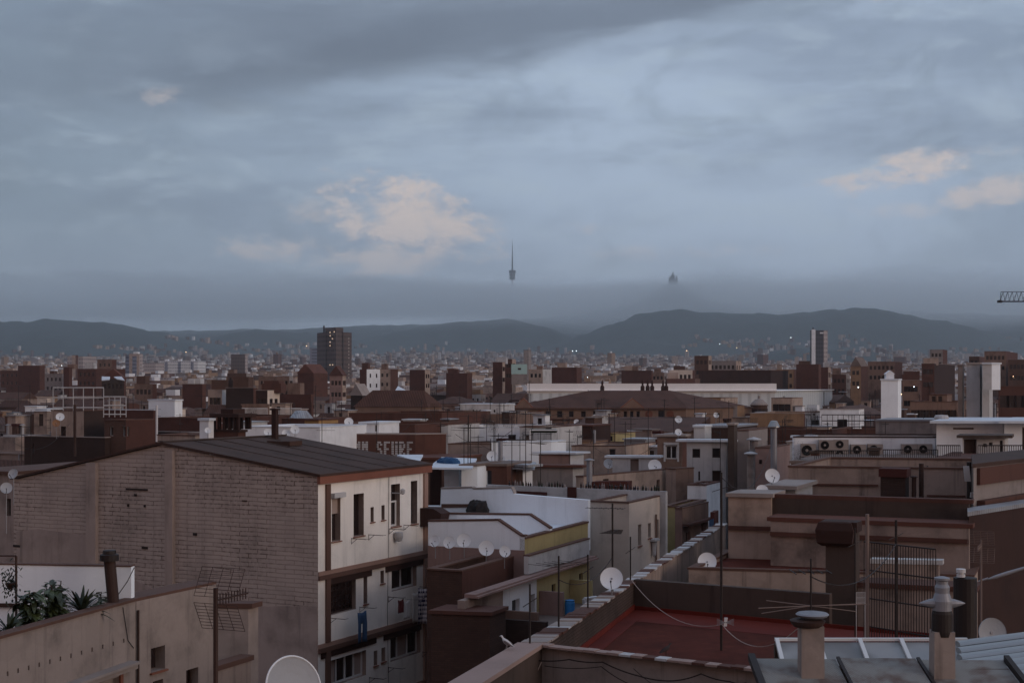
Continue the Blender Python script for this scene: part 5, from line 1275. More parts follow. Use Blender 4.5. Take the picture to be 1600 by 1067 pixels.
# corrugated metal at the corner
cr = thing('corrugated_sheet', (X(1500, 23), 23, 20), 'bright ribbed metal sheets rising at the bottom right corner', 'metal sheet'); mb = MB()
for j, (sx0, sy, nrow) in enumerate(((1496, 1006, 4), (1571, 1036, 4))):
    for r_i in range(nrow):
        y_ = sy + r_i * 10.5; rr = []
        Y = 24.5 - j * 1.6 - r_i * .42
        for px in (sx0 + r_i * 1.5, 1640):
            p = at(px, y_ - (px - sx0) * .13, Y); rr.append([p + Vector((0, .16 * math.cos(t) , .055 * math.sin(t))) for t in [2 * math.pi * i / 12 for i in range(12)]])
        mb.ring(rr)
mb.build('ribs', 'zinc', cr); mb = MB(); mb.wall_poly([at(1500, 1010, 24.6), at(1640, 990, 24.6), at(1640, 1090, 21), at(1575, 1090, 21), at(1570, 1044, 22.6), at(1505, 1048, 22.9)], Vector((0, .05, -.15))); mb.build('sheet', 'metal_grey', cr)
mb = MB(); mb.box(Vector((X(1500, 24), 24.6, 14)), (3, 0, 0), (0, .3, 0), Z3 * 7.2); mb.build('wall', 'brown_dark', cr)
# ================================================================== middle distance roofs, hand placed
random.seed(21)
B_ = block
# --- left
B_('brick_building', 'dark brick terrace block under the beige hut with the brown door', 'building', 38, 164, 684, 116, depth=14, wall='brick_dark', par=.3, cop='coping_grey', front=((51, 53, 693, 709, 'white'),))
B_('roof_hut', 'tall beige roof hut with a brown door and a round vent post', 'hut', 80, 131, 642, 118, pxU=163, zb=18, wall='beige', side_mat='brick_dark', par=.2, cop='coping_brown', front=((94, 103, 666, 683, 'door'),))
flue(117, 632, 713, 4.5, 112, label='thin dark round post in front of the beige hut with the brown door', mat='rust_metal', cap='none')
dish(94, 651, 6.5, 112, label='pale dish at the upper left corner of the beige roof hut', foot=1.2)
dish(88, 661, 6, 111, label='rust brown dish just below the pale one on the beige hut', mat='dish_rust', foot=1.2)
B_('brick_building', 'brick house with three white framed slits and a slanted roof scrap', 'building', 163, 197, 657, 116, pxU=243, A=32, wall='brick_brown', side_mat='brick_red', par=.2, front=((171, 177, 666, 681, 'white'), (191.5, 196, 666, 682, 'white')), side=((199, 202, 667, 681, 'white'),))
B_('brick_building', 'taller dark brick block with a pale flat rim and a white end pipe', 'building', 162, 240, 641, 128, pxU=246, wall='brick_red', par=.35, cop='flat_pale', th=.5)
flue(245, 633, 690, 3.5, 113, label='white vertical pipe at the end of the dark brick block', mat='white_plastic', cap='none')
B_('roof_box', 'pale curtained box room behind a rail on a brick roof', 'roof room', 232, 273, 626, 150, pxU=285, A=35, zb=15, wall='white_lime', par=0, roof='flat_pale')
railing((X(246, 146), 146), (X(284, 146), 146), 18.6, 1.6, 'thin railing in front of the pale curtained box room', n=18, r=.03)
B_('brick_building', 'dark red brick building below the pale curtained box room', 'building', 246, 330, 654, 140, depth=16, wall='brick_red', par=.3)
B_('beige_building', 'low beige wall just behind the ridge of the gabled building, left part', 'wall', 246, 305, 681, 88, depth=3, wall='beige', par=.1, roof='flat_pale', zb=10)
B_('water_tank_hut', 'whitewashed tank hut with a dish left of the dark pavilion', 'hut', 312, 326, 657, 84, pxU=334, A=34, zb=15, wall='white_wall', par=0, roof='flat_pale')
dish(325, 672, 5, 82.5, label='small dish on the whitewashed tank hut', foot=.8)
pv_ = B_('roof_pavilion', 'dark pavilion with open columns behind the gabled roof', 'pavilion', 331, 372, 675, 84, pxU=384, A=40, zb=14, wall='brown', par=0, roof='brown_dark')
i_ = root_info[pv_.name]
for t in [i * i_['lv'] / 5 for i in range(6)]:
    for off in (0.0, -1.2):
        mb = MB(); q = i_['fp'].p(min(t, i_['lv'] - .16), i_['zt'] + .14, off - .2); mb.box(q, i_['fp'].d * .16, i_['fp'].n * .16, Z3 * .72); mb.build('column', 'brown_dark', pv_)
mb = MB(); zz = i_['zt'] + .86; pts = [i_['fp'].p(-.1, 0, .1), i_['fp'].p(i_['lv'] + .1, 0, .1), i_['fp'].p(i_['lv'] + .1, 0, -1.7), i_['fp'].p(-.1, 0, -1.7)]; mb.prism([(p.x, p.y) for p in pts], zz, zz + .22)
pts2 = [i_['fp'].p(.5, 0, -.2), i_['fp'].p(i_['lv'] - .5, 0, -.2), i_['fp'].p(i_['lv'] - .5, 0, -1.4), i_['fp'].p(.5, 0, -1.4)]; mb.prism([(p.x, p.y) for p in pts2], zz + .22, zz + .5); mb.build('canopy', 'brown_dark', pv_)
B_('white_building', 'low white washed wall with dishes behind the gabled roof', 'building', 380, 500, 668, 92, depth=6, B=12, wall='white_wall', par=.3, roof='flat_pale', cop='flat_pale')
for px, py, r_, l in ((419, 675, 6.5, 'left dish of the group right of the square stovepipe'), (447, 677, 6.5, 'low grey dish right of the square stovepipe'), (461, 671, 7, 'highest dish of the group right of the square stovepipe')): dish(px, py, r_, 88, label=l, foot=1.0)
lt = B_('lattice_screen', 'white lattice screen left of the square stovepipe', 'screen', 378, 418, 633, 160, depth=.3, B=3, zb=18, wall='beige_dark', par=0, roof='beige_dark')
for nm, x0, x1, lb in (('white_fence', 378, 418, 'left panel of white wire fence on the far terrace'), ('white_fence', 430, 471, 'right panel of white wire fence on the far terrace')):
    railing((X(x0, 158), 158), (X(x1, 158), 158), 21.4, 2.9, lb, n=22, r=.03, rails=4, mat='white_paint', name=nm)
B_('brown_building', 'brown house with a conical skylight behind the white dishes', 'building', 440, 482, 655, 118, depth=7, wall='brown', par=.2, zb=0)
mb = MB(); c_ = Vector((X(468, 120), 121, Zp(656, 120))); mb.lathe(c_, [(1.15, 0), (.5, .75), (.02, .78)], 10); o = mb.build('skylight', 'corr_metal'); tag(o, 'small conical glass skylight on the brown house', 'skylight')
B_('roof_hut', 'hut with a tan curtain right of the conical skylight', 'hut', 476, 498, 657, 114, depth=3, wall='curtain_tan', par=0, roof='brown')
# --- the lettered wall
sw = B_('lettered_building', 'long dark brown wall painted with big white letters', 'building', 470, 649, 679, 96, pxU=697, A=60, B=4, wall='brown', side_mat='brown', par=.15, cop='coping_grey')
i_ = root_info[sw.name]; fp = i_['fp']; zt_ = i_['zt'] - .45
text_marks(fp, 'SEURE', fp.s(588), zt_, .42, 1.05, .10, sw, 'grimy_white')
text_marks(fp, 'CLMM', fp.s(588) - 4 * .52 - .46, zt_, .42, 1.05, .10, sw, 'grimy_white')
B_('brown_building', 'brown streaked lower wall below the lettered building', 'building', 600, 700, 718, 92, depth=5, B=4, wall='brick_brown', par=0, roof='flat_red')
B_('roof_box', 'white windowed roof box above the lettered wall', 'roof box', 562, 592, 662, 101, depth=3, B=4, zb=18, wall='white_wall', par=0, roof='flat_pale', front=((564, 570, 671, 677, 'dark'), (586, 589, 664, 674, 'grey')))
dish(545, 659, 7, 99, label='round dish on a mast above the lettered wall', mast=678)
mb = MB(); mb.wall_poly([at(620, 710, 82), at(661, 710, 82), at(654, 722, 76)], Vector((0, 0, -.1))); tag(mb.build('white_sheet_roof', 'flat_pale'), 'white triangular roof scrap just above the gabled roof corner', 'roof sheet')
B_('brown_building', 'dark brown flat block behind the lettered wall', 'building', 500, 648, 664, 112, depth=9, B=6, wall='brown', par=.2)
B_('white_building', 'whitish low wall right of the white windowed roof box', 'wall', 649, 700, 664, 116, depth=6, B=6, wall='grimy_white', par=.2)
B_('brown_building', 'striped brown terraces behind the lettered wall', 'building', 545, 690, 646, 158, depth=12, B=8, wall='brown', par=.2, fgrid=(12, 1, .9, 1.2, 1.0, 3))
th_ = B_('tiled_building', 'brown hip roofed hall with tall narrow windows at its end', 'building', 555, 665, 636, 212, pxU=690, A=40, B=14, wall='stone_palace', roof='rooftile', pitched=('hip', 2.5, .4), side=((668, 671, 641, 655), (674, 677, 641, 655), (680, 683, 641, 655), (686, 688, 641, 655)))
mb = MB(); mb.wall_poly([at(616, 612, 216), at(622, 603, 220), at(637, 611, 220), at(633, 619, 214)], Vector((0, 0, -.15))); tag(mb.build('glass_roof_light', 'flat_pale'), 'bright tilted glass panel on the brown hip roof', 'roof light')
B_('brick_building', 'small dark gabled brick house left of the bright glass panel', 'house', 548, 566, 618, 262, pxU=578, wall='brick_dark', roof='coping_grey', pitched=('gable', 2.2, .3))
# --- centre
B_('white_building', 'long white rooftop house with two small dark windows', 'house', 697, 813, 668, 122, depth=8, B=6, wall='white_wall', par=.25, roof='flat_grey', cop='flat_pale', front=((794, 806, 679, 689, 'brown'), (820, 821, 679, 690)))
B_('white_building', 'white house end with a grey door under a green awning', 'house', 812, 862, 668, 119, depth=7, B=6, wall='grimy_white', par=.15, front=((821, 829, 680, 694, 'shutter'),))
aw = thing('awning', at(828, 674, 116), 'dark green awning on a white frame', 'awning'); mb = MB(); a = at(828, 676, 116); mb.box(a, (2.2, 0, 0), (0, 2, 0), Z3 * .25); mb.build('canopy', 'leaf_dark', aw); mb = MB()
for px in (828, 872): q = at(px, 672, 115.8); mb.tube(q, q - Z3 * 2.0, .06, 5)
q = at(828, 672, 115.8); mb.tube(q, q + Vector((2.3, 0, 0)), .06, 5); mb.build('frame', 'white_paint', aw)
B_('white_building', 'low sloping white parapet in front of the long white rooftop house', 'wall', 768, 861, 691, 106, depth=3, B=-14, wall='white_lime', par=.2, cop='flat_pale')
B_('beige_building', 'pinkish low wall below the sloping white parapet', 'wall', 700, 770, 694, 108, depth=4, B=4, wall='beige_mid', par=.1)
B_('dark_veranda', 'dark open veranda right of the green awning', 'veranda', 872, 926, 666, 136, depth=5, B=10, wall='brown_dark', par=0, roof='brown', zb=12)
B_('ochre_building', 'orange-brown low wall under the dark veranda', 'wall', 862, 926, 690, 127, depth=4, B=-10, wall='ochre', par=.1)
flue(782, 689, 728, 7, 88, label='grey square-ribbed flue between the white huts and the sloping parapet', cap='none')
flue(921, 710, 760, 9, 78, label='stout grey flue rising behind the bottle-lined wall', cap='disc')
flue(929, 672, 692, 4, 118, label='short grey flue left of the yellowish terrace house', cap='none')
B_('roof_hut', 'left white hut under the flat sheet with the blue tarpaulin', 'hut', 694, 717, 733, 84, depth=4, pxU=722, zb=10, wall='white_wall', par=0, roof='flat_pale', over=.2, B=5)
B_('roof_hut', 'right white hut beside the dark doorway', 'hut', 721, 746, 728, 82, depth=3, zb=10, B=-12, wall='white_lime', par=0, roof='flat_grey', over=.1)
B_('brown_shed', 'brown shed with a dark opening right of the white huts', 'shed', 746, 792, 728, 83, depth=3.5, B=4, zb=10, wall='brown', par=0, roof='flat_grey', front=((750, 768, 735, 757, 'dark'),))
B_('grey_shed', 'grey shed under a ribbed sheet roof', 'shed', 790, 817, 729, 84, pxU=832, A=50, zb=10, wall='beige_dark', side_mat='white_wall', par=0, roof='corr_metal', over=.25)
mb = MB(); a = at(760, 722, 90); mb.wall_poly([at(775, 729, 84), at(835, 733, 83), at(838, 722, 92), at(795, 718, 92)], Vector((0, 0, -.08))); tag(mb.build('ribbed_roof', 'corr_metal'), 'ribbed grey sheet roof beside the square-ribbed flue', 'sheet roof')
mb = MB(); mb.wall_poly([at(668, 730, 80), at(738, 731, 80), at(745, 716, 88), at(690, 714, 88)], Vector((0, 0, -.1))); tag(mb.build('flat_sheet_roof', 'flat_pale'), 'flat white sheet roof that carries the blue tarpaulin', 'sheet roof')
mb = MB(); mb.prism([(X(672, 84), 84), (X(690, 84), 84), (X(690, 87), 87), (X(672, 87), 87)], 15, Zp(732, 84)); tag(mb.build('brown_shed', 'brown_dark'), 'dark shed side below the flat white sheet roof', 'shed')
bc = at(702, 726, 83.5); lump('tarpaulin', 'crumpled bright blue tarpaulin heaped on a white roof', 'tarpaulin', loop(bc, .62, .5, Zp(714.5, 83.5), 20, .15), bc.z - .12, 'tarp_blue', 5, .15)
B_('grey_building', 'grey plastered block with two holes and a thin brown ledge', 'building', 832, 895, 730, 88, pxU=912, A=48, B=8, zb=0, wall='grey_render', side_mat='grimy_white', par=0, roof='flat_red', over=.25)
B_('shed', 'rust streaked shed with pale end wall above the grey block', 'shed', 842, 891, 709, 101, pxU=912, A=50, B=4, wall='pinkish', side_mat='white_wall', par=0, roof='flat_pale', over=.2)
B_('beige_building', 'beige building with a small window left of the white shed', 'building', 893, 976, 697, 114, depth=8, B=4, wall='beige', par=.2, front=((952, 962, 701, 712, 'grey'),))
B_('yellow_house', 'dull yellow terrace house front under the palace wing', 'house', 932, 962, 678, 142, depth=6, B=4, wall='olive_yellow', par=.2, front=((936, 957, 681, 689, 'dark'),))
B_('yellow_house', 'long dull yellow upper wall right of the terrace house', 'house', 975, 1035, 678, 150, depth=6, B=4, wall='ochre', par=.2)
B_('brown_shed', 'dark red plank barn door wall between the masts', 'wall', 996, 1026, 686, 128, depth=4, B=4, wall='maroon', par=.1)
B_('white_shed', 'white flat shed with a grey metal door', 'shed', 957, 1019, 715, 95, pxU=1024, B=4, zb=10, wall='grimy_white', par=0, roof='flat_pale', over=.22, front=((985, 998, 717, 737, 'shutter'),))
dish(951, 724, 8, 96, label='dish at the left end of the white flat shed', foot=1.2)
B_('beige_building', 'long beige blank wall rising to the right behind the bottle-lined wall', 'building', 900, 912, 745, 82, pxU=1054, A=39, wall='beige', side_mat='beige', par=.15, roof='flat_grey', side=((1026, 1031, 749, 766, 'grey'), (942, 951, 748, 751, 'dark')))
hw = B_('brown_house', 'brown house with one large white framed window', 'house', 1027, 1066, 682, 100, pxU=1074, B=6, wall='beige_dark', side_mat='brown', par=0, roof='coping_grey', over=.12, front=((1040, 1058, 696, 717, 'white', 2),))
i_ = root_info[hw.name]; fp = i_['fp']
for a, b, c, d in ((1037, 1040, 693, 721), (1058, 1061, 693, 721), (1037, 1061, 691, 695)):
    mb = MB(); mb.box(fp.pp(a, d, .002), fp.d * (fp.s(b) - fp.s(a)), fp.n * .04, Z3 * ((d - c) * 100 / F)); mb.build('window_surround', 'grimy_white', hw)
dish(1060, 675, 5.5, 98, label='small dish on the roof of the brown house with the large window', foot=.6)
B_('beige_building', 'beige rear wall with dead ivy below the brown house', 'building', 1040, 1056, 733, 88, pxU=1084, A=50, wall='beige_mid', side_mat='beige_dark', par=.2)
wh = B_('white_house', 'narrow white two-storey house with dark windows and a perforated screen', 'house', 1073, 1134, 690, 92, pxU=1140, B=6, wall='grimy_white', par=0, roof='flat_pale', over=.3,
        front=((1082, 1094, 701, 715, 'brown'), (1113, 1125, 700, 715, 'brown'), (1113, 1127, 735, 758, 'door'), (1091, 1094, 736, 751, 'grey')))
B_('roof_vent_house', 'grimy white vent housing on top of the narrow white house', 'vent housing', 1084, 1101, 667, 95, depth=1.6, B=6, zb=23, wall='grimy_white', par=0, roof='flat_pale')
B_('white_house', 'low white step beside the foot of the narrow white house', 'wall', 1074, 1104, 758, 86, depth=3, B=4, wall='white_wall', par=.1, cop='brown')
B_('tiled_roof_house', 'grey sheet roofed block with tile rim behind the narrow white house', 'house', 1085, 1146, 668, 104, depth=7, B=6, wall='brown_dark', par=0, roof='metal_grey')
B_('brown_column', 'dark rendered shaft right of the narrow white house', 'shaft', 1140, 1147, 664, 90, depth=.8, B=4, wall='concrete_dark', par=0, roof='coping_grey')
B_('grey_building', 'tall grey stained wall between the dark shaft and the round ducts', 'building', 1147, 1170, 673, 92, depth=5, B=4, wall='grey_render', par=.1)
flue(1173, 697, 772, 12, 86, label='thick round duct with a white cap, left of the shiny cone flue', mat='concrete', cap='disc', capmat='grimy_white')
flue(1178, 674, 702, 13, 91, label='short banded ventilator behind the thick round duct', mat='grey_render', cap='disc', capmat='grimy_white')
B_('beige_building', 'purple-grey wall with a small square window behind the duct', 'building', 1180, 1206, 700, 90, depth=5, B=4, wall='pinkish', par=.1, front=((1186, 1191, 718, 725, 'dark'),))
flue(1209, 658, 745, 10, 80, label='steel flue with a shiny conical cap', mat='metal_grey', cap='bell', capmat='zinc')
# --- right
B_('ochre_building', 'ochre-brown building with a pale parapet line and fire wall', 'building', 1172, 1256, 646, 172, depth=12, B=6, wall='ochre', par=.2, side_mat='brown', cop='coping_grey')
B_('brown_building', 'long brown terrace under the ochre-brown building', 'building', 1165, 1300, 672, 128, depth=10, B=5, wall='brown', par=.3)
B_('white_house', 'white roof house with a dark square door behind a rail', 'house', 1281, 1342, 640, 142, pxU=1350, B=4, wall='white_wall', par=.2, cop='coping_grey', front=((1308, 1324, 655, 669, 'brown'),))
B_('white_house', 'small whitish hut left of the roof house with the square door', 'hut', 1258, 1281, 644, 146, depth=4, B=4, wall='grimy_white', par=.1, front=((1268, 1280, 656, 670, 'dark'),))
railing((X(1284, 137), 137), (X(1402, 137), 137), 22.7, 1.35, 'long thin terrace rail in front of the white roof house', n=14, r=.03, rails=3)
B_('brown_building', 'brown roof block below the thin terrace rail', 'building', 1255, 1404, 671, 134, depth=10, B=4, wall='brown', par=.25)
B_('grey_roof', 'long grey slab roof at the foot of the white chimney tower', 'roof', 1368, 1470, 658, 122, depth=7, B=4, wall='grey_render', par=0, roof='metal_grey')
wt_ = B_('chimney_tower', 'plain white chimney tower with a small arched bell cote', 'tower', 1376.5, 1403, 594, 135, depth=2.0, B=3, wall='white_lime', par=0, roof='flat_pale')
B_('bell_cote', 'small white arched cote on top of the white chimney tower', 'cote', 1385, 1398, 584, 135.6, depth=1.0, B=3, zb=27.4, wall='white_wall', par=0, roof='flat_pale', front=((1389, 1393, 586, 592, 'dark'),)) if False else None
i_ = root_info[wt_.name]; mb = MB(); q = i_['fp'].p(.55, i_['zt'] + .14, -.3)
mb.box(q, i_['fp'].d * .75, i_['fp'].n * -.8, Z3 * .45); mb.wall_poly([q + Z3 * .45 - i_['fp'].d * .1, q + Z3 * .45 + i_['fp'].d * .85, q + Z3 * .8 + i_['fp'].d * .375], i_['fp'].n * -.8); mb.build('cap_cote', 'white_wall', wt_)
aw_ = B_('white_building', 'long low white service wall that carries the air conditioners', 'building', 1240, 1461, 684, 82, depth=5, B=4, wall='white_wall', par=.1, roof='flat_grey', cop='brown_dark')
i_ = root_info[aw_.name]; fp = i_['fp']
for px, py, fans, w_, h_ in ((1290, 703, 1, .85, .6), (1313, 716, 2, .82, 1.1), (1340, 710, 1, .85, .6), (1366, 710, 1, .85, .62), (1419, 709, 1, .85, .58), (1443, 709, 1, .85, .58), (1262, 713, 1, .85, .75)):
    ac_unit(fp, fp.s(px), fp.z(px, py), w_, h_, .35, fans, {2: 'grey air conditioner with two stacked fans'}.get(fans, 'grey air conditioner with one round fan'), px, py)
B_('electrical_cabinet', 'dark grey tall cabinet among the air conditioners', 'cabinet', 1358, 1373, 703, 80, depth=.5, B=4, zb=21, wall='concrete_dark', par=0, roof='concrete_dark')
B_('electrical_cabinet', 'brownish low cabinet left of the double-fan air conditioner', 'cabinet', 1268, 1278, 708, 80, depth=.5, B=4, zb=21, wall='brown', par=0, roof='concrete_dark')
B_('white_panel_wall', 'bright white wall piece at the left end of the service wall', 'wall', 1238, 1272, 684, 84, depth=.5, B=4, zb=18, wall='white_lime', par=0, roof='flat_pale')
railing((X(1273, 75), 75), (X(1372, 75), 75), 22.75, .75, 'white-backed rail in front of the air conditioners', n=34, r=.018)
railing((X(1380, 76), 76), (X(1465, 76), 76), 22.75, .75, 'dark rail right of the tall cabinet', n=26, r=.018)
B_('beige_building', 'low terrace slab under the row of air conditioners', 'terrace', 1236, 1470, 725, 74, depth=8, B=6, wall='beige_dark', par=0, roof='flat_grey')
rng = random.Random(2)
sb_ = thing('shrub', at(1250, 722, 76), 'dark scraggy shrub at the left end of the air conditioners', 'shrub'); mb = MB()
for i in range(260): q = at(1250, 722, 76) + Vector((rng.gauss(0, .35), rng.gauss(0, .25), abs(rng.gauss(.35, .3)))); a = rng.uniform(0, 6.28); leafblade(mb, q, Vector((math.cos(a), math.sin(a), .4)).normalized(), Z3, .14, .05, .3, 2)
mb.build('foliage', 'leaf_dark', sb_); mb = MB(); mb.tube(at(1250, 728, 76), at(1250, 712, 76), .03, 5); mb.build('stem', 'bark', sb_)
# white roof house at the far right
wr = B_('white_house', 'white roof house with an overhanging slab at the right edge', 'house', 1463, 1568, 661, 80, depth=8, B=3, wall='white_wall', par=0, roof='flat_pale', over=.3, front=((1489, 1522, 668, 671, 'grey'),))
wr2 = B_('white_house', 'white roof house end cut by the right edge of the picture', 'house', 1569, 1640, 661, 79, depth=8, B=3, wall='white_lime', par=0, roof='flat_pale', over=.35, front=((1597, 1612, 667, 720, 'grey'),))
dh = B_('roof_shed', 'dark lean-to with open bays in front of the white roof house', 'lean-to', 1504, 1570, 684, 75, depth=2, B=3, zb=19, wall='grimy_white', par=0, roof='concrete_dark', over=.18, front=((1506, 1526, 686, 716, 'door'), (1536, 1542, 693, 698, 'dark'), (1545, 1551, 691, 697, 'dark'), (1562, 1567, 688, 712, 'brown')))
railing((X(1464, 72), 72), (X(1500, 72), 72), 22.9, 1.0, 'thin rail left of the dark lean-to', n=12, r=.02)
railing((X(1528, 72), 72), (X(1605, 72), 72), 22.9, 1.0, 'thin rail right of the dark lean-to', n=22, r=.02)
B_('beige_building', 'brown terrace slab below the white roof house', 'terrace', 1458, 1640, 722, 69, depth=8, B=3, wall='brown', par=0, roof='brown')
# tank, dishes on that house
tk = thing('water_tank', at(1471, 655, 84), 'squat pale tank on the roof left of the twin shafts', 'tank'); mb = MB(); q = at(1471, 655, 84); mb.lathe(Vector((q.x, q.y, Zp(661, 82))), [(.40, 0), (.42, .3), (.36, .42), (.02, .44)], 14); mb.build('tank', 'grimy_white', tk)
# twin shafts
B_('service_shaft', 'slim pinkish shaft left of the grey twin shaft block', 'shaft', 1496.5, 1504, 571, 120, depth=1.2, B=3, wall='beige', par=0, roof='coping_grey')
B_('service_shaft', 'grey blank lift shaft, left half of the twin shaft block', 'shaft', 1510, 1531, 569, 118, depth=3, B=3, wall='grimy_white', par=0, roof='coping_grey')
B_('service_shaft', 'pale lift shaft with a projecting box, right half of the twin block', 'shaft', 1534.5, 1545.5, 570, 117, depth=3, B=3, wall='grimy_white', par=0, roof='coping_grey')
B_('shaft_box', 'bright white box head projecting from the right shaft', 'box', 1536, 1549.5, 569, 115.5, pxU=1563, A=62, B=3, zb=Zp(609, 115.5), wall='grimy_white', side_mat='white_lime', par=0, roof='flat_pale')
B_('brown_building', 'dark brown flat building behind the twin shafts', 'building', 1560, 1660, 604, 190, depth=14, B=6, wall='brown', par=.3, fgrid=(8, 2, 1.2, 1.6, 1.2, 3))
B_('beige_building', 'beige terraced flats with balconies left of the slim shaft', 'building', 1422, 1496, 628, 178, depth=12, B=6, wall='beige_dark', par=.3, fgrid=(7, 2, 1.1, 2.0, 1.0, 3.1))
B_('roof_house', 'dark canopied roof terrace on the beige flats', 'roof house', 1452, 1480, 617, 182, depth=5, B=6, zb=20, wall='beige_dark', par=0, roof='brown', front=((1456, 1462, 619, 628), (1466, 1472, 619, 628)))
# palace and glass hall
pal = B_('palace', 'long tiled palace with pediments and painted medallions on its upper wall', 'palace', 786, 1072, 638, 232, depth=17, pxU=1105, A=48, B=2.5, wall='stone_palace', roof='rooftile', pitched=('hip', 2.9, .5),
         front=tuple((851.5 + q - 4, 851.5 + q + 4, 642, 652, 'dark' if k in (0, 1, 4) else 'grey') for k, q in enumerate((5, 23, 41, 60, 79, 97))) + ((974, 980, 642, 652, 'grey'), (984, 990, 642, 652, 'grey'), (994, 1000, 642, 652, 'grey'), (812, 818, 643, 652, 'grey'), (822, 828, 643, 652, 'grey'), (1028, 1038, 641, 652, 'grey')))
i_ = root_info[pal.name]; fp = i_['fp']
for a, b in ((803, 833), (970, 1006)):
    mb = MB(); m_ = (a + b) / 2; z0 = i_['zt'] + .0; q0, q1 = fp.p(fp.s(a), z0, .3), fp.p(fp.s(b), z0, .3); mb.wall_poly([q0, q1, (q0 + q1) / 2 + Z3 * 1.5], fp.n * -2.0); mb.build('pediment', 'stone_palace', pal)
    mb = MB(); pk = (q0 + q1) / 2 + Z3 * 1.5
    for u_, v_ in ((q0, pk), (pk, q1)): mb.wall_poly([u_, v_, v_ + Z3 * .2, u_ + Z3 * .2], fp.n * -2.1)
    mb.build('pediment_rim', 'terracotta', pal)
for px, hh in ((843, 1), (960, 1), (1014, 1), (1047, 0)):
    mb = MB(); c_ = fp.p(fp.s(px), fp.z(px, 647), .01)
    mb.lathe(c_, [(.62, 0), (.62, .03), (.5, .03), (.5, .0)], 18, fp.n); mb.lathe(c_, [(.3, .0), (.3, .05), (.02, .06)], 14, fp.n); mb.build('medallion', 'terracotta', pal)
mb = MB()
for zz in (i_['zt'] - .12, i_['zt'] - 1.85): mb.box(fp.p(0, zz, .005), fp.d * i_['lv'], fp.n * .35, Z3 * .22)
mb.build('cornice', 'trim_brown', pal)
mb = MB()
for px in (941, 1004, 1012, 1019, 1036, 1041): q = at(px, 608, 239); q.z = i_['zt'] + 2.7; mb.lathe(q, [(.35, 0), (.35, .8), (.15, 1.1), (.2, 1.5), (.02, 2.0)], 6)
mb.build('finial', 'brown_dark', pal)
B_('tiled_building', 'lower tiled wing running below the palace windows', 'building', 880, 1074, 674, 176, depth=9, B=3, wall='beige_dark', roof='rooftile', pitched=('shed', 1.6, .4), fgrid=(14, 1, .7, .9, .8, 3))
B_('terrace_building', 'long brown terrace wall left of the palace', 'building', 686, 800, 647, 206, depth=12, B=4, wall='beige_dark', par=.2, cop='coping_grey')
B_('roof_house', 'white ribbed roof house with four black windows left of the palace', 'roof house', 718, 783, 632, 214, depth=5, B=4, zb=20, wall='grimy_white', par=0, roof='flat_pale', front=((738, 741, 640, 644), (749, 752, 640, 644), (760, 763, 640, 644), (771, 774, 640, 644)))
gh = B_('glass_hall', 'huge pale glass-fronted hall with a plain whitish top band', 'hall', 826, 1211, 611, 300, depth=60, B=0.5, wall='glass_hall', par=0, roof='hall_top', over=.3)
i_ = root_info[gh.name]; fp = i_['fp']; mb = MB(); mb.box(fp.p(-.3, i_['zt'] - .4, .02), fp.d * (i_['lv'] + .6), fp.n * -20, Z3 * 2.0); mb.build('top_band', 'hall_top', gh)
B_('modern_building', 'long dark flat office block above the glass hall', 'building', 1092, 1204, 579, 370, depth=20, B=1, wall='brown_dark', par=0, roof='brown', zb=0)
B_('brown_building', 'brown and ochre striped low building before the glass hall', 'building', 1060, 1126, 622, 262, depth=12, B=3, wall='ochre', side_mat='beige', par=.3, fgrid=(8, 1, .7, 1.6, 1.2, 3))
B_('grey_building', 'grey curtain-walled roof house with an ochre end before the glass hall', 'building', 1126, 1152, 634, 240, pxU=1163, A=40, B=3, wall='grey_render', side_mat='ochre', par=.1)
tu = thing('domed_turret', at(1186, 650, 255), 'round brick turret with arches and a pale shallow dome', 'turret'); q = at(1186, 650, 255); mb = MB(); rr_ = 13 * 255 / F; q.z = 0
mb.lathe(q, [(rr_, 0), (rr_, Zp(634, 255)), (rr_ * 1.1, Zp(634, 255)), (rr_ * 1.1, Zp(632.5, 255))], 20); mb.build('drum', 'brick_brown', tu)
mb = MB(); mb.lathe(q + Z3 * Zp(632.5, 255), [(rr_ * 1.05, 0), (rr_ * .95, .35), (rr_ * .5, .95), (rr_ * .15, 1.1), (rr_ * .15, 1.6), (.02, 1.7)], 20); mb.build('dome', 'coping_grey', tu)
for k in range(-3, 4):
    a = R(k * 22 - 8); d_ = Vector((math.sin(a), -math.cos(a), 0)); pl = Plane(q + d_ * (rr_ + .01) - Vector((-d_.y, d_.x, 0)) * .3, Vector((-d_.y, d_.x, 0))); mb = MB(); mb.box(pl.p(.02, Zp(648, 255), .0), pl.d * .56, pl.n * .05, Z3 * 1.1); mb.build('arch', 'brown_dark', tu)
B_('white_building', 'pale stepped terrace house right of the domed turret', 'building', 1205, 1238, 622, 240, depth=8, B=5, wall='beige', par=.3, fgrid=(3, 1, 1, 1.4, 1, 3))
# ================================================================== landmarks on the skyline
def g0(Y): return interp(Y, BASE)
def tower(label, pxL, pxR, py, Y, pxU=None, wall='tower_brown', side=None, A=24, B=24, depth=None, name='tower_block', roof='brown_dark', par=0, desc=None, group=None, **k):
    return block(name, label, k.pop('cat', 'tower block'), pxL, pxR, py, Y, depth=depth, pxU=pxU, A=A, B=B, zb=g0(Y) - 3, wall=wall, side_mat=side, roof=roof, par=par, cop=None, over=.1, desc=desc, group=group, **k)
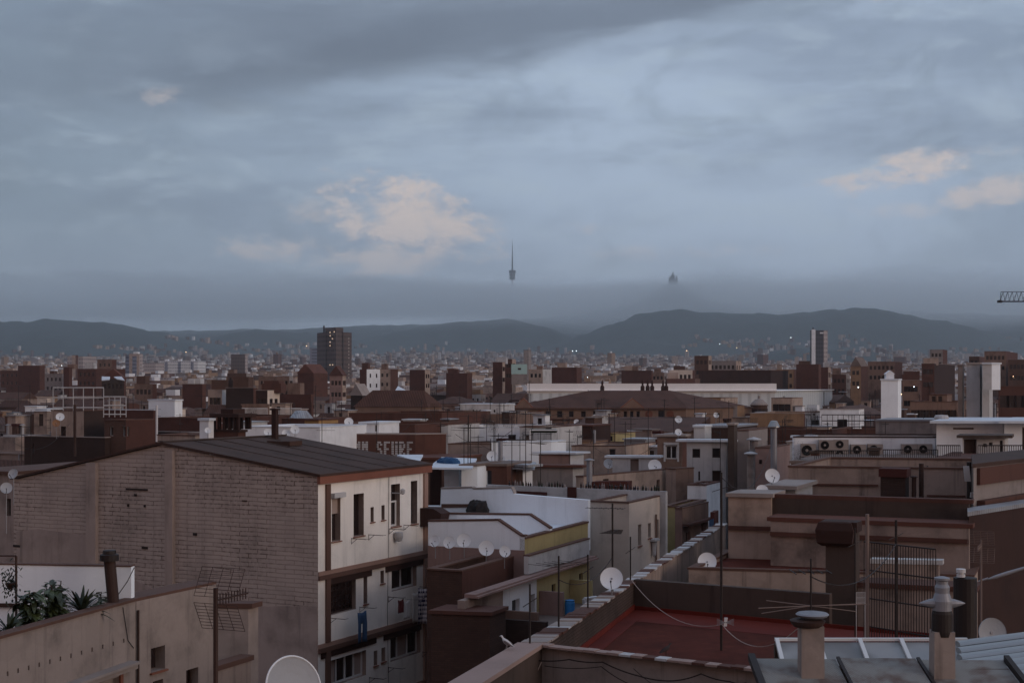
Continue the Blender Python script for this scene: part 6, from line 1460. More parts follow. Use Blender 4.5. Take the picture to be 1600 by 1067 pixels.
# tall brown tower: two wings and a core
Y = 1000
tb = thing('tower_block', (X(522, Y), Y, g0(Y)), 'tall dark brown tower block with a raised core, highest on the left skyline', 'tower block')
def tslab(name, pts, ztop, mat, par, zb=0):
    mb = MB(); mb.prism([(X(px, yy), yy) for px, yy in pts], zb, ztop, 0); return mb.build(name, mat, par)
tslab('left_wing', ((495.5, 1004), (509, 990), (509, 1020), (495.5, 1020)), Zp(520, 1000), 'tower_brown', tb)
tslab('core', ((508, 992), (525, 980), (536.5, 992), (536.5, 1020), (508, 1020)), Zp(513, 1000), 'tower_brown', tb)
tslab('right_wing', ((536.5, 990), (549.5, 998), (549.5, 1020), (536.5, 1020)), Zp(520, 1000), 'tower_brown', tb)
mb = MB(); mb.prism([(X(507.3, 1000), 992), (X(508.8, 1000), 992), (X(508.8, 1000), 996), (X(507.3, 1000), 996)], Zp(520, 1000), Zp(509.5, 1000)); mb.build('roof_mast', 'brown_dark', tb)
random.seed(4)
for i in range(13):
    zz = Zp(530, 1000) - i * 2.28
    for a, b in ((537.6, 542.4), (543.6, 548.6)):
        if random.random() < .9:
            p_, q_ = Vector((X(a, 991), 990.5 + (a - 536.5) * .62, zz)), Vector((X(b, 996), 990.5 + (b - 536.5) * .62, zz)); mb = MB(); mb.wall_poly([p_, q_, q_ + Z3 * .8, p_ + Z3 * .8], Vector((0, .3, 0))); mb.build('balcony_band', 'cream', tb)
for px, py in ((515, 520.5), (515.2, 525.5), (515, 535.5), (515, 541), (519.5, 530.5), (515, 571), (520, 571), (523, 520)):
    q = Vector((X(px, 985), 990 - (px - 508) * .7 - .6, Zp(py, 986))); mb = MB(); mb.box(q, (.8, -.45, 0), (0, .3, 0), Z3 * .8); mb.build('lit_window', 'lit_window', tb)
tower('bluish banded slab tower partly hidden behind the tall brown tower', 484, 497, 544, 1500, depth=20, wall='tower_blue', B=2)
tower('brown box tower with a pale right edge, alone left of the tall brown tower', 361, 383, 554, 1300, pxU=387, A=40, B=2, wall='tower_brown', side='tower_pale')
tower('pale twin tower, left wing with balconies', 105, 113, 557, 1150, depth=16, B=3, wall='tower_pale')
tower('pale twin tower, middle core slab', 112.5, 118, 555, 1140, pxU=122, A=40, B=3, wall='beige', side='brown')
tower('pale twin tower, right wing with balconies', 122, 129.5, 557, 1150, depth=16, B=3, wall='tower_pale')
tower('pale tower with two light stripes, dark left flank', 196, 202, 554.5, 1250, depth=18, B=3, wall='tower_blue')
t_ = tower('pale striped tower with a raised middle', 202, 218, 553, 1240, pxU=223, A=40, B=3, wall='beige', side='tower_pale')
i_ = root_info[t_.name]; fp = i_['fp']; mb = MB(); mb.box(fp.p(fp.s(207), 10, .01), fp.d * (fp.s(213.5) - fp.s(207)), fp.n * .3, Z3 * (i_['zt'] - 12)); mb.build('dark_stripe', 'tower_blue', t_)
mb = MB(); mb.box(fp.p(fp.s(208), i_['zt'] + .15, -.5), fp.d * 4, fp.n * -6, Z3 * 1.6); mb.build('roof_house', 'white_wall', t_)
tower('low banded grey block right of the pale striped tower', 224, 243, 567, 1400, depth=14, B=3, wall='tower_pale')
t_ = tower('long white slab block with four raised stair towers', 247, 309, 564, 1500, depth=14, B=2, wall='tower_white', roof='flat_pale')
i_ = root_info[t_.name]; fp = i_['fp']
for px in (260, 280.5, 300.5):
    mb = MB(); mb.box(fp.p(fp.s(px - 2), 10, .02), fp.d * 2.8, fp.n * .5, Z3 * (i_['zt'] - 11)); mb.build('dark_recess', 'tower_blue', t_)
    mb = MB(); mb.box(fp.p(fp.s(px - 2.4), i_['zt'] + .15, -.5), fp.d * 3.2, fp.n * -5, Z3 * 1.8); mb.build('stair_head', 'white_wall', t_)
ts = tower('tall slim dark tower with a white left stripe on the right skyline', 1266, 1287, 516.5, 1050, pxU=1293, A=40, B=3, wall='tower_dark', side='tower_pale')
i_ = root_info[ts.name]; fp = i_['fp']; mb = MB(); mb.box(fp.p(fp.s(1268), 10, .02), fp.d * (fp.s(1274) - fp.s(1268)), fp.n * .4, Z3 * (i_['zt'] - 9.2)); mb.build('white_stripe', 'white_wall', ts)
mb = MB(); mb.box(fp.p(fp.s(1281), i_['zt'] - 2.3, .02), fp.d * (fp.s(1286.5) - fp.s(1281)), fp.n * .3, Z3 * 1.0); mb.build('sign_band', 'white_wall', ts)
mb = MB(); mb.tube(fp.p(fp.s(1271), i_['zt'], -2), fp.p(fp.s(1271), i_['zt'] + 2.4, -2), .35, 5); mb.build('mast', 'metal_dark', ts)
B2 = [  # (px0, corner, pxU, py, Y, wall, side, label)
    (28, 62, 70, 571, 520, 'brick_red', 'brown', 'dark red brick block at the far left skyline'),
    (0, 30, 36, 579, 560, 'brown', 'grey_render', 'brown stepped block at the left edge of the skyline'),
    (70, 98, 101, 584, 480, 'grey_render', 'grimy_white', 'grey arched roof house left of the pale twin tower'),
    (121, 150, 196, 576, 470, 'brown', 'brick_red', 'big brown block with a ragged roof below the pale twin tower'),
    (152, 175, 182, 562, 520, 'beige_dark', 'brown', 'cluttered rooftop pile between the two pale towers'),
    (99, 108, 113, 574, 430, 'brick_red', 'brick_red', 'narrow dark red chimney block under the pale twin tower'),
    (159, 194, 197, 592, 360, 'concrete_dark', 'brown', 'dark gabled building with two bright roof slopes'),
    (210, 238, 245, 600, 340, 'beige_dark', 'brown', 'beige and dark red house below the striped pale tower'),
    (285, 316, 322, 600, 330, 'brick_red', 'brown', 'dark red block left of the beige panel building'),
    (325, 347, 353, 609, 238, 'beige', 'white_lime', 'beige panel wall with a white pipe at its right corner'),
    (353, 396, 402, 606, 236, 'brick_dark', 'brown', 'dark brown blank block right of the white pipe'),
    (400, 418, 437, 610, 222, 'brown_dark', 'cream', 'cream house with two windows and a dark veranda'),
    (437, 486, 490, 616, 250, 'brick_red', 'brown', 'dark red blank wall right of the cream house'),
    (355, 385, 392, 583, 430, 'brick_brown', 'grey_render', 'brown block under the brown box tower'),
    (404, 452, 458, 588, 420, 'beige_dark', 'grey_render', 'jumbled beige roofs between the brown tower pair'),
    (465, 490, 512, 583, 400, 'brick_red', 'brown', 'dark red gabled block at the left foot of the tall brown tower'),
    (515, 535, 541, 587, 370, 'pinkish', 'beige', 'pinkish gabled house at the right foot of the tall brown tower'),
    (562, 573, 594, 577, 430, 'brick_red', 'white_wall', 'white sided block right of the tall brown tower'),
    (592, 610, 622, 577, 460, 'beige', 'brown', 'small beige high house right of the white sided block'),
    (640, 664, 672, 578, 440, 'brick_red', 'beige', 'brick block with pale end wall in the middle skyline'),
    (697, 730, 738, 583, 420, 'brick_red', 'brown', 'low red brick block left of the mint billboard'),
    (770, 785, 789, 566, 400, 'brick_red', 'beige', 'tall dark brick block left of the mint billboard'),
    (789, 800, 806, 561, 420, 'brown', 'beige', 'brown stepped block behind the mint billboard'),
    (826, 848, 866, 577, 430, 'beige', 'grimy_white', 'white balconied flats right of the mint billboard'),
    (862, 901, 909, 574, 410, 'brick_red', 'brown', 'dark red blank block right of the balconied flats'),
    (971, 1018, 1020, 579, 470, 'brick_red', 'brown', 'long dark red block over the glass hall'),
    (1018, 1038, 1042, 582, 500, 'beige_dark', 'grey_render', 'purple-grey flats beside the long dark red block'),
    (1046, 1082, 1086, 578, 400, 'cream', 'brown', 'cream house with a row of small arched windows over the glass hall'),
    (1040, 1086, 1094, 592, 345, 'brown', 'brick_brown', 'dark flat roof just over the left half of the glass hall'),
    (1085, 1107, 1112, 556, 420, 'brick_brown', 'beige', 'cluttered tall rooftop block over the glass hall'),
    (1108, 1150, 1158, 564, 430, 'grey_render', 'beige', 'grey rooftop terrace block beside the cluttered one'),
    (1213, 1240, 1246, 577, 420, 'ochre', 'brown', 'ochre block left of the dark red tower house'),
    (1244, 1279, 1283, 569, 380, 'brick_red', 'brown', 'dark red tower house with pale stripes before the slim tower'),
    (1283, 1294, 1298, 574, 360, 'brick_red', 'beige', 'lower dark red block right of the tower house'),
    (1329, 1345, 1356, 572, 400, 'ochre', 'brown', 'ochre church-like block with a pointed roof'),
    (1356, 1398, 1410, 565, 440, 'beige_dark', 'brown', 'brown jumbled flats left of the white chimney tower'),
    (1440, 1460, 1492, 568, 330, 'brown', 'brown_dark', 'scaffolded brown building left of the slim shaft'),
    (1453, 1473, 1480, 546, 480, 'grey_render', 'brown', 'grey boxed roof frame high above the scaffolded building'),
    (1538, 1572, 1590, 549, 420, 'beige_dark', 'brown', 'beige rooftop pile at the right skyline'),
    (1514, 1530, 1538, 557, 450, 'brick_brown', 'brown', 'small brown rooftop block over the twin shafts'),
    (1575, 1602, 1640, 562, 380, 'brick_brown', 'brown', 'brown block at the right edge of the skyline'),
    (1300, 1322, 1328, 585, 420, 'brown', 'grey_render', 'dark low roofs right of the slim tower foot'),
    (1410, 1436, 1440, 594, 300, 'beige_dark', 'brown', 'beige roof rooms right of the white chimney tower'),
]
random.seed(9)
for px0, pc, pu, py, Y, wl, sd_, lab in B2:
    r_ = block('apartment_building', lab, 'building', px0, pc, py, Y, pxU=pu, A=26, B=10, zb=g0(Y) - 2, wall=wl, side_mat=sd_, roof=random.choice(('flat_grey', 'flat_red', 'brown')), par=.4, cop=random.choice(('coping_grey', 'coping_brown', None)), over=.1,
               fgrid=(max(2, int((pc - px0) / 6.5)), 2, .75, 1.15, 1.3, 3.0) if wl not in ('brick_red', 'brick_dark') else None, sgrid=(2, 2, .8, 1.2, 1.3, 3.0) if sd_ in ('beige', 'cream', 'white_wall', 'grey_render') else None,
               pitched=('gable', 2.6, .3) if 'gabled' in lab or 'pointed' in lab else None)
    if r_['label'].startswith(('dark gabled',)): pass
    i_ = root_info[r_.name]
    if 'gabled' not in lab and 'pointed' not in lab:
        for k in range(0 if py < 566 else random.choice((1, 1, 2))):
            t = random.uniform(.05, .7); w_ = random.uniform(1.4, 3.4); h_ = random.uniform(.9, 2.0); mb = MB(); q = i_['fp'].p(t * max(1, i_['lv'] - 3), i_['zr'], -random.uniform(.8, 2.5)); mb.box(q, i_['fp'].d * w_, i_['fp'].n * -2.4, Z3 * (h_ + .4)); mb.build('roof_hut', random.choice(('beige_dark', 'grimy_white', 'brown', 'beige', 'brick_brown')), r_)
bbq = at(799, 584, 395); bbd = thing('billboard', bbq, 'pale mint billboard on a dark frame in the middle skyline', 'billboard'); mb = MB(); q = at(799, 584.5, 395); mb.box(q, (24.5 * 395 / F, 0, 0), (0, .4, 0), Z3 * (15.5 * 395 / F)); mb.build('panel', 'mint', bbd)
mb = MB(); mb.box(q + Vector((.05, .1, -16 * 395 / F)), (24 * 395 / F, 0, 0), (0, 1.5, 0), Z3 * (15.6 * 395 / F)); mb.build('support_wall', 'grey_render', bbd); mb = MB(); mb.box(q + Vector((1.8, -.05, 1.2)), (.9, 0, 0), (0, .04, 0), Z3 * .5); mb.build('mark', 'brown_dark', bbd)
tower('grey round-looking water tower above the mint billboard', 818, 826, 547, 900, depth=4, B=3, wall='grey_render', cat='tower')
# two bright roof slopes
for a, b, c, d, lb in (((159, 588), (172, 588.5), (171, 593), (159, 594), 'left bright roof slope on the dark gabled building'), ((178, 588.5), (190, 588), (195, 594), (183, 592), 'right bright roof slope on the dark gabled building')) if True else ():
    mb = MB(); mb.wall_poly([at(a[0], a[1], 358), at(b[0], b[1], 358), at(c[0], c[1], 356), at(d[0], d[1], 356)], Vector((0, .1, -.2))); tag(mb.build('roof_slope', 'flat_pale'), lb, 'roof')
# ------------------------------------------------------------------ hilltop landmarks
Y = 7000; k = Y / F; q = Vector((X(800.5, Y), Y, ground(X(800.5, Y), Y)))
tt = thing('telecom_tower', q, 'slender telecommunications tower with a pod and needle mast above the low cloud', 'tower'); z_ = lambda py: Zp(py, Y)
mb = MB(); mb.lathe(Vector((q.x, q.y, 0)), [(4, q.z - 5), (3.2, z_(437)), (3.2, z_(422))], 12); mb.build('shaft', 'concrete', tt)
mb = MB()
for a, b, r_ in ((437, 432.3, 14), (431.6, 427.5, 14.5), (427, 422.4, 17)): mb.lathe(Vector((q.x, q.y, 0)), [(r_ * .9, z_(a)), (r_, z_(a) + 1), (r_, z_(b) - 1), (r_ * .9, z_(b))], 16)
mb.build('pod', 'metal_dark', tt)
mb = MB(); mb.lathe(Vector((q.x, q.y, 0)), [(4.2, z_(422)), (3.4, z_(417)), (3.2, z_(402)), (2.2, z_(401)), (2.2, z_(392)), (1.5, z_(391)), (1.3, z_(382)), (.6, z_(381)), (.4, z_(374))], 8); mb.build('mast', 'metal_dark', tt)
Y = 7000; q = Vector((X(1050.5, Y), Y, ground(X(1050.5, Y), Y))); ch = thing('hilltop_church', q, 'tiny spired church standing above the low cloud on the hilltop', 'church')
mb = MB(); zb_ = min(q.z - 5, z_(441)); mb.box((X(1045, Y), Y - 10, zb_), (12 * k, 0, 0), (0, 30, 0), Z3 * (z_(436) - zb_)); mb.box((X(1048.5, Y), Y - 6, z_(436)), (5 * k, 0, 0), (0, 16, 0), Z3 * (4.6 * k)); mb.build('nave', 'metal_dark', ch)
for px, pt, w_, pb in ((1051.3, 424, 1.3, 432), (1047, 430, 1.0, 437), (1056.6, 429.5, 1.0, 437), (1049.2, 429, .7, 433), (1053.6, 429, .7, 433), (1045.8, 433, .8, 438), (1058, 433, .8, 438)):
    mb = MB(); mb.lathe(Vector((X(px, Y), Y - 2, 0)), [(w_ * k, zb_), (w_ * k, z_(pb) if pb > pt + 3 else z_(pt + 3)), (w_ * k * .9, z_((pb + pt) / 2)), (.3, z_(pt))], 8); mb.build('spire', 'metal_dark', ch)
am = thing('hilltop_mast', Vector((X(1122, Y), Y, 400)), 'hair-thin radio mast right of the hilltop church', 'mast'); mb = MB(); mb.tube((X(1122, Y), Y, 400), (X(1122, Y), Y, z_(418)), 1.2, 5, .5); mb.build('mast', 'metal_dark', am)
# crane jib at the right edge
Yc = 420; k = Yc / F; cr_ = thing('tower_crane', Vector((X(1660, Yc), Yc, 4)), 'lattice crane jib entering from the right edge above the hills', 'crane')
a, b = at(1563, 471, Yc), at(1664, 471, Yc); a2, b2_ = at(1565, 456, Yc), at(1664, 456, Yc)
mb = MB(); mb.tube(a, b, .16, 6); mb.tube(a + Vector((0, 1.2, 0)), b + Vector((0, 1.2, 0)), .16, 6); mb.tube(a2 + Vector((0, .6, 0)), b2_ + Vector((0, .6, 0)), .10, 5); n = 14
for i in range(n):
    p0, p1_ = a.lerp(b, i / n), a.lerp(b, (i + 1) / n); q0 = a2.lerp(b2_, (i + .5) / n) + Vector((0, .6, 0)); mb.tube(p0, q0, .06, 4); mb.tube(p1_, q0, .06, 4); mb.tube(p0 + Vector((0, 1.2, 0)), q0, .05, 4)
mb.tube(a, a2 + Vector((0, .6, 0)), .1, 4); mb.build('jib', 'metal_dark', cr_)
mb = MB(); mb.box(a - Vector((.6, 0, .35)), (1.2, 0, 0), (0, 1.2, 0), Z3 * .7); mb.build('jib_tip', 'metal_dark', cr_)
mb = MB(); bx_, by_ = X(1660, Yc), Yc
for sx_, sy in ((0, 0), (1.4, 0), (0, 1.4), (1.4, 1.4)): mb.tube((bx_ + sx_, by_ + sy, 4), (bx_ + sx_, by_ + sy, a2.z + 4), .1, 4)
mb.build('tower', 'metal_dark', cr_)
# lamps burning on the hill foot and in the streets
for px, py, Y, col, lb in ((290.5, 550, 1490, 'lit_warm', 'brightest warm lamp above the long white slab block'), (96.5, 571, 1100, 'lit_white', 'white light left of the pale twin tower'), (479, 540.5, 2300, 'lit_warm', 'small warm lamp left of the tall brown tower'),
        (894.5, 548.5, 3300, 'lit_white', 'left lamp of the pair at the foot of the middle hill'), (900.5, 548.5, 3300, 'lit_white', 'right lamp of the pair at the foot of the middle hill'), (918, 589.5, 600, 'lit_white', 'bright white street light above the glass hall'),
        (1073, 548, 3000, 'lit_warm', 'small warm lamp above the cluttered rooftop block'), (1124.5, 537.5, 3400, 'lit_white', 'upper lamp over the cluttered rooftop block'), (1151, 543.5, 3300, 'lit_warm', 'lamp right of the cluttered rooftop block'),
        (1235.5, 527.5, 3600, 'lit_white', 'lamp left of the slim tower on the hillside'), (1408, 616, 170, 'lit_warm', 'warm lamp right of the white chimney tower'), (1341, 605, 200, 'lit_white', 'white lamp left of the white chimney tower'),
        (1583, 588, 300, 'lit_warm', 'warm lamp above the brown flat building at the right'), (1428, 604, 240, 'lit_white', 'white lamp over the beige terraced flats')):
    p_ = at(px, py, Y); r_ = max(.06, Y * (.4 if py > 560 else .5) / F); gz = g0(Y) if Y < 2500 else ground(p_.x, Y); lp = thing('lamp', Vector((p_.x, p_.y, min(gz, p_.z - 2))), lb, 'lamp')
    mb = MB(); mb.lathe(p_, [(r_ * .3, -r_), (r_, -r_ * .4), (r_, r_ * .4), (r_ * .3, r_)], 8); mb.build('bulb', col, lp); mb = MB(); mb.tube((p_.x, p_.y, min(gz, p_.z - 2)), p_ - Z3 * r_, r_ * .15, 4); mb.build('post', 'metal_dark', lp)

# ------------------------------------------------------------------ the rest of the roofs, row behind row
random.seed(33)
WALLS = [('brown', 5), ('brick_red', 5), ('brick_brown', 4), ('beige_dark', 5), ('beige_mid', 3), ('ochre', 3), ('pinkish', 2), ('grey_render', 2), ('beige', 2), ('grimy_white', 2), ('white_wall', 1), ('brick_dark', 3), ('cream', 1)]
CN = {'brown': 'brown', 'brick_red': 'dark red brick', 'brick_brown': 'brown brick', 'beige_dark': 'dull beige', 'beige_mid': 'beige', 'ochre': 'ochre', 'pinkish': 'pinkish', 'grey_render': 'grey', 'beige': 'light beige', 'grimy_white': 'grimy white', 'white_wall': 'white', 'brick_dark': 'dark brick', 'cream': 'cream'}
wl_, ww_ = zip(*WALLS); nfill = 0
Y = 128.0
while Y < 620 and nfill < 270:
    stepw = 34 + 1500 / Y ** .9 * .9
    wpx = max(22, (11.5 if Y < 200 else 9.5) * F / Y)
    px = -40 + random.uniform(-30, 0)
    while px < 1640:
        wq = wpx * random.uniform(.6, 1.35); pc = px + wq * random.uniform(.55, .85); pu = px + wq
        gz = g0(Y); zt_ = gz + random.uniform(18.6, 22.3) + (.6 if Y > 300 else 0)
        py = HY + (H - zt_) * F / Y
        if Y < 190: zt_ -= 1.6; py = HY + (H - zt_) * F / Y
        wl = random.choices(wl_, ww_)[0]; sd_ = random.choices(wl_, ww_)[0]
        hidden = (Y < 245 and 790 < px < 1110) or (Y < 300 and 826 < px < 1190 and Y > 200) or (Y < 175 and random.random() < .25)
        if not hidden and random.random() < .93:
            pit = random.choices((None, ('gablex', 1.8, .3), ('hip', 1.6, .3), ('shed', 1.0, .2)), (6, 2, 1.6, 1.4))[0]
            dsc = CN[wl] + ' ' + ('flat-roofed house' if pit is None else {'gablex': 'gable-roofed house', 'hip': 'hip-roofed house', 'shed': 'lean-roofed house'}[pit[0]])
            r_ = block('town_house', None, 'house', px, pc, py, Y, pxU=pu, A=24 + random.choice((0, 0, 4, -3)), B=random.choice((24, 16, 8, 30)), zb=gz - 2, wall=wl, side_mat=sd_, roof='rooftile' if pit else random.choice(('flat_grey', 'flat_red', 'brown', 'flat_red')),
                       par=.6, cop=random.choice(('coping_grey', 'coping_brown', 'coping_brown', None)), pitched=pit, desc=dsc, over=.08, wstyle='dark',
                       fgrid=(random.choice((3, 4, 5)), 2, random.choice((.6, .8)), random.choice((1.0, 1.4)), 1.2, 2.9) if random.random() < .7 else None, sgrid=(2, 2, .7, 1.1, 1.2, 2.9) if random.random() < .5 else None)
            nfill += 1; i_ = root_info[r_.name]
            if Y < 400:
                mb = MB(); cz_ = i_['zt'] - random.uniform(.3, .9); mb.box(i_['fp'].p(0, cz_, .003), i_['fp'].d * i_['lv'], i_['fp'].n * .14, Z3 * .2); mb.build('cornice', random.choice(('coping_brown', 'coping_grey', 'trim_tan')), r_)
                if random.random() < .5:
                    mb = MB(); t = random.uniform(.1, .9) * i_['lv']; mb.tube(i_['fp'].p(t, gz + 8, .1), i_['fp'].p(t, cz_, .1), .07, 5); mb.build('drain_pipe', random.choice(('metal_grey', 'brown', 'grimy_white')), r_)
                if random.random() < .45 and i_['lv'] > 4:
                    mb = MB(); t = random.uniform(.05, .4) * i_['lv']; bw_ = min(3.5, i_['lv'] - t - .3); zb_ = i_['zt'] - 3.3; mb.box(i_['fp'].p(t, zb_, .003), i_['fp'].d * bw_, i_['fp'].n * .8, Z3 * .12); mb.box(i_['fp'].p(t, zb_ + .12, .75), i_['fp'].d * bw_, i_['fp'].n * .04, Z3 * .85); mb.build('balcony', random.choice(('beige_dark', 'grimy_white', 'rust_metal', 'grey_render')), r_)
            if pit is None:
                for kk in range(random.choice((0, 1, 1, 2))):
                    w_ = random.uniform(1.6, 4); h_ = random.uniform(1.6, 2.7); mb = MB(); lim = max(.2, i_['lv'] - w_ - .4)
                    q = i_['fp'].p(random.uniform(.2, lim), i_['zr'], -random.uniform(.8, max(1, i_['lu'] * .5))); mb.box(q, i_['fp'].d * w_, i_['fp'].n * -2.6, Z3 * h_, mi=0, top=1); mb.build('roof_hut', [random.choice(('beige_mid', 'grimy_white', 'white_wall', 'beige_dark', 'brick_brown', 'ochre')), 'flat_grey'], r_)
        px = pu + random.uniform(-4, 6)
    Y += max(15, Y * .105)

# ------------------------------------------------------------------ aerials, dishes, stacks scattered over the middle roofs
random.seed(17)
for i in range(130):
    Yy = random.choice((82, 88, 96, 104, 118, 126, 138, 150, 175, 205)); px = random.uniform(20, 1590) if i > 42 else random.uniform(672, 1000)
    zb_ = 21.0 + random.uniform(-.5, .6); zt_ = zb_ + random.uniform(2.0, 4.2)
    if Yy < 100 and (px < 300 or 1240 < px): continue
    antenna(px, HY + (H - zt_) * F / Yy, HY + (H - zb_ + 1.5) * F / Yy, Yy, random.choice(('yagi', 'vhf', 'yagi', 'grid', 'plain')), desc={0: 'thin rooftop aerial mast', 1: 'spindly rooftop aerial'}[i % 2])
for i in range(70):
    Yy = random.choice((240, 280, 330, 380, 430)); px = random.uniform(5, 1595); zb_ = g0(Yy) + 21.5 + random.uniform(-.5, 1); zt_ = zb_ + random.uniform(2.5, 5)
    antenna(px, HY + (H - zt_) * F / Yy, HY + (H - zb_ + 1.5) * F / Yy, Yy, random.choice(('yagi', 'vhf', 'plain')), desc='tiny far rooftop aerial', r=.02)
for i in range(34):
    Yy = random.choice((92, 104, 118, 128, 150, 180, 210)); px = random.uniform(10, 1590); py = HY + (H - 22.0 - random.uniform(-.6, .6)) * F / Yy
    if Yy < 130 and (px < 330 or 1240 < px): continue
    dish(px, py, .42 * F / Yy * random.uniform(.8, 1.15), Yy, az=random.uniform(-25, 30), desc='small pale rooftop dish', foot=1.8)
for i in range(70):
    Yy = random.choice((120, 140, 165, 190, 220, 260, 310, 370)); px = random.uniform(10, 1590)
    if random.random() < .5: chimney(px, HY + (H - 22.4) * F / Yy, HY + (H - 19) * F / Yy, .8 * F / Yy, Yy, desc='stubby square roof chimney', mat=random.choice(('brick_brown', 'beige_dark', 'grimy_white')))
    else: flue(px, HY + (H - 22.6) * F / Yy, HY + (H - 19) * F / Yy, .36 * F / Yy, Yy, desc='short round roof flue', mat=random.choice(('metal_grey', 'grimy_white', 'rust_metal')), cap='disc')
for i in range(210):
    Yy = random.choice((120, 135, 150, 170, 190, 215, 240, 270, 310, 360, 420)); px = random.uniform(5, 1595)
    if 800 < px < 1100 and 200 < Yy: continue
    if px < 330 and Yy < 160: continue
    w_ = random.uniform(.6, 2.6); h_ = random.uniform(.6, 2.2); zz = g0(Yy) + random.uniform(20.3, 22.2) if Yy > 160 else random.uniform(20, 21.4); q = Vector((X(px, Yy), Yy, zz)); c__ = random.choice(('white_wall', 'grimy_white', 'beige', 'beige_mid', 'brick_brown', 'cream', 'metal_grey', 'beige_mid'))
    nm = {'white_wall': 'white', 'white_lime': 'bright white', 'grimy_white': 'grimy white', 'beige': 'light beige', 'beige_mid': 'beige', 'brick_brown': 'brown brick', 'cream': 'cream', 'metal_grey': 'grey metal'}[c__]
    r_ = thing('roof_hut', Vector((q.x, q.y, zz - 1.5)), None, 'roof hut'); auto(r_, 'small ' + nm + ' roof hut', px, HY + (H - zz - h_) * F / Yy, 'small huts on the roofs'); d_, e_ = V(random.choice((24, 10, 30))) * -1, U(24)
    pl = Plane(q, d_); mb = MB(); hs = [(w_ * .35, w_ * .35 + .6, zz - .2, zz + min(h_ - .3, 1.5))] if w_ > 1.6 and h_ > 1.3 else []
    wall_holes(mb, pl, 0, w_, zz - 1.5, zz + h_, hs, .15)
    a_, b_ = pl.p(0, 0), pl.p(w_, 0); dp_ = random.uniform(1.2, 3)
    for u_, v_ in ((b_, b_ + e_ * dp_), (b_ + e_ * dp_, a_ + e_ * dp_), (a_ + e_ * dp_, a_)): mb.quad(u_ + Z3 * (zz - 1.5), v_ + Z3 * (zz - 1.5), v_ + Z3 * (zz + h_), u_ + Z3 * (zz + h_))
    mb.build('wall', c__, r_)
    for h in hs: window(pl, h, r_, 'dark', .15, name='door')
    mb = MB(); o_v = .12; pz = [a_ - d_ * o_v - e_ * o_v, b_ + d_ * o_v - e_ * o_v, b_ + d_ * o_v + e_ * (dp_ + o_v), a_ - d_ * o_v + e_ * (dp_ + o_v)]; mb.prism([(p.x, p.y) for p in pz], zz + h_, zz + h_ + .12); mb.build('roof', random.choice(('flat_pale', 'coping_grey', 'flat_grey', 'corr_metal')), r_)
# railings of the left roofs
railing((X(83, 117), 117), (X(162, 117), 117), 24.8, 1.9, 'pale scaffold-like rail over the beige roof hut', n=5, r=.035, rails=3, mat='grimy_white')
railing((X(162, 112), 112), (X(197, 112), 112), 24.4, 1.6, 'pale rail beside the scaffold-like rail', n=4, r=.035, rails=3, mat='grimy_white')

random.seed(77)
for k, (xa, ya, xb, yb, Y1, Y2, sg) in enumerate(((700, 668, 800, 672, 118, 112, 1.2), (560, 668, 640, 664, 99, 104, .8), (745, 690, 850, 686, 104, 108, 1.0), (930, 700, 1030, 690, 100, 98, .9), (1127, 745, 1209, 680, 45, 79, 1.4), (20, 690, 110, 660, 100, 112, 1.2), (1266, 900, 1400, 850, 25, 36, .5), (873, 905, 957, 870, 37, 42, .4))):
    cable([at(xa, ya, Y1), at(xb, yb, Y2)], max(.012, .00013 * Y1), ['wire slung from the white rooftop house masts', 'wire slung above the lettered wall', 'wire crossing in front of the sloping white parapet', 'wire between the flat shed and the large window house', 'long wire from the tall mast to the shiny cone flue', 'wire over the left edge roofs to the beige hut', 'wire from the drooping aerial to the grille mast', 'wire joining two posts on the glazed coping'][k], sag=sg)
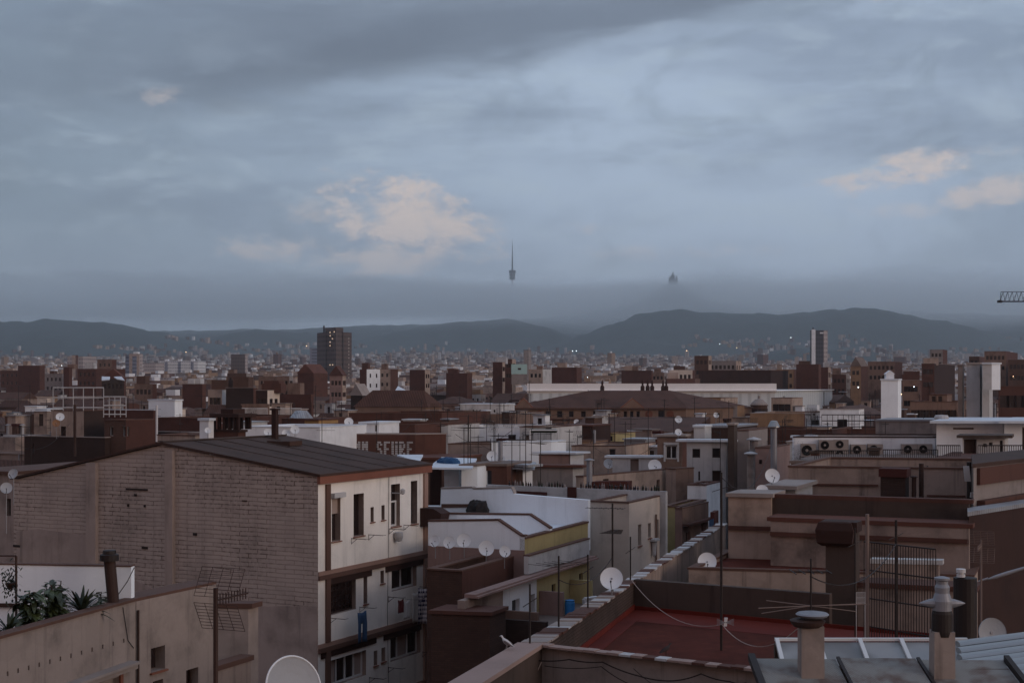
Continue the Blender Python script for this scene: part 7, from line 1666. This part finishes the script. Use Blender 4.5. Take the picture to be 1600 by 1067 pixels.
# ------------------------------------------------------------------ labels that single out look-alikes
ZN = [(115, 575, 'the pale twin tower'), (210, 575, 'the pale striped tower'), (280, 580, 'the long white slab block'), (373, 578, 'the brown box tower'), (522, 585, 'the tall brown tower'), (620, 590, 'the bright glass roof panel'), (700, 600, 'the low red brick block'),
      (812, 585, 'the mint billboard'), (960, 590, 'the glass hall left half'), (1120, 590, 'the dark office block'), (1278, 585, 'the tall slim tower'), (1390, 600, 'the white chimney tower'), (1530, 600, 'the grey twin shafts'),
      (60, 640, 'the left edge roofs'), (105, 665, 'the beige hut with the door'), (205, 665, 'the brick house with white slits'), (258, 640, 'the curtained box room'), (355, 665, 'the dark pavilion'), (428, 655, 'the square stovepipe'), (545, 665, 'the dish above the lettered wall'),
      (600, 700, 'the lettered wall'), (700, 725, 'the blue tarpaulin'), (750, 680, 'the long white rooftop house'), (840, 680, 'the green awning'), (930, 650, 'the tiled palace'), (990, 720, 'the white flat shed'), (1050, 700, 'the brown house with the large window'),
      (1105, 715, 'the narrow white house'), (1210, 690, 'the shiny cone flue'), (1186, 635, 'the domed turret'), (1310, 655, 'the white roof house with the square door'), (1340, 700, 'the air conditioners'), (1440, 640, 'the beige terraced flats'), (1530, 680, 'the white roof house at the right')]
bk_ = None
ORD = ['leftmost', 'second from the left', 'third from the left', 'fourth from the left', 'fifth from the left', 'sixth from the left', 'seventh from the left', 'eighth from the left', 'ninth from the left', 'tenth from the left', 'eleventh from the left', 'twelfth from the left', 'thirteenth from the left', 'fourteenth from the left']
bk = {}
for o, d, px, py in AUTO:
    if o.get('label'): continue
    zn = min(ZN, key=lambda q: (q[0] - px) ** 2 + (2.0 * (q[1] - py)) ** 2)[2]; bk.setdefault((d, zn), []).append((px, o))
for (d, zn), L in bk.items():
    L.sort(key=lambda q: q[0])
    for i, (px, o) in enumerate(L):
        o['label'] = (d + ' near ' + zn) if len(L) == 1 else (ORD[min(i, 13)] + ' ' + d + ' near ' + zn if i == 0 else d + ', ' + ORD[min(i, 13)] + ' near ' + zn)
for o in C.objects:      # keep the long ones within sixteen words
    l = o.get('label')
    if l and len(l.split()) > 16: o['label'] = l.replace('flat-roofed house', 'flat house').replace('the brown house with the large window', 'the brown framed house').replace('the white roof house with the square door', 'the square-doored white house').replace('the white roof house at the right', 'the right white house')
